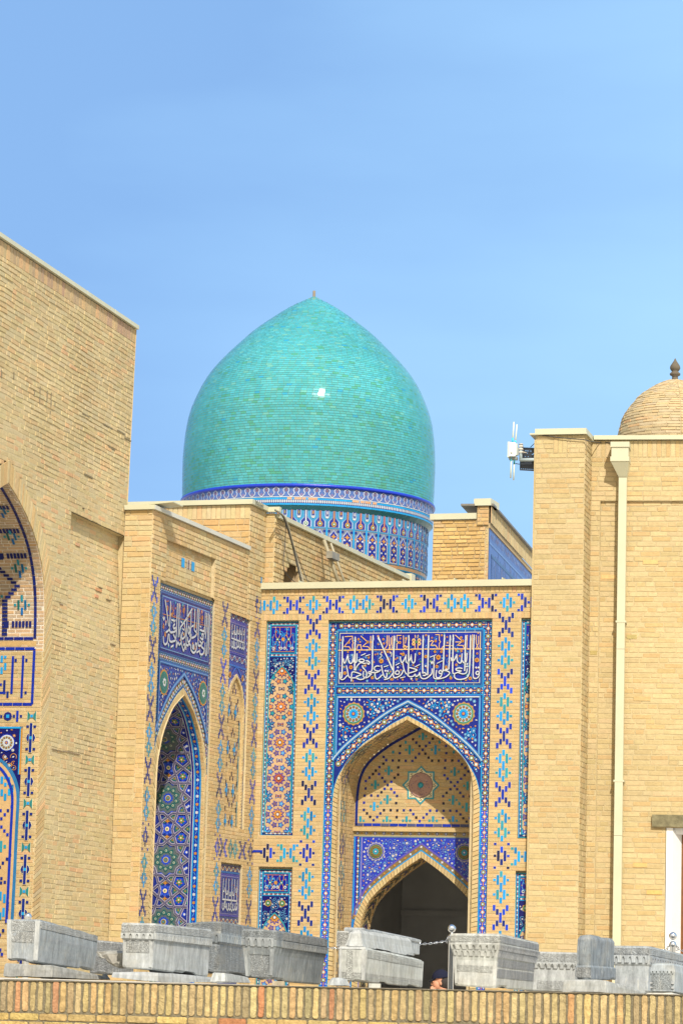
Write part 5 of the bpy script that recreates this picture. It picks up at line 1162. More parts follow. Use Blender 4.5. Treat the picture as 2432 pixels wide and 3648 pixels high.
for k in range(k0, -k0 + 1):
    c = k * pa
    for s2 in (-1, 1): do.line([(c, 10.45), (c + s2 * pa / 4, 10.385), (c + s2 * pa / 2, 10.45)], .013, K(95, 175, 175), 3)
    # bottle shaped panel
    bt = [(-.028, 10.395), (.028, 10.395), (.028, 10.24), (.098, 10.165), (.098, 10.055), (-.098, 10.055), (-.098, 10.165), (-.028, 10.24)]
    do.p(rect(c - pa / 2 + .002, c + pa / 2 - .002, 10.035, 10.40), K(70, 170, 225), 2)
    do.p([(c + x * 1.10, z) for x, z in bt], PW, 3); do.p([(c + x * .90, 10.22 + (z - 10.22) * .95) for x, z in bt], K(36, 60, 165), 4)
    q = rn.choice([AMB, ORG, WHT, AMB]); do.p(disc(.052, (c, 10.12), 8), q, 5); do.p(disc(.034, (c, 10.12), 8), GRN, 6); do.p(disc(.018, (c, 10.12), 6), WHT, 7); do.p([(c - .012, 10.17), (c + .012, 10.17), (c + .010, 10.37), (c - .010, 10.37)], q, 5)
    e = c + pa / 2
    do.p(rect(e - .042, e + .042, 10.26, 10.40), PW, 5); do.p(rect(e - .028, e + .028, 10.275, 10.39), NAVY, 6); do.p(disc(.014, (e, 10.33), 6, .04), rn.choice([AMB, WHT, K(180, 170, 90)]), 7); do.p([(e - .04, 10.255), (e - .02, 10.225), (e + .02, 10.225), (e + .04, 10.255)], WHT, 5)
    # tall arched panel
    do.p(rect(c - pa / 2 + .02, c + pa / 2 - .02, 9.475, 10.03), K(140, 150, 170), 2)
    for s2 in (-1, 1): do.p(disc(.03, (c + s2 * .09, 9.985), 6), NAVY, 3); do.p(disc(.018, (c + s2 * .095, 9.86), 6), K(235, 170, 110), 3)
    do.r(c - pa / 2 - .018, c - pa / 2 + .018, 9.47, 10.035, AZ, 4)
    tp = [(-.096, 9.49), (.096, 9.49), (.096, 9.80), (.070, 9.86), (.085, 9.91), (.035, 9.965), (0, 10.015), (-.035, 9.965), (-.085, 9.91), (-.070, 9.86), (-.096, 9.80)]
    do.p([(c + x, z) for x, z in tp], PW, 3); do.p([(c + x * .82, 9.75 + (z - 9.75) * .93) for x, z in tp], K(34, 56, 165), 4)
    for z_, r in ((9.56, .048), (9.74, .042)): do.p(star(4, r * 1.25, r * .8, (c, z_)), K(240, 165, 90), 5); do.p(disc(r * .62, (c, z_), 8), GRN, 6); do.p(disc(r * .40, (c, z_), 7), WHT, 7)
    do.p(star(4, .055, .024, (c, 9.885)), AMB, 5)
    for s2 in (-1, 1):
        for z_ in (9.655, 9.83): do.p(disc(.019, (c + s2 * .048, z_), 6), WHT, 5)
hstrip(9.405, 9.462, K(225, 180, 130), 2, .3, .1); hstrip(9.235, 9.405, K(40, 105, 150), 1); hstrip(9.385, 9.405, K(60, 150, 190), 2); hstrip(9.235, 9.255, K(60, 150, 190), 2)
a = A0; i = 0
while a < A1:
    do.p(star(4, .05, .022, (a, 9.32)), WHT if i % 3 else K(215, 160, 110), 3); do.p(star(4, .026, .012, (a + .075, 9.32)), K(205, 140, 110), 3); a += .15; i += 1
hstrip(9.05, 9.235, K(70, 70, 160), 1)
do.build('drum_tiles', maus)
bb = MB(); bb.box(lambda a, z, d: Vector((a, d, z)), -3.4, 1.55, FL, 9.0, 55.3, 61, (.4, .32, .2)); bb.build('body', MORTAR, maus)

# ================================================================== portal seen edge-on behind the gateway roof
rear = thing('tiled_portal', 'yellow brick portal with a faded blue tiled flank, right of the turquoise dome', 'portal', None)
Q1 = Pl((2.60, 52.0), -18); Q2 = Pl((2.60, 52.0), 79)
wb = MB()
lay(wb, Q1, -1.02, -.06, 6.5, 9.73, None, pitch=.070, L=.21, joint=.013, relief=.014, pal=[(.50, .33, .13), (.47, .31, .12), (.53, .36, .15), (.44, .29, .12)], mort=(.42, .33, .19), seed=90, jit=.004, red=.05, depthj=.006, wob=.006)
lay(wb, Q1, -.06, 0, 6.5, 9.62, None, pitch=.05, L=.07, joint=.008, relief=.006, pal=TAN, red=.3, seed=91)
lay(wb, Q1.off(.03), -.21, .005, 9.62, 9.96, None, pitch=.07, L=.2, joint=.010, relief=.010, pal=[(.50, .34, .15), (.46, .30, .14)], seed=92, red=.02)
lay(wb, Q2.off(.035), -.03, 6.4, 9.66, 9.96, None, pitch=.30, L=.06, joint=.008, relief=.006, pal=OLD, seed=93)
wb.box(Q2, 0, 6.3, 9.58, 9.66, -.1, .02, (.40, .30, .17))
wb.box(Q2, .25, 6.3, 6, 9.6, -.5, -.02, (.4, .32, .2), 1)
wb.box(Q1, -1.0, -.14, 6, 9.6, -.5, -.02, (.4, .32, .2), 1)
wb.build('wall', [BRICK, MORTAR], rear)
cp = MB(); cp.box(Q1, -1.07, -.22, 9.735, 9.84, -.6, .05); cp.box(Q1, -.26, .05, 9.965, 10.09, -.5, .08); cp.build('coping', COPE, rear)
cp = MB(); cp.box(Q2, -.05, 6.5, 9.965, 10.0, -.5, .09, (.16, .15, .13)); cp.build('roof_edge', new_mat('dark_sheet_metal', .5, .4), rear)
qo = Orn(Q2, .0); BQ = K(80, 105, 190)
qo.r(.0, 6.3, 6, 9.58, BQ, 1, 0); qo.r(.0, 6.3, 9.30, 9.34, K(120, 150, 215), 3)
rn = random.Random(4)
for i in range(60): qo.p(star(5, .05, .03, (.3 + i * .1, 9.45 + .05 * (i % 2))), rn.choice([K(150, 110, 130), K(120, 130, 200), K(170, 175, 215)]), 2)
for i in range(44): x = .5 + i * .13; h = .3 + .4 * rn.random(); qo.r(x, x + .04, 8.3, 8.7 + h * .9, rn.choice([K(140, 150, 200), K(110, 120, 190), K(150, 130, 150), K(70, 90, 170)]), 2)
qo.r(.35, 6.1, 9.10, 9.16, K(50, 80, 140), 3); qo.r(.35, .43, 6, 9.12, K(60, 85, 160), 3); qo.r(0, .05, 6, 9.58, K(60, 60, 150), 3)
qo.build('tile_facing', rear)

# ================================================================== brick building on the right (R)
rt = thing('brick_building', 'sunlit pale yellow brick building with a corner pilaster filling the right side', 'building', None)
KR = 39.25 / 38.95
R = PlS(at(1893, 2400, 39.25), -14, KR); RET = PlS(R(.66, 0), 76, KR); RM = PlS(RET(.55, 0), -10, KR); RR = RM.off(-.035)
wb = MB(); kw = dict(pitch=.0675, L=.25, joint=.013, relief=.0042, pal=LIGHT, mort=MORT_L, jit=.0028, wob=.007, depthj=.0018, red=.0)
PW_ = .66
lay(wb, R, 0, PW_, FL, 8.60, None, seed=100, half=.25, **kw)
lay(wb, R, 0, .24, 8.60, 8.84, None, seed=104, **kw); soldier(wb, R, .24, .42, 8.60, 8.84, w=.06, relief=.005, pal=LIGHT, mort=MORT_L, red=.0)
lay(wb, R, .42, PW_, 8.60, 8.84, None, seed=105, **kw)
lay(wb, RET, 0, .56, FL, 8.85, None, seed=101, **kw)
lay(wb, RM, 0, 4.2, 8.043, 8.636, None, seed=102, **kw); soldier(wb, RM, 0, 4.2, 8.636, 8.862, w=.062, joint=.012, relief=.005, pal=LIGHT, mort=MORT_L, red=.0)
lay(wb, RM, 0, .127, FL, 8.043, None, seed=103, **kw)
def maskR(a, z): return not (a > 1.046 and z < 3.74)
lay(wb, RR, .127, 4.2, FL, 8.043, maskR, seed=106, **kw)
wb.poly([RM(.127, 8.043, 0), RM(4.2, 8.043, 0), RM(4.2, 8.043, -.04), RM(.127, 8.043, -.04)], LIGHT[0], 0); wb.poly([RM(.127, FL, 0), RM(.127, 8.043, 0), RM(.127, 8.043, -.04), RM(.127, FL, -.04)], LIGHT[2], 0)
# plain left flank and odd discoloured bricks
LFT = Pl(R(0, 0), 76); wb.box(LFT, .001, 2.6, FL, 8.84, -.02, .0, LIGHT[0], 1)
for a, z, w, c in ((.02, 5.98, .09, (.36, .28, .11)), (.50, 6.20, .13, (.36, .29, .12)), (.60, 5.38, .22, (.44, .32, .15)), (.80, 2.85, .20, (.54, .34, .12)), (.62, 3.2, .18, (.54, .35, .14)), (.7, 7.2, .2, (.55, .37, .16)), (.15, 7.0, .2, (.55, .38, .17))):
    pl_ = RM if a < .127 else RR; brick(wb, pl_, rect(a, a + w, z, z + .055), .010, c)
wb.build('wall', [BRICK, MORTAR], rt)
bk = MB(); bk.box(RM, .02, 4.2, FL, 8.80, -3.4, -.55, (.45, .35, .22)); bk.box(RM, .02, 4.2, 8.5, 8.855, -3.4, -.06, (.45, .35, .22)); bk.box(R, .02, .64, 8.6, 8.835, -3.2, -.02, (.45, .35, .22)); bk.build('core', MORTAR, rt)
cp = MB()
cp.box(R, -.005, PW_ + .02, 8.866, 8.925, -.7, .045); cp.box(R, -.075, PW_ + .03, 8.845, 8.864, -.7, .055)
cp.box(RM, .03, 4.2, 8.868, 8.925, -.5, .06)
cp.build('coping', COPE, rt)
dr_ = bpy.data.objects.new('door', None); COL.objects.link(dr_); dr_.parent = rt
b = MB(); b.box(RR, .862, 2.3, 3.73, 3.887, -.02, .05, K(150, 142, 110))
b.build('lintel', new_mat('weathered_wood', .85, .2, var=.35, nscale=14, bump=.5, bscale=40), dr_)
b = MB(); b.box(RR, 1.048, 1.132, FL, 3.725, -.42, -.0, (.74, .73, .70)); b.box(RR, 1.133, 2.2, 3.64, 3.728, -.42, -.06, (.7, .69, .66)); b.poly([RR(1.133, FL, -.002), RR(1.238, FL, -.16), RR(1.238, 3.66, -.16), RR(1.133, 3.70, -.002)], (.60, .60, .59)); b.build('frame', new_mat('white_paint', .5, .3, var=.03), dr_)
b = MB(); b.box(RR, 1.20, 2.2, FL, 3.70, -.26, -.165, K(150, 95, 50))
for x in (1.27, 1.72): b.box(RR, x, x + .40, 1.2, 3.5, -.166, -.15, K(165, 105, 55))
b.build('leaf', new_mat('varnished_wood', .45, .4, var=.25, nscale=10), dr_)
# drainpipe
dp = thing('drainpipe', 'cream square drainpipe with a funnel hopper running down the yellow brick wall', 'drainpipe', None)
b = MB()
def frus(b, fr, r0, r1, z0, z1, dd0, dd1):
    A = [fr(r0[0], z0, dd0[0]), fr(r0[1], z0, dd0[0]), fr(r0[1], z0, dd0[1]), fr(r0[0], z0, dd0[1])]; B = [fr(r1[0], z1, dd1[0]), fr(r1[1], z1, dd1[0]), fr(r1[1], z1, dd1[1]), fr(r1[0], z1, dd1[1])]
    b.faces(A + B, [(3, 2, 1, 0), (4, 5, 6, 7), (0, 1, 5, 4), (1, 2, 6, 5), (2, 3, 7, 6), (3, 0, 4, 7)])
frus(b, RM, (.272, .522), (.272, .522), 8.73, 8.80, (.01, .265), (.01, .265)); frus(b, RM, (.285, .510), (.285, .510), 8.60, 8.73, (.01, .25), (.01, .25)); frus(b, RM, (.272, .522), (.272, .522), 8.54, 8.60, (.01, .265), (.01, .265)); frus(b, RM, (.374, .484), (.276, .518), 8.35, 8.54, (.02, .13), (.01, .26))
b.build('hopper', COPE, dp)
b = MB()
for z0, z1 in ((6.05, 8.35), (3.60, 6.046), (FL, 3.596)): frus(b, RM, (.376, .482), (.376, .482), z0, z1, (.015, .12), (.015, .12))
b.build('pipe', COPE, dp)
for z in (6.4, 4.3): b = MB(); b.box(RM, .360, .498, z, z + .025, -.04, .124); b.build('bracket', COPE, dp)
rod('wire', 'thin dark wire looped under the roof edge of the yellow building', 'wire', smooth([R(.10, 8.838, .03), R(.35, 8.80, .03), R(.64, 8.77, .03), R(.70, 8.76, .0), RM(.10, 8.83, .03), RM(.27, 8.83, .03)], 5), .006, (.05, .05, .05))

# small brick dome with a finial
sdm = thing('domed_tomb', 'small tan brick dome with a turned grey finial behind the yellow roof edge', 'dome', None)
SCN_ = Vector((5.40, 48.0, 0))
sp_ = smooth([(.925, 9.2), (.925, 10.3), (.916, 10.55), (.887, 10.687), (.828, 10.883), (.71, 11.06), (.553, 11.237), (.357, 11.374), (.18, 11.462), (.02, 11.50)], 5)
SLa = [0.0]
for a, b_ in zip(sp_, sp_[1:]): SLa.append(SLa[-1] + math.hypot(b_[0] - a[0], b_[1] - a[1]))
def sm(a, t, d=0.0):
    r = float(np.interp(t, SLa, [p[0] for p in sp_])); z = float(np.interp(t, SLa, [p[1] for p in sp_])); r2 = float(np.interp(t + .02, SLa, [p[0] for p in sp_])); z2 = float(np.interp(t + .02, SLa, [p[1] for p in sp_]))
    l = math.hypot(r2 - r, z2 - z) or 1; nr, nz2 = (z2 - z) / l, -(r2 - r) / l; th = a / .92
    return SCN_ + Vector(((r + nr * d) * math.sin(th), -(r + nr * d) * math.cos(th), z + nz2 * d))
wb = MB()
wb.lathe(SCN_, [(r - .001, z) for r, z in sp_], 64, (.40, .32, .2), 1)
lay(wb, sm, 0, 2 * math.pi * .92, 0, SLa[-1], None, pitch=.052, L=.25, joint=.010, relief=.010, pal=[(.44, .35, .20), (.41, .33, .195), (.46, .345, .185), (.42, .34, .215)], mort=(.38, .31, .2), seed=110, redf=lambda a, t: .35 if 1.42 < t < 1.56 else .03, depthj=.005)
wb.build('dome_shell', [BRICK, MORTAR], sdm)
b = MB(); b.lathe(SCN_, [(.055, 11.46), (.05, 11.545), (.045, 11.56), (.085, 11.585), (.088, 11.61), (.06, 11.635), (.05, 11.645), (.07, 11.665), (.086, 11.70), (.080, 11.735), (.055, 11.775), (.025, 11.82), (.008, 11.86), (0, 11.87)], 20, K(135, 125, 110)); b.build('finial', MORTAR, sdm)

# wireless antenna on the corner
an = thing('wireless_antenna', 'white wireless antenna unit with four rod aerials bracketed to the yellow building corner', 'antenna', None)
AN = Pl(at(1907, 1640, 39.3), -11); za = ZM(AN, (1800, 1480), 9.04)
def rodp(b, x0, y0, x1, y1, r, c, d=.05): p, q = za(x0, y0), za(x1, y1); b.tube([AN(*p, d), AN(*q, d)], r, 10, c)
PALE = K(225, 228, 200, .75); CY = K(40, 205, 230, .8); GREYM = K(170, 185, 190, .8)
AM = new_mat('aerial_plastic', .4, .4, var=.03)
for (x0, y0, x1, y1, xc, yc, dk) in ((285, 230, 240, 900, 245, 745, 0), (382, 310, 330, 930, 338, 830, 0), (180, 2035, 205, 1360, 195, 1500, 0), (275, 2105, 300, 1440, 293, 1600, 1)):
    b = MB(); rodp(b, x0, y0, x1, y1, .0095, PALE); rodp(b, xc, yc, x1, y1, .0108, K(20, 110, 110, .8) if dk else CY); b.build('aerial', AM, an)
b = MB(); p0, p1 = za(150, 905), za(345, 1350)
b.box(AN, p0[0], p1[0], p1[1], p0[1], .0, .10, K(225, 232, 235, .8)); p0, p1 = za(95, 880), za(160, 1370); b.box(AN, p0[0], p1[0], p1[1], p0[1], -.03, .085, K(215, 222, 205, .8))
p0, p1 = za(130, 1350), za(390, 1440); b.box(AN, p0[0], p1[0], p1[1], p0[1], -.02, .06, K(130, 135, 130, .8)); p0, p1 = za(345, 930), za(395, 1300); b.box(AN, p0[0], p1[0], p1[1], p0[1], -.01, .07, K(200, 210, 200, .8))
c = za(228, 1225); b.tube([AN(*c, .10), AN(*c, .108)], .017, 12, K(220, 225, 215, .8)); b.build('radio_box', AM, an)
b = MB(); 
for x in (370, 415): p0, p1 = za(x, 1050), za(x + 18, 1280); b.box(AN, p0[0], p1[0], p1[1], p0[1], .0, .04, K(180, 185, 180, .8))
rodp(b, 500, 930, 497, 1470, .022, GREYM, .02); p, q = za(480, 1440), za(1250, 1425); b.tube([AN(*p, .02), AN(*q, .02)], .023, 12, GREYM)
rodp(b, 505, 920, 505, 945, .030, K(200, 190, 170, .8), .02)
for y in (1000, 1090, 1190): p, q = za(450, y), za(570, y); b.box(AN, p[0], q[0], p[1] - .010, p[1] + .010, -.02, .05, K(205, 200, 190, .8))
p, q = za(560, 1195), za(700, 1225); b.tube([AN(*p, .05), AN(*q, .05)], [.010, .003], 6, K(205, 195, 180, .8)); b.build('bracket', AM, an)
b = MB(); rodp(b, 800, 1025, 1000, 830, .005, (.03, .04, .06), .0); rodp(b, 325, 1560, 460, 1580, .006, (.03, .04, .06), .03); b.build('cable', AM, an)
# dark perforated grille
gr = thing('perforated_panel', 'dark perforated metal panel behind the white antenna bracket', 'panel', None)
b = MB(); g0, g1 = za(450, 1010), za(1250, 1740); DKM = (.018, .024, .035); w, h = g1[0] - g0[0], g0[1] - g1[1]; N, MM = 26, 20
rn = random.Random(6)
for i in range(N):
    for j in range(MM):
        x0, x1 = g0[0] + w * i / N, g0[0] + w * (i + 1) / N; y0, y1 = g1[1] + h * j / MM, g1[1] + h * (j + 1) / MM
        hole = (j == 1 and i > 0 and i % 2 == 1) or (j in (10, 12, 14, 15, 17) and i > 1 and rn.random() < .30)
        fz = lambda u: -.06
        if hole:
            m = .2; a0, a1, c0, c1 = x0 + w / N * m, x1 - w / N * m, y0 + h / MM * m, y1 - h / MM * m
            for q in ([(x0, y0), (x1, y0), (x1, c0), (x0, c0)], [(x0, c1), (x1, c1), (x1, y1), (x0, y1)], [(x0, c0), (a0, c0), (a0, c1), (x0, c1)], [(a1, c0), (x1, c0), (x1, c1), (a1, c1)]): b.poly([AN(a, z - .06 * (a - g0[0]), -.06) for a, z in q], DKM)
        else: b.poly([AN(a, z - .06 * (a - g0[0]), -.06) for a, z in rect(x0, x1, y0, y1)], DKM)
b.box(lambda a, z, d: AN(a, z - .06 * (a - g0[0]), d), g0[0], g1[0], g0[1], g0[1] + .006, -.09, -.05, (.02, .05, .10)); b.build('grille', AM, gr)

# ================================================================== low brick wall in the foreground
FW = Pl(at(1216, 3517, 22.8), -13)
def zt(s): return 1.588 + .006 * s
low = thing('brick_wall', 'low wall of upright yellow and red bricks along the bottom edge', 'wall', None)
BRN = new_mat('rough_brick', .92, .15, var=.30, nscale=30, bump=.9, bscale=70, big=.18, bigscale=9)
MRN = new_mat('rough_mortar', .95, .1, var=.3, nscale=60, bump=1.0, bscale=120)
wb = MB(); rnd = random.Random(17)
def rbrick(mb, fr, a0, a1, z0, z1, re, col, rj=.004):
    """a worn brick: rounded, chipped outline, slightly domed face"""
    w, h = a1 - a0, z1 - z0; n = 8; out = []
    c = .010
    base = [(a0 + c, z0), (a1 - c, z0), (a1, z0 + c), (a1, z1 - c), (a1 - c, z1), (a0 + c, z1), (a0, z1 - c), (a0, z0 + c)]
    pts = []
    for p, q in zip(base, base[1:] + base[:1]):
        l = math.hypot(q[0] - p[0], q[1] - p[1]); k = max(1, int(l / .035))
        for i in range(k): pts.append((p[0] + (q[0] - p[0]) * i / k, p[1] + (q[1] - p[1]) * i / k))
    sd = rnd.uniform(0, 100); cx, cz = (a0 + a1) / 2, (z0 + z1) / 2
    def J(p, amp): return (p[0] + amp * noise.noise(Vector((p[0] * 28, p[1] * 28, sd))), p[1] + amp * noise.noise(Vector((p[0] * 28, p[1] * 28, sd + 9))))
    P = [J(p, rj * 1.6) for p in pts]; m = len(P)
    ins_ = lambda p, k: (cx + (p[0] - cx) * (1 - 2 * k / w), cz + (p[1] - cz) * (1 - 2 * k / h))
    tl = rnd.uniform(-.004, .004)
    R0 = [fr(*p, -.015) for p in P]; R1 = [fr(*p, re - .004 + .003 * noise.noise(Vector((p[0] * 30, p[1] * 30, sd + 5)))) for p in P]
    R2 = [fr(*ins_(p, .003), re + .003 * noise.noise(Vector((p[0] * 40, p[1] * 40, sd))) + tl * (p[1] - cz) / h) for p in P]
    vs = R0 + R1 + R2 + [fr(cx, cz, re + .001)]
    fs = [(i, (i + 1) % m, m + (i + 1) % m, m + i) for i in range(m)] + [(m + i, m + (i + 1) % m, 2 * m + (i + 1) % m, 2 * m + i) for i in range(m)] + [(2 * m + i, 2 * m + (i + 1) % m, 3 * m) for i in range(m)]
    mb.faces(vs, fs, col, 0, False)
SB = [(.43, .33, .165), (.40, .31, .16), (.45, .35, .17), (.37, .29, .155), (.42, .325, .16), (.39, .295, .155), (.45, .335, .155), (.35, .28, .15), (.43, .31, .145)]
SRD = [(.42, .20, .09), (.40, .22, .11), (.43, .25, .12)]
MO = (.225, .195, .13)
wb.poly([FW(-6.5, 0, 0), FW(6.5, 0, 0), FW(6.5, zt(6.5), 0), FW(-6.5, zt(-6.5), 0)], MO, 1)
s = -6.4; i = 0; pit = .0605
while s < 6.4:
    g = rnd.uniform(.014, .022); t = zt(s); col = pickc(SB, 0, a=.12)
    u = rnd.random()
    if u < .05: col = jitc(rnd.choice(SRD), .15)
    elif u < .17: col = jitc((.45, .30, .145), .1)
    dz = rnd.uniform(-.006, .004)
    rbrick(wb, FW, s + g / 2, s + pit - g / 2, t - .238 + rnd.uniform(-.008, .008), t - .008 + dz, rnd.uniform(.005, .013), col)
    s += pit * rnd.uniform(.97, 1.03); i += 1
for r in range(21):
    s = -6.4 - rnd.random() * .2
    while s < 6.4:
        t = zt(s) - .252 - r * .0625; l = .235 * rnd.uniform(.96, 1.04)
        if r % 2 == 1 and rnd.random() < .4: l *= .5
        col = jitc(rnd.choice(SRD + [(.46, .27, .12)]), .1) if rnd.random() < .12 else pickc([(.46, .34, .13), (.44, .32, .13), (.40, .30, .13), (.47, .33, .14)], 0, a=.1)
        rbrick(wb, FW, s + .005, s + l - .005, t - .051, t, rnd.uniform(.006, .014), col, .002); s += l
# bedding on top
for k in range(88):
    s0, s1 = -6.5 + k * .15, -6.5 + (k + 1) * .15
    wb.poly([FW(s0, zt(s0) - .004, .016), FW(s1, zt(s1) - .004, .016), FW(s1, zt(s1) + .002, -.02), FW(s0, zt(s0) + .002, -.02)], (.30, .25, .17), 1)
    wb.poly([FW(s0, zt(s0) + .002, -.02), FW(s1, zt(s1) + .002, -.02), FW(s1, zt(s1), -.45), FW(s0, zt(s0), -.45)], (.36, .30, .20), 1)
wb.build('brickwork', [BRN, MRN], low)
tb = MB(); tb.box(FW, -9, 9, .004, 1.575, -4.6, -.46, (.38, .32, .22)); o = tb.build('terrace', GROUNDM); tag(o, kind='structure')

# ================================================================== carved gravestones
def stone_mat(name, carved, dark=1.0):
    m = bpy.data.materials.new(name); m.use_nodes = True; t = m.node_tree; b = t.nodes['Principled BSDF']; b.inputs['Roughness'].default_value = .62; b.inputs['Specular IOR Level'].default_value = .3
    a = t.nodes.new('ShaderNodeAttribute'); a.attribute_name = 'Col'; g = t.nodes.new('ShaderNodeNewGeometry')
    def noi(sc, scale3, det=5):
        mp = t.nodes.new('ShaderNodeMapping'); mp.inputs['Scale'].default_value = scale3; n = t.nodes.new('ShaderNodeTexNoise'); n.inputs['Scale'].default_value = sc; n.inputs['Detail'].default_value = det; n.inputs['Roughness'].default_value = .65
        t.links.new(g.outputs['Position'], mp.inputs[0]); t.links.new(mp.outputs[0], n.inputs['Vector']); return n.outputs['Fac']
    def rng(src, a0, a1, b0, b1):
        r = t.nodes.new('ShaderNodeMapRange'); r.inputs[1].default_value = a0; r.inputs[2].default_value = a1; r.inputs[3].default_value = b0; r.inputs[4].default_value = b1; t.links.new(src, r.inputs[0]); return r.outputs[0]
    def mix(f, c1, c2, mode='MIX'):
        x = t.nodes.new('ShaderNodeMixRGB'); x.blend_type = mode
        for i, v in ((0, f), (1, c1), (2, c2)):
            if isinstance(v, (tuple, float)): x.inputs[i].default_value = v if not isinstance(v, tuple) else (*v, 1)
            else: t.links.new(v, x.inputs[i])
        return x.outputs[0]
    st = noi(7, (3.2, 3.2, .8)); fine = noi(70, (1, 1, .5)); blot = noi(4, (1, 1, 1), 3)
    col = mix(1.0, a.outputs['Color'], rng(st, .3, .7, .68, 1.30), 'MULTIPLY')
    col = mix(rng(noi(16, (2.2, 2.2, .45)), .56, .70, 0, .55), col, (.46, .46, .42)); col = mix(rng(blot, .52, .75, 0, .4), col, (.33, .30, .23)); col = mix(1.0, col, rng(fine, .3, .7, .88, 1.12), 'MULTIPLY')
    if carved:
        v = t.nodes.new('ShaderNodeTexVoronoi'); v.feature = 'DISTANCE_TO_EDGE'; v.inputs['Scale'].default_value = 52; wn = t.nodes.new('ShaderNodeTexNoise'); wn.inputs['Scale'].default_value = 24
        mv = t.nodes.new('ShaderNodeMapping'); mv.inputs['Scale'].default_value = (1, 1, .8); t.links.new(g.outputs['Position'], mv.inputs[0]); t.links.new(mv.outputs[0], wn.inputs['Vector']); ad = t.nodes.new('ShaderNodeMixRGB'); ad.inputs[0].default_value = .12
        t.links.new(mv.outputs[0], ad.inputs[1]); t.links.new(wn.outputs['Color'], ad.inputs[2]); t.links.new(ad.outputs[0], v.inputs['Vector'])
        hgt = rng(v.outputs['Distance'], .0, .22, 1, 0); col = mix(rng(hgt, .2, .9, .22, .0), col, (.18, .18, .17)); hsum = hgt; bs = .8
    else: hsum = fine; bs = .35
    t.links.new(col, b.inputs['Base Color']); bp = t.nodes.new('ShaderNodeBump'); bp.inputs['Strength'].default_value = bs; bp.inputs['Distance'].default_value = .008; t.links.new(hsum, bp.inputs['Height']); t.links.new(bp.outputs[0], b.inputs['Normal']); return m
STN, STC = stone_mat('grey_marble', False), stone_mat('carved_marble', True)
GREYS = {'mid': (.26, .285, .30), 'light': (.36, .375, .37), 'dark': (.175, .195, .21), 'warm': (.38, .39, .365)}
Y0 = lambda x, y: (x / 1.742, 3150 + y / 1.742); Y1 = lambda x, y: (800 + x / 1.742, 3150 + y / 1.742); Y2 = lambda x, y: (1500 + x / 1.682, 3150 + y / 1.682)
STONES = {}
class Stone:
    """block fitted to its near top corner: an end face to the left, a long side running away to the right"""
    def __init__(s, Zf, TL, TM, TR, BM, y, az=70.0, BR=None, BL=None):
        s.N = at(*Zf(*TM), y); s.E = Pl(s.N, az - 90); s.Q = Pl(s.N, az)
        w, zl = s.E.un(*Zf(*TL)); l, zr = s.Q.un(*Zf(*TR)); s.w, s.l = -w, l
        s.zt = (zl, s.N.z, zr); zb = s.E.un(*Zf(*BM))[1]; zbr = s.Q.un(*Zf(*BR))[1] if BR else zb + (zr - s.N.z); zbl = s.E.un(*Zf(*BL))[1] if BL else zb
        s.zb = (zbl, zb, zbr)
    def P(s, x, y, t, inset=0.0):
        """x 0..1 across the end face (left to right), y 0..1 along, t 0..1 up"""
        zt_ = s.zt[1] + (s.zt[0] - s.zt[1]) * (1 - x) + (s.zt[2] - s.zt[1]) * y; zb_ = s.zb[1] + (s.zb[0] - s.zb[1]) * (1 - x) + (s.zb[2] - s.zb[1]) * y
        a = -s.w + s.w * x; b = s.l * y; cx, cy = s.w / 2, s.l / 2
        a = -cx + (a + cx) * (1 - inset / cx); b = cy + (b - cy) * (1 - inset / cy)
        p = s.E.t * a + s.Q.t * b; return Vector((s.N.x + p.x, s.N.y + p.y, zb_ + (zt_ - zb_) * t))
    def face(s, side, t_of_z=True):
        """mapping on the end face or the long side: (u 0..1, t 0..1, d out)"""
        n = s.E.n if side == 'end' else s.Q.n
        if side == 'end': return lambda u, t, d=0.0: s.P(u, 0, t, s.ins(t)) + n * d
        return lambda u, t, d=0.0: s.P(1, u, t, s.ins(t)) + n * d
    def ins(s, t):
        return float(np.interp(t, [p[0] for p in s.prof], [p[1] for p in s.prof]))
    def body(s, mb, col, prof, carved=(), seed=1, chip=.012, ne=8, nl=22, rough=.003):
        s.prof = prof; ts = sorted(set([p[0] for p in prof] + list(np.linspace(0, 1, 15)) + [q for c in carved for q in c] + [.03, .975]))
        loop = [(i / ne, 0.0) for i in range(ne)] + [(1.0, i / nl) for i in range(nl)] + [(1 - i / ne, 1.0) for i in range(ne)] + [(0.0, 1 - i / nl) for i in range(nl)]
        rings = []
        for t in ts:
            row = []
            for (x, y) in loop:
                e = .006 if t > .97 or t < .02 else 0.0
                p = s.P(x, y, t, s.ins(t) + e)
                q = Vector((p.x * 9, p.y * 5, p.z * 9 + seed)); nn = noise.noise(q) * rough + noise.noise(q * 3) * rough * .6
                ctr = s.P(.5, .5, t); dv = (p - ctr); dv.z = 0; dv.normalize(); p = p + dv * nn
                corner = min(x, 1 - x) * s.w < .02 and min(y, 1 - y) * s.l < .03
                if t < .05:
                    k = max(0, noise.noise(Vector((p.x * 6, p.y * 3, seed * 3.1))) - .05) * chip * 6; p.z += k; p -= dv * k * .8
                if t > .95: p.z -= max(0, noise.noise(Vector((p.x * 8, p.y * 4, seed * 5.7))) - .1) * chip * 1.6
                if corner: p -= dv * .006
                row.append(p)
            rings.append(row)
        m = len(loop); vs = [p for r in rings for p in r]; 
        for i in range(len(ts) - 1):
            tm = (ts[i] + ts[i + 1]) / 2; mt = 1 if any(c[0] <= tm <= c[1] for c in carved) else 0
            mb.faces(rings[i] + rings[i + 1], [(k, (k + 1) % m, m + (k + 1) % m, m + k) for k in range(m)], jitc(col, .02), mt)
        mb.poly(rings[-1], col, 0); mb.poly(rings[0][::-1], col, 0)
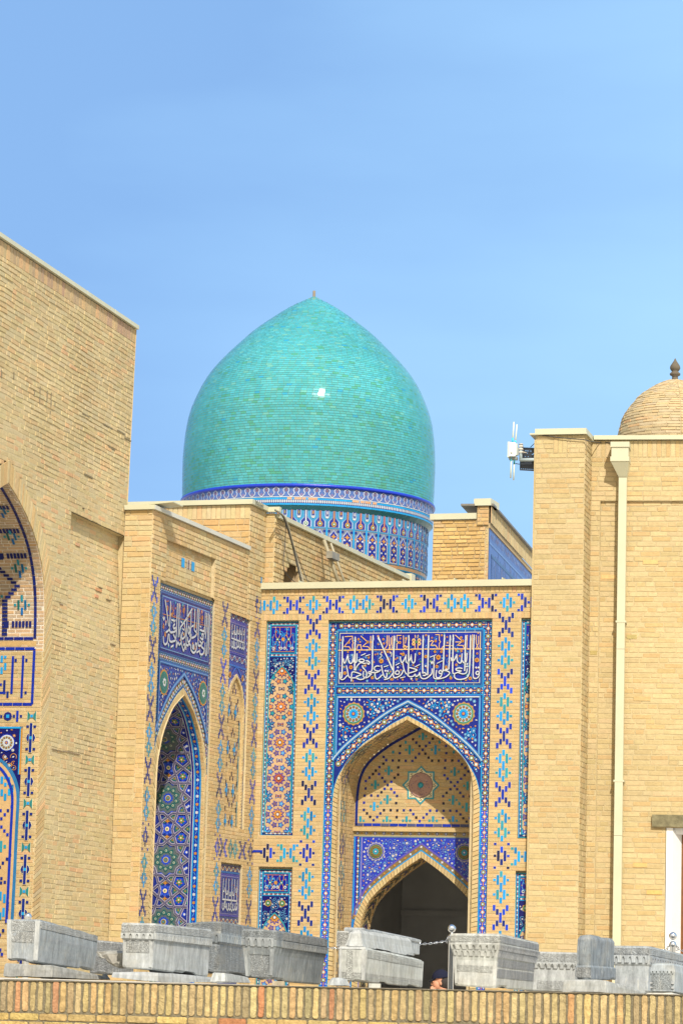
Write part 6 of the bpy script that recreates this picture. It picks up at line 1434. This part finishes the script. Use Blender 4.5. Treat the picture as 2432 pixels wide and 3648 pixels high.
def teeth(mb, f, u0, u1, t0, t1, n, d, col, arch=True):
    """row of little carved niches: raised posts joined by round heads"""
    for i in range(n):
        a, b = u0 + (u1 - u0) * i / n, u0 + (u1 - u0) * (i + 1) / n; w = b - a; h = t1 - t0
        q = [(a, t0), (a + w * .30, t0), (a + w * .30, t0 + h * .55), (a + w * .40, t0 + h * .80), (a + w * .5, t0 + h * .88), (a + w * .60, t0 + h * .80), (a + w * .70, t0 + h * .55), (a + w * .70, t0), (b, t0), (b, t1), (a, t1)]
        A = [f(x, t, d) for x, t in q]; B = [f(x, t, -.004) for x, t in q]; k = len(q)
        mb.faces(A + B, [tuple(range(k))] + [(j, (j + 1) % k, k + (j + 1) % k, k + j) for j in range(k)], col, 0)
def panel(mb, f, u0, u1, t0, t1, d, col, m=1):
    A = [f(u, t, d) for u, t in rect(u0, u1, t0, t1)]; B = [f(u, t, -.003) for u, t in rect(u0, u1, t0, t1)]
    mb.faces(A + B, [(0, 1, 2, 3), (0, 1, 5, 4), (1, 2, 6, 5), (2, 3, 7, 6), (3, 0, 4, 7)], col, m)
def gravestone(label, cat='gravestone', group=None, name='gravestone'):
    return name, label, cat, group
def finish(mb, spec):
    o = mb.build(spec[0], [STN, STC]); tag(o, spec[1], spec[2], spec[3]); return o
# 1 far left, plain sided
g = Stone(Y0, (45, 213), (250, 222), (608, 315), (240, 490), 23.6, 70, BR=(583, 540), BL=(32, 475)); b = MB(); c = GREYS['mid']
g.body(b, c, [(0, .012), (.6, .0), (1, .0)], [(.80, .955)], 1)
f = g.face('end'); panel(b, f, .0, .14, .05, .97, .006, GREYS['light'], 0); panel(b, f, .86, 1., .05, .97, .008, GREYS['light'], 0); panel(b, f, .16, .84, .72, .95, .004, GREYS['light'], 1); panel(b, f, .16, .84, .45, .70, .003, GREYS['light'], 1)
f = g.face('side'); panel(b, f, .01, .99, .80, .955, .004, GREYS['light'], 1)
finish(b, gravestone('blue-grey marble gravestone at the far left end of the row, smooth sided with carved rim', group='carved gravestones on the wall'))
def slab(Zf, TL, TM, TR, BM, y, az, col, label, seed, name='stone_slab', cat='slab', **k):
    g = Stone(Zf, TL, TM, TR, BM, y, az, **k); b = MB(); g.body(b, col, [(0, 0), (.6, .004), (1, .012)], [], seed, chip=.02, rough=.006); finish(b, (name, label, cat, 'slabs under the gravestones')); return g
slab(Y0, (18, 492), (330, 505), (690, 578), (345, 582), 23.4, 66, (.25, .255, .245), 'flat grey slab wedged under the leftmost gravestone', 2, BR=(690, 598), BL=(20, 578))
# 2
g = Stone(Y0, (752, 240), (962, 245), (1318, 282), (955, 533), 23.6, 70, BR=(1310, 583), BL=(757, 525)); b = MB(); c = GREYS['light']
g.body(b, c, [(0, .016), (.62, .012), (.66, .0), (1, .0)], [(.82, .96)], 3, chip=.016)
f = g.face('end'); teeth(b, f, .02, .98, .66, .78, 5, .012, c); panel(b, f, .02, .98, .80, .96, .004, c, 1); panel(b, f, .12, .88, .36, .62, .003, c, 1); panel(b, f, .88, .98, .05, .62, .005, c, 0)
f = g.face('side'); teeth(b, f, .01, .99, .655, .80, 30, .010, c); panel(b, f, .01, .99, .82, .96, .004, c, 1)
finish(b, gravestone('pale grey gravestone with a row of scalloped niches, second from the left end', group='carved gravestones on the wall'))
slab(Y0, (690, 545), (985, 548), (1440, 590), (985, 612), 23.3, 68, (.34, .36, .37), 'long pale slab with a broken corner under the scalloped gravestone', 4, BR=(1440, 617), BL=(600, 580))
g = Stone(Y0, (1300, 548), (1400, 550), (1560, 580), (1400, 612), 24.0, 68, BR=(1545, 615)); b = MB(); g.body(b, (.36, .38, .38), [(0, 0), (1, .02)], [], 44, chip=.01); finish(b, ('stone_slab', 'pale low slab under the dark carved gravestone, near its left end', 'slab', 'slabs under the gravestones'))
# carved slab and broken lump between the first two
g = Stone(Y0, (560, 345), (745, 362), (840, 375), (745, 560), 24.9, 66); b = MB(); g.body(b, (.24, .25, .255), [(0, 0), (1, 0)], [(.62, .95), (.05, .5)], 5); finish(b, gravestone('low carved gravestone mostly hidden in the gap between the two left gravestones', group='carved gravestones on the wall'))
b = MB(); pts = [(620, 418), (690, 414), (755, 416), (800, 425), (800, 515), (758, 526), (720, 512), (690, 490), (675, 466), (640, 462), (624, 440)]
LPl = Pl(at(*Y0(700, 470), 24.0), -20); P2 = [LPl.un(*Y0(*p)) for p in pts]; c0 = (sum(p[0] for p in P2) / len(P2), sum(p[1] for p in P2) / len(P2))
rings = []
for k, (sc, d) in enumerate(((.55, .10), (.85, .085), (1.0, .04), (1.0, -.04), (.8, -.12))):
    rings.append([LPl(c0[0] + (p[0] - c0[0]) * sc, c0[1] + (p[1] - c0[1]) * sc, d + .02 * noise.noise(Vector((p[0] * 20, p[1] * 20, k * 3.3)))) for p in P2])
m = len(pts)
for a_, c_ in zip(rings, rings[1:]): b.faces(a_ + c_, [(k, (k + 1) % m, m + (k + 1) % m, m + k) for k in range(m)], (.24, .235, .21), 0)
b.poly(rings[0], (.25, .24, .215), 0); finish(b, ('rock', 'rough broken lump of grey stone beside the scalloped gravestone', 'stone', None))
# 3 dark, behind
g = Stone(Y0, (1150, 238), (1372, 232), (1690, 290), (1380, 550), 25.2, 70, BR=(1690, 590), BL=(1160, 540)); b = MB(); c = GREYS['dark']
g.body(b, c, [(0, .012), (.55, .012), (.58, .0), (1, .0)], [(.80, .97), (.05, .52)], 6)
f = g.face('side'); teeth(b, f, .0, 1, .60, .76, 22, .010, (.22, .25, .27)); f = g.face('end'); teeth(b, f, 0, 1, .60, .76, 5, .010, c)
finish(b, gravestone('dark slate gravestone covered in carving, standing behind the two with niche rows', group='carved gravestones on the wall'))
# 4
g = Stone(Y1, (105, 280), (325, 288), (640, 340), (300, 600), 23.5, 70, BR=(625, 628), BL=(125, 588)); b = MB(); c = (.19, .21, .22)
g.body(b, c, [(0, .035), (.5, .020), (.66, .006), (.68, .0), (1, .0)], [(.80, .97)], 7, chip=.008)
f = g.face('end'); teeth(b, f, .12, .92, .66, .84, 4, .008, (.25, .27, .28)); panel(b, f, .20, .82, .05, .48, .003, (.24, .26, .27), 1); panel(b, f, .02, .14, .05, .62, .007, (.25, .27, .275), 0); panel(b, f, .84, .97, .1, .62, .007, (.22, .24, .25), 0); panel(b, f, .18, .84, .50, .53, .006, c, 0)
f = g.face('side'); teeth(b, f, .10, .99, .67, .80, 24, .010, (.20, .21, .21)); panel(b, f, .12, .99, .82, .97, .004, (.21, .215, .21), 1)
finish(b, gravestone('dark grey gravestone with a wide smooth flank and niche rim, left of the ridged one', group='carved gravestones on the wall'))
for (x0, x1, nm, lb) in ((295, 368, 'wedge_stone', 'small tan chock under the dark smooth-flanked gravestone'),):
    p = at(*Y1(x0, 606), 23.2); q = at(*Y1(x1, 622), 23.2); b = MB(); b.box(lambda a, z, d: Vector((a, d, z)), p.x, q.x, 1.588, p.z + .004, 23.2, 23.5, (.36, .30, .20)); finish(b, (nm, lb, 'stone', None))
b = MB(); g = Stone(Y1, (628, 582), (725, 583), (790, 590), (740, 632), 23.4, 66, BL=(604, 630)); g.body(b, (.30, .32, .33), [(0, 0), (1, .03)], [], 17); finish(b, ('stone_slab', 'small wedge of grey marble left of the ridged gravestone', 'slab', 'slabs under the gravestones'))
# 5 with ridge
g = Stone(Y1, (705, 388), (880, 392), (1236, 470), (880, 612), 23.6, 70, BR=(1232, 645), BL=(712, 600)); b = MB(); c = GREYS['warm']
g.body(b, c, [(0, .006), (.9, .0), (1, .012)], [(.0, .26)], 8)
f = g.face('end'); panel(b, f, .86, 1., .06, .95, .010, (.36, .37, .36), 0); panel(b, f, .02, .12, .06, .95, .008, (.36, .37, .36), 0); panel(b, f, .30, .52, .08, .9, .004, c, 1); panel(b, f, .0, 1, .93, 1.0, .008, (.37, .38, .37), 0)
f = g.face('side'); panel(b, f, .02, .98, .70, .93, .003, c, 1)
g2 = Stone(Y1, (765, 290), (850, 285), (1165, 335), (850, 392), 23.72, 70, BR=(1165, 455), BL=(765, 388)); g2.body(b, (.35, .36, .35), [(0, -.02), (.18, -.012), (.5, .0), (.8, .006), (1, .025)], [], 9)
g3 = Stone(Y1, (750, 270), (858, 270), (1212, 345), (858, 380), 24.05, 70, BR=(1205, 440)); g3.body(b, (.31, .33, .335), [(0, .0), (.75, .0), (.8, -.01), (1, -.012)], [], 10)
g4 = Stone(Y1, (693, 292), (770, 292), (900, 320), (770, 392), 23.9, 70); g4.body(b, (.34, .345, .33), [(0, .0), (1, .0)], [(.1, .9)], 11)
finish(b, gravestone('pale stepped gravestone with a long raised ridge, in front of the dark doorway', group='carved gravestones on the wall'))
p = at(*Y1(895, 618), 23.2); q = at(*Y1(968, 636), 23.2); b = MB(); b.box(lambda a, z, d: Vector((a, d, z)), p.x, q.x, 1.588, p.z, 23.2, 23.5, (.40, .41, .38)); finish(b, ('wedge_stone', 'small pale chock under the ridged gravestone', 'stone', None))
# 6 flared with two rows
g = Stone(Y2, (170, 296), (470, 298), (708, 352), (445, 628), 23.4, 70, BR=(690, 642), BL=(195, 610)); b = MB(); c = GREYS['warm']
g.body(b, c, [(0, .036), (.50, .028), (.70, .010), (.80, .0), (1, .0)], [(.83, .96)], 12, chip=.014)
f = g.face('end'); teeth(b, f, .02, .96, .70, .80, 7, .012, c); teeth(b, f, .04, .92, .58, .69, 7, .008, c); panel(b, f, .02, .97, .84, .95, .003, c, 1); panel(b, f, .08, .90, .28, .40, .003, c, 1); panel(b, f, .02, .08, .05, .56, .006, c, 0)
f = g.face('side'); teeth(b, f, .01, .99, .70, .80, 26, .010, (.26, .27, .28)); teeth(b, f, .01, .99, .57, .69, 26, .006, (.26, .27, .28)); panel(b, f, .02, .98, .40, .54, .003, (.26, .27, .28), 1); panel(b, f, .02, .98, .20, .36, .003, (.26, .27, .28), 1); panel(b, f, .02, .98, .84, .96, .003, (.27, .28, .29), 1)
finish(b, gravestone('large pale flared gravestone with two rows of carved niches, right of the seated man', group='carved gravestones on the wall'))
# 7 behind
g = Stone(Y2, (560, 402), (935, 412), (1020, 425), (935, 648), 25.6, 72); b = MB(); c = (.33, .345, .345)
g.body(b, c, [(0, .02), (.62, .012), (.66, 0), (1, 0)], [(.74, .96)], 13); f = g.face('end'); teeth(b, f, .02, .98, .58, .72, 9, .012, c); panel(b, f, .35, .95, .05, .26, .003, c, 1)
finish(b, gravestone('pale gravestone with one arched row, half hidden behind the upright dark block', group='carved gravestones on the wall'))
# 8 upright block on its slab
g = Stone(Y2, (930, 310), (1018, 304), (1162, 330), (1078, 578), 23.75, 66, BR=(1172, 580), BL=(922, 572)); b = MB(); c = (.17, .19, .205)
g.body(b, c, [(0, -.012), (.28, -.006), (.32, .004), (.9, .004), (1, .012)], [], 14, chip=.014, rough=.007); f = g.face('end'); panel(b, f, .1, .95, .05, .27, .004, (.24, .25, .25), 1)
finish(b, gravestone('upright blue-black stone block standing on a rough slab right of the flared gravestone', group='carved gravestones on the wall'))
slab(Y2, (842, 574), (1110, 574), (1318, 640), (1165, 656), 23.35, 62, (.31, .32, .31), 'rough-fronted grey slab under the upright dark block', 15, BR=(1320, 664), BL=(835, 650))
# 9 long one behind at the right
g = Stone(Y2, (1150, 370), (1368, 373), (1690, 450), (1352, 662), 25.0, 70, BR=(1690, 690)); b = MB(); c = (.29, .315, .33)
g.body(b, c, [(0, .014), (.58, .010), (.62, .0), (1, .0)], [(.80, .96)], 16); f = g.face('end'); teeth(b, f, .0, .95, .65, .80, 5, .012, c); panel(b, f, 0, .97, .83, .95, .003, c, 1); f = g.face('side'); teeth(b, f, .02, .99, .66, .78, 22, .010, (.24, .26, .28)); panel(b, f, .02, .98, .82, .96, .003, c, 1)
finish(b, gravestone('long blue-grey gravestone with an arched row, in front of the white door frame', group='carved gravestones on the wall'))
# 10
g = Stone(Y2, (1368, 476), (1520, 476), (1640, 505), (1524, 650), 23.6, 68, BR=(1640, 672)); b = MB(); c = (.28, .31, .325)
g.body(b, c, [(0, .004), (.7, .0), (1, .012)], [], 18); f = g.face('end'); teeth(b, f, .06, .94, .64, .74, 6, .010, c); panel(b, f, .12, .88, .1, .6, .003, c, 1)
for t_ in (.12, .28): panel(b, f, .02, .12, t_, t_ + .05, .012, (.36, .37, .37), 0); panel(b, f, .88, .98, t_, t_ + .05, .012, (.36, .37, .37), 0)
finish(b, gravestone('small carved blue-grey gravestone with chipped face at the right end of the wall', group='carved gravestones on the wall'))
slab(Y2, (1340, 652), (1510, 652), (1640, 680), (1510, 674), 23.3, 66, (.42, .40, .34), 'pale cream slab under the small gravestone at the right end', 19)

# ================================================================== steel posts and chains
STEEL = new_mat('polished_steel', .12, .5, col=(.62, .64, .66), var=.03, attr=False, metal=1.0)
def post(label, x, y, z):
    r = thing('barrier_post', label, 'post', 'steel barrier posts')
    b = MB(); b.lathe((x, y, 0), [(.085, FL), (.085, FL + .012), (.03, FL + .02), (.027, FL + .03), (.027, z - .105), (.034, z - .10), (.034, z - .075), (.026, z - .055), (.012, z - .048), (.012, z - .030)], 20); b.build('pole', STEEL, r)
    b = MB(); b.lathe((x, y, z), [(.038 * math.sin(k * math.pi / 14) + 1e-4, -.038 * math.cos(k * math.pi / 14)) for k in range(15)], 24); b.build('ball', STEEL, r)
    b = MB(); 
    for s_ in (-1, 1): b.tube([(x + s_ * .027, y, z - .09), (x + s_ * .05, y, z - .10), (x + s_ * .05, y, z - .13), (x + s_ * .03, y, z - .135)], .005, 6)
    b.build('hook', STEEL, r)
p1, p2, p3 = at(*Y1(1409, 278), 28), at(*Y2(1507, 313), 28.5), at(*Y0(173, 205), 28)
post('steel ball-topped post between the seated man and the flared gravestone', *p1); post('steel ball-topped post in front of the white door frame', *p2); post('steel post whose ball just shows above the leftmost gravestone', *p3)
def chain(label, pts, k):
    P_ = smooth([tuple(p) for p in pts], 10); b = MB(); L_ = [0]
    for a, c in zip(P_, P_[1:]): L_.append(L_[-1] + (Vector(c) - Vector(a)).length)
    n = int(L_[-1] / .026); X = [np.interp(np.linspace(0, L_[-1], n), L_, [p[i] for p in P_]) for i in range(3)]
    for i in range(n - 1):
        a, c = Vector((X[0][i], X[1][i], X[2][i])), Vector((X[0][i + 1], X[1][i + 1], X[2][i + 1])); t = (c - a).normalized(); u = Vector((0, 0, 1)) if i % 2 else Vector((0, 1, 0)); u = (u - t * u.dot(t)).normalized(); m_ = (a + c) / 2
        lp = [m_ + t * (.019 * math.cos(j * math.pi / 4)) + u * (.0085 * math.sin(j * math.pi / 4)) for j in range(9)]; b.tube(lp, .003, 4, cap=False)
    o = b.build('barrier_chain', STEEL); tag(o, label, 'chain', 'barrier chains')
chain('steel chain sagging left from the post beside the seated man, past the ridged gravestone', [at(*Y1(x, y), 28) for x, y in ((1384, 328), (1380, 352), (1300, 368), (1205, 377), (950, 408), (700, 400), (640, 398), (560, 380))], 1)
chain('short steel chain hanging at the right of the post by the white door frame', [at(*Y2(x, y), 28.5) for x, y in ((1524, 358), (1535, 385), (1552, 398), (1580, 404), (1640, 412))], 2)
chain('short steel chain hanging at the left of the post by the white door frame', [at(*Y2(x, y), 28.5) for x, y in ((1490, 358), (1478, 380), (1468, 392), (1440, 398), (1390, 402), (1300, 404))], 3)

# ================================================================== seated man, only his head and hand show above the wall
def skin_mesh(V, E_, Rr, root, sub=2):
    me = bpy.data.meshes.new('tmp'); me.from_pydata(V, E_, []); ob = bpy.data.objects.new('tmp', me); COL.objects.link(ob)
    md = ob.modifiers.new('s', 'SKIN'); md.use_smooth_shade = True
    for i, r in enumerate(Rr): me.skin_vertices[0].data[i].radius = (r, r)
    me.skin_vertices[0].data[root].use_root = True; sb_ = ob.modifiers.new('d', 'SUBSURF'); sb_.levels = sub; sb_.render_levels = sub
    dg = bpy.context.evaluated_depsgraph_get(); out = bpy.data.meshes.new_from_object(ob.evaluated_get(dg)); bpy.data.objects.remove(ob); return out
ZP = lambda x, y, dy=0.0: at(1480 + x / 7.84, 3380 + y / 7.84, 37.0 + dy)
hc = ZP(665, 930)
def hp(x, y, z): return hc + Vector((x, y, z))       # head frame: -x is where he looks
V = [hp(.10, 0, -.62), hp(.09, 0, -.45), hp(.075, 0, -.28), hp(.06, 0, -.155), hp(.03, 0, -.08), hp(.01, 0, .02), hp(.015, 0, .06),       # pelvis .. skull
     hp(.09, -.19, -.23), hp(-.04, -.22, -.47), hp(-.075, -.10, -.24), hp(-.075, -.09, -.16),                                            # near arm: shoulder, elbow, wrist, palm
     hp(.10, .19, -.23), hp(.0, .25, -.45), hp(-.20, .16, -.52),                                                                         # far arm
     hp(.08, -.10, -.64), hp(-.30, -.14, -.46), hp(-.28, -.14, -.70), hp(-.40, -.14, -.71), hp(.08, .10, -.64), hp(-.32, .14, -.46), hp(-.30, .14, -.70), hp(-.42, .14, -.71)]
E_ = [(0, 1), (1, 2), (2, 3), (3, 4), (4, 5), (5, 6), (2, 7), (7, 8), (8, 9), (9, 10), (2, 11), (11, 12), (12, 13), (0, 14), (14, 15), (15, 16), (16, 17), (0, 18), (18, 19), (19, 20), (20, 21)]
Rr = [.14, .13, .12, .055, .06, .086, .075, .06, .045, .032, .030, .06, .045, .03, .09, .06, .045, .035, .09, .06, .045, .035]
bm = bmesh.new(); bm.from_mesh(skin_mesh(V, E_, Rr, 0))
def addmesh(me): bm.from_mesh(me)
# fingers over the cheek, each its own tapering chain
for i, (dx, ln, dy) in enumerate(((-.020, .062, -.078), (-.007, .070, -.083), (.006, .066, -.084), (.019, .055, -.083))):
    b0 = hp(-.078 + dx * .9, dy, -.125); addmesh(skin_mesh([b0 + Vector((0, 0, -.03)), b0, b0 + Vector((-.006, .012, ln * .5)), b0 + Vector((-.010, .030, ln))], [(0, 1), (1, 2), (2, 3)], [.010, .0095, .0085, .007], 0))
b0 = hp(-.05, -.085, -.15); addmesh(skin_mesh([b0, b0 + Vector((.02, .0, .02)), b0 + Vector((.032, .012, .048))], [(0, 1), (1, 2)], [.012, .010, .008], 0))
def ell(c, r, rot=0.0, n=12):
    m_ = bpy.data.meshes.new('e'); q = bmesh.new(); bmesh.ops.create_uvsphere(q, u_segments=n, v_segments=n, radius=1)
    for v in q.verts: x, z = v.co.x * r[0], v.co.z * r[2]; v.co = c + Vector((x * math.cos(rot) - z * math.sin(rot), v.co.y * r[1], x * math.sin(rot) + z * math.cos(rot)))
    for f_ in q.faces: f_.smooth = True
    q.to_mesh(m_); q.free(); return m_
addmesh(ell(hp(-.022, 0, -.035), (.066, .066, .080), .2)); addmesh(ell(hp(-.045, 0, -.082), (.046, .048, .040), .3)); addmesh(ell(hp(-.092, 0, -.030), (.013, .010, .020), .3)); addmesh(ell(hp(.012, -.078, -.02), (.014, .012, .026), .2)); addmesh(ell(hp(.012, .078, -.02), (.020, .011, .032), .2))
for s_ in (-1, 1): addmesh(ell(hp(-.078, s_ * .03, -.005), (.010, .012, .009)))
addmesh(ell(hp(-.080, 0, -.078), (.012, .024, .008)))
me = bpy.data.meshes.new('person'); bm.to_mesh(me); bm.free()
for p_ in me.polygons: p_.use_smooth = True
me.materials.append(new_mat('skin', .55, .35, col=(.50, .24, .15), var=.08, nscale=25, attr=False)); man = bpy.data.objects.new('person', me); COL.objects.link(man)
tag(man, 'seated man in a dark cap facing left, resting his cheek on his hand', 'person')
def child(name, me, mat):
    me.name = name; me.materials.clear(); me.materials.append(mat)
    for p_ in me.polygons: p_.use_smooth = True
    o_ = bpy.data.objects.new(name, me); COL.objects.link(o_); o_.parent = man
DK = new_mat('navy_cloth', .9, .1, col=(.012, .014, .03), var=.15, attr=False, bump=.2, bscale=200)
def merge(ms):
    q = bmesh.new()
    for m_ in ms: q.from_mesh(m_)
    o_ = bpy.data.meshes.new('m'); q.to_mesh(o_); q.free(); return o_
def dome_part(c, r, zmin, rot, n=20):
    m_ = ell(c, r, 0, n); q = bmesh.new(); q.from_mesh(m_); bmesh.ops.delete(q, geom=[v for v in q.verts if v.co.z - c.z < zmin], context='VERTS')
    for v in q.verts: d_ = v.co - c; v.co = c + Vector((d_.x * math.cos(rot) - d_.z * math.sin(rot), d_.y, d_.x * math.sin(rot) + d_.z * math.cos(rot)))
    q.to_mesh(m_); q.free(); return m_
child('cap', merge([dome_part(hp(.015, 0, .045), (.110, .090, .105), -.012, .16), ell(hp(-.088, 0, .016), (.052, .060, .006), .38)]), DK)
child('hair', merge([dome_part(hp(.050, 0, -.010), (.082, .084, .092), -.085, -.25)]), new_mat('dark_hair', .7, .2, col=(.035, .03, .028), var=.3, nscale=90, attr=False, bump=.5, bscale=200))
child('jacket', skin_mesh(V[:4] + V[7:10] + V[11:14], [(0, 1), (1, 2), (2, 3), (2, 4), (4, 5), (5, 6), (2, 7), (7, 8), (8, 9)], [.155, .145, .135, .068, .072, .056, .040, .072, .056, .04], 0), DK)
child('trousers', skin_mesh([V[0]] + V[14:17] + V[18:21], [(0, 1), (1, 2), (2, 3), (0, 4), (4, 5), (5, 6)], [.15, .10, .072, .055, .10, .072, .055], 0), new_mat('dark_trousers', .9, .1, col=(.03, .03, .035), attr=False))
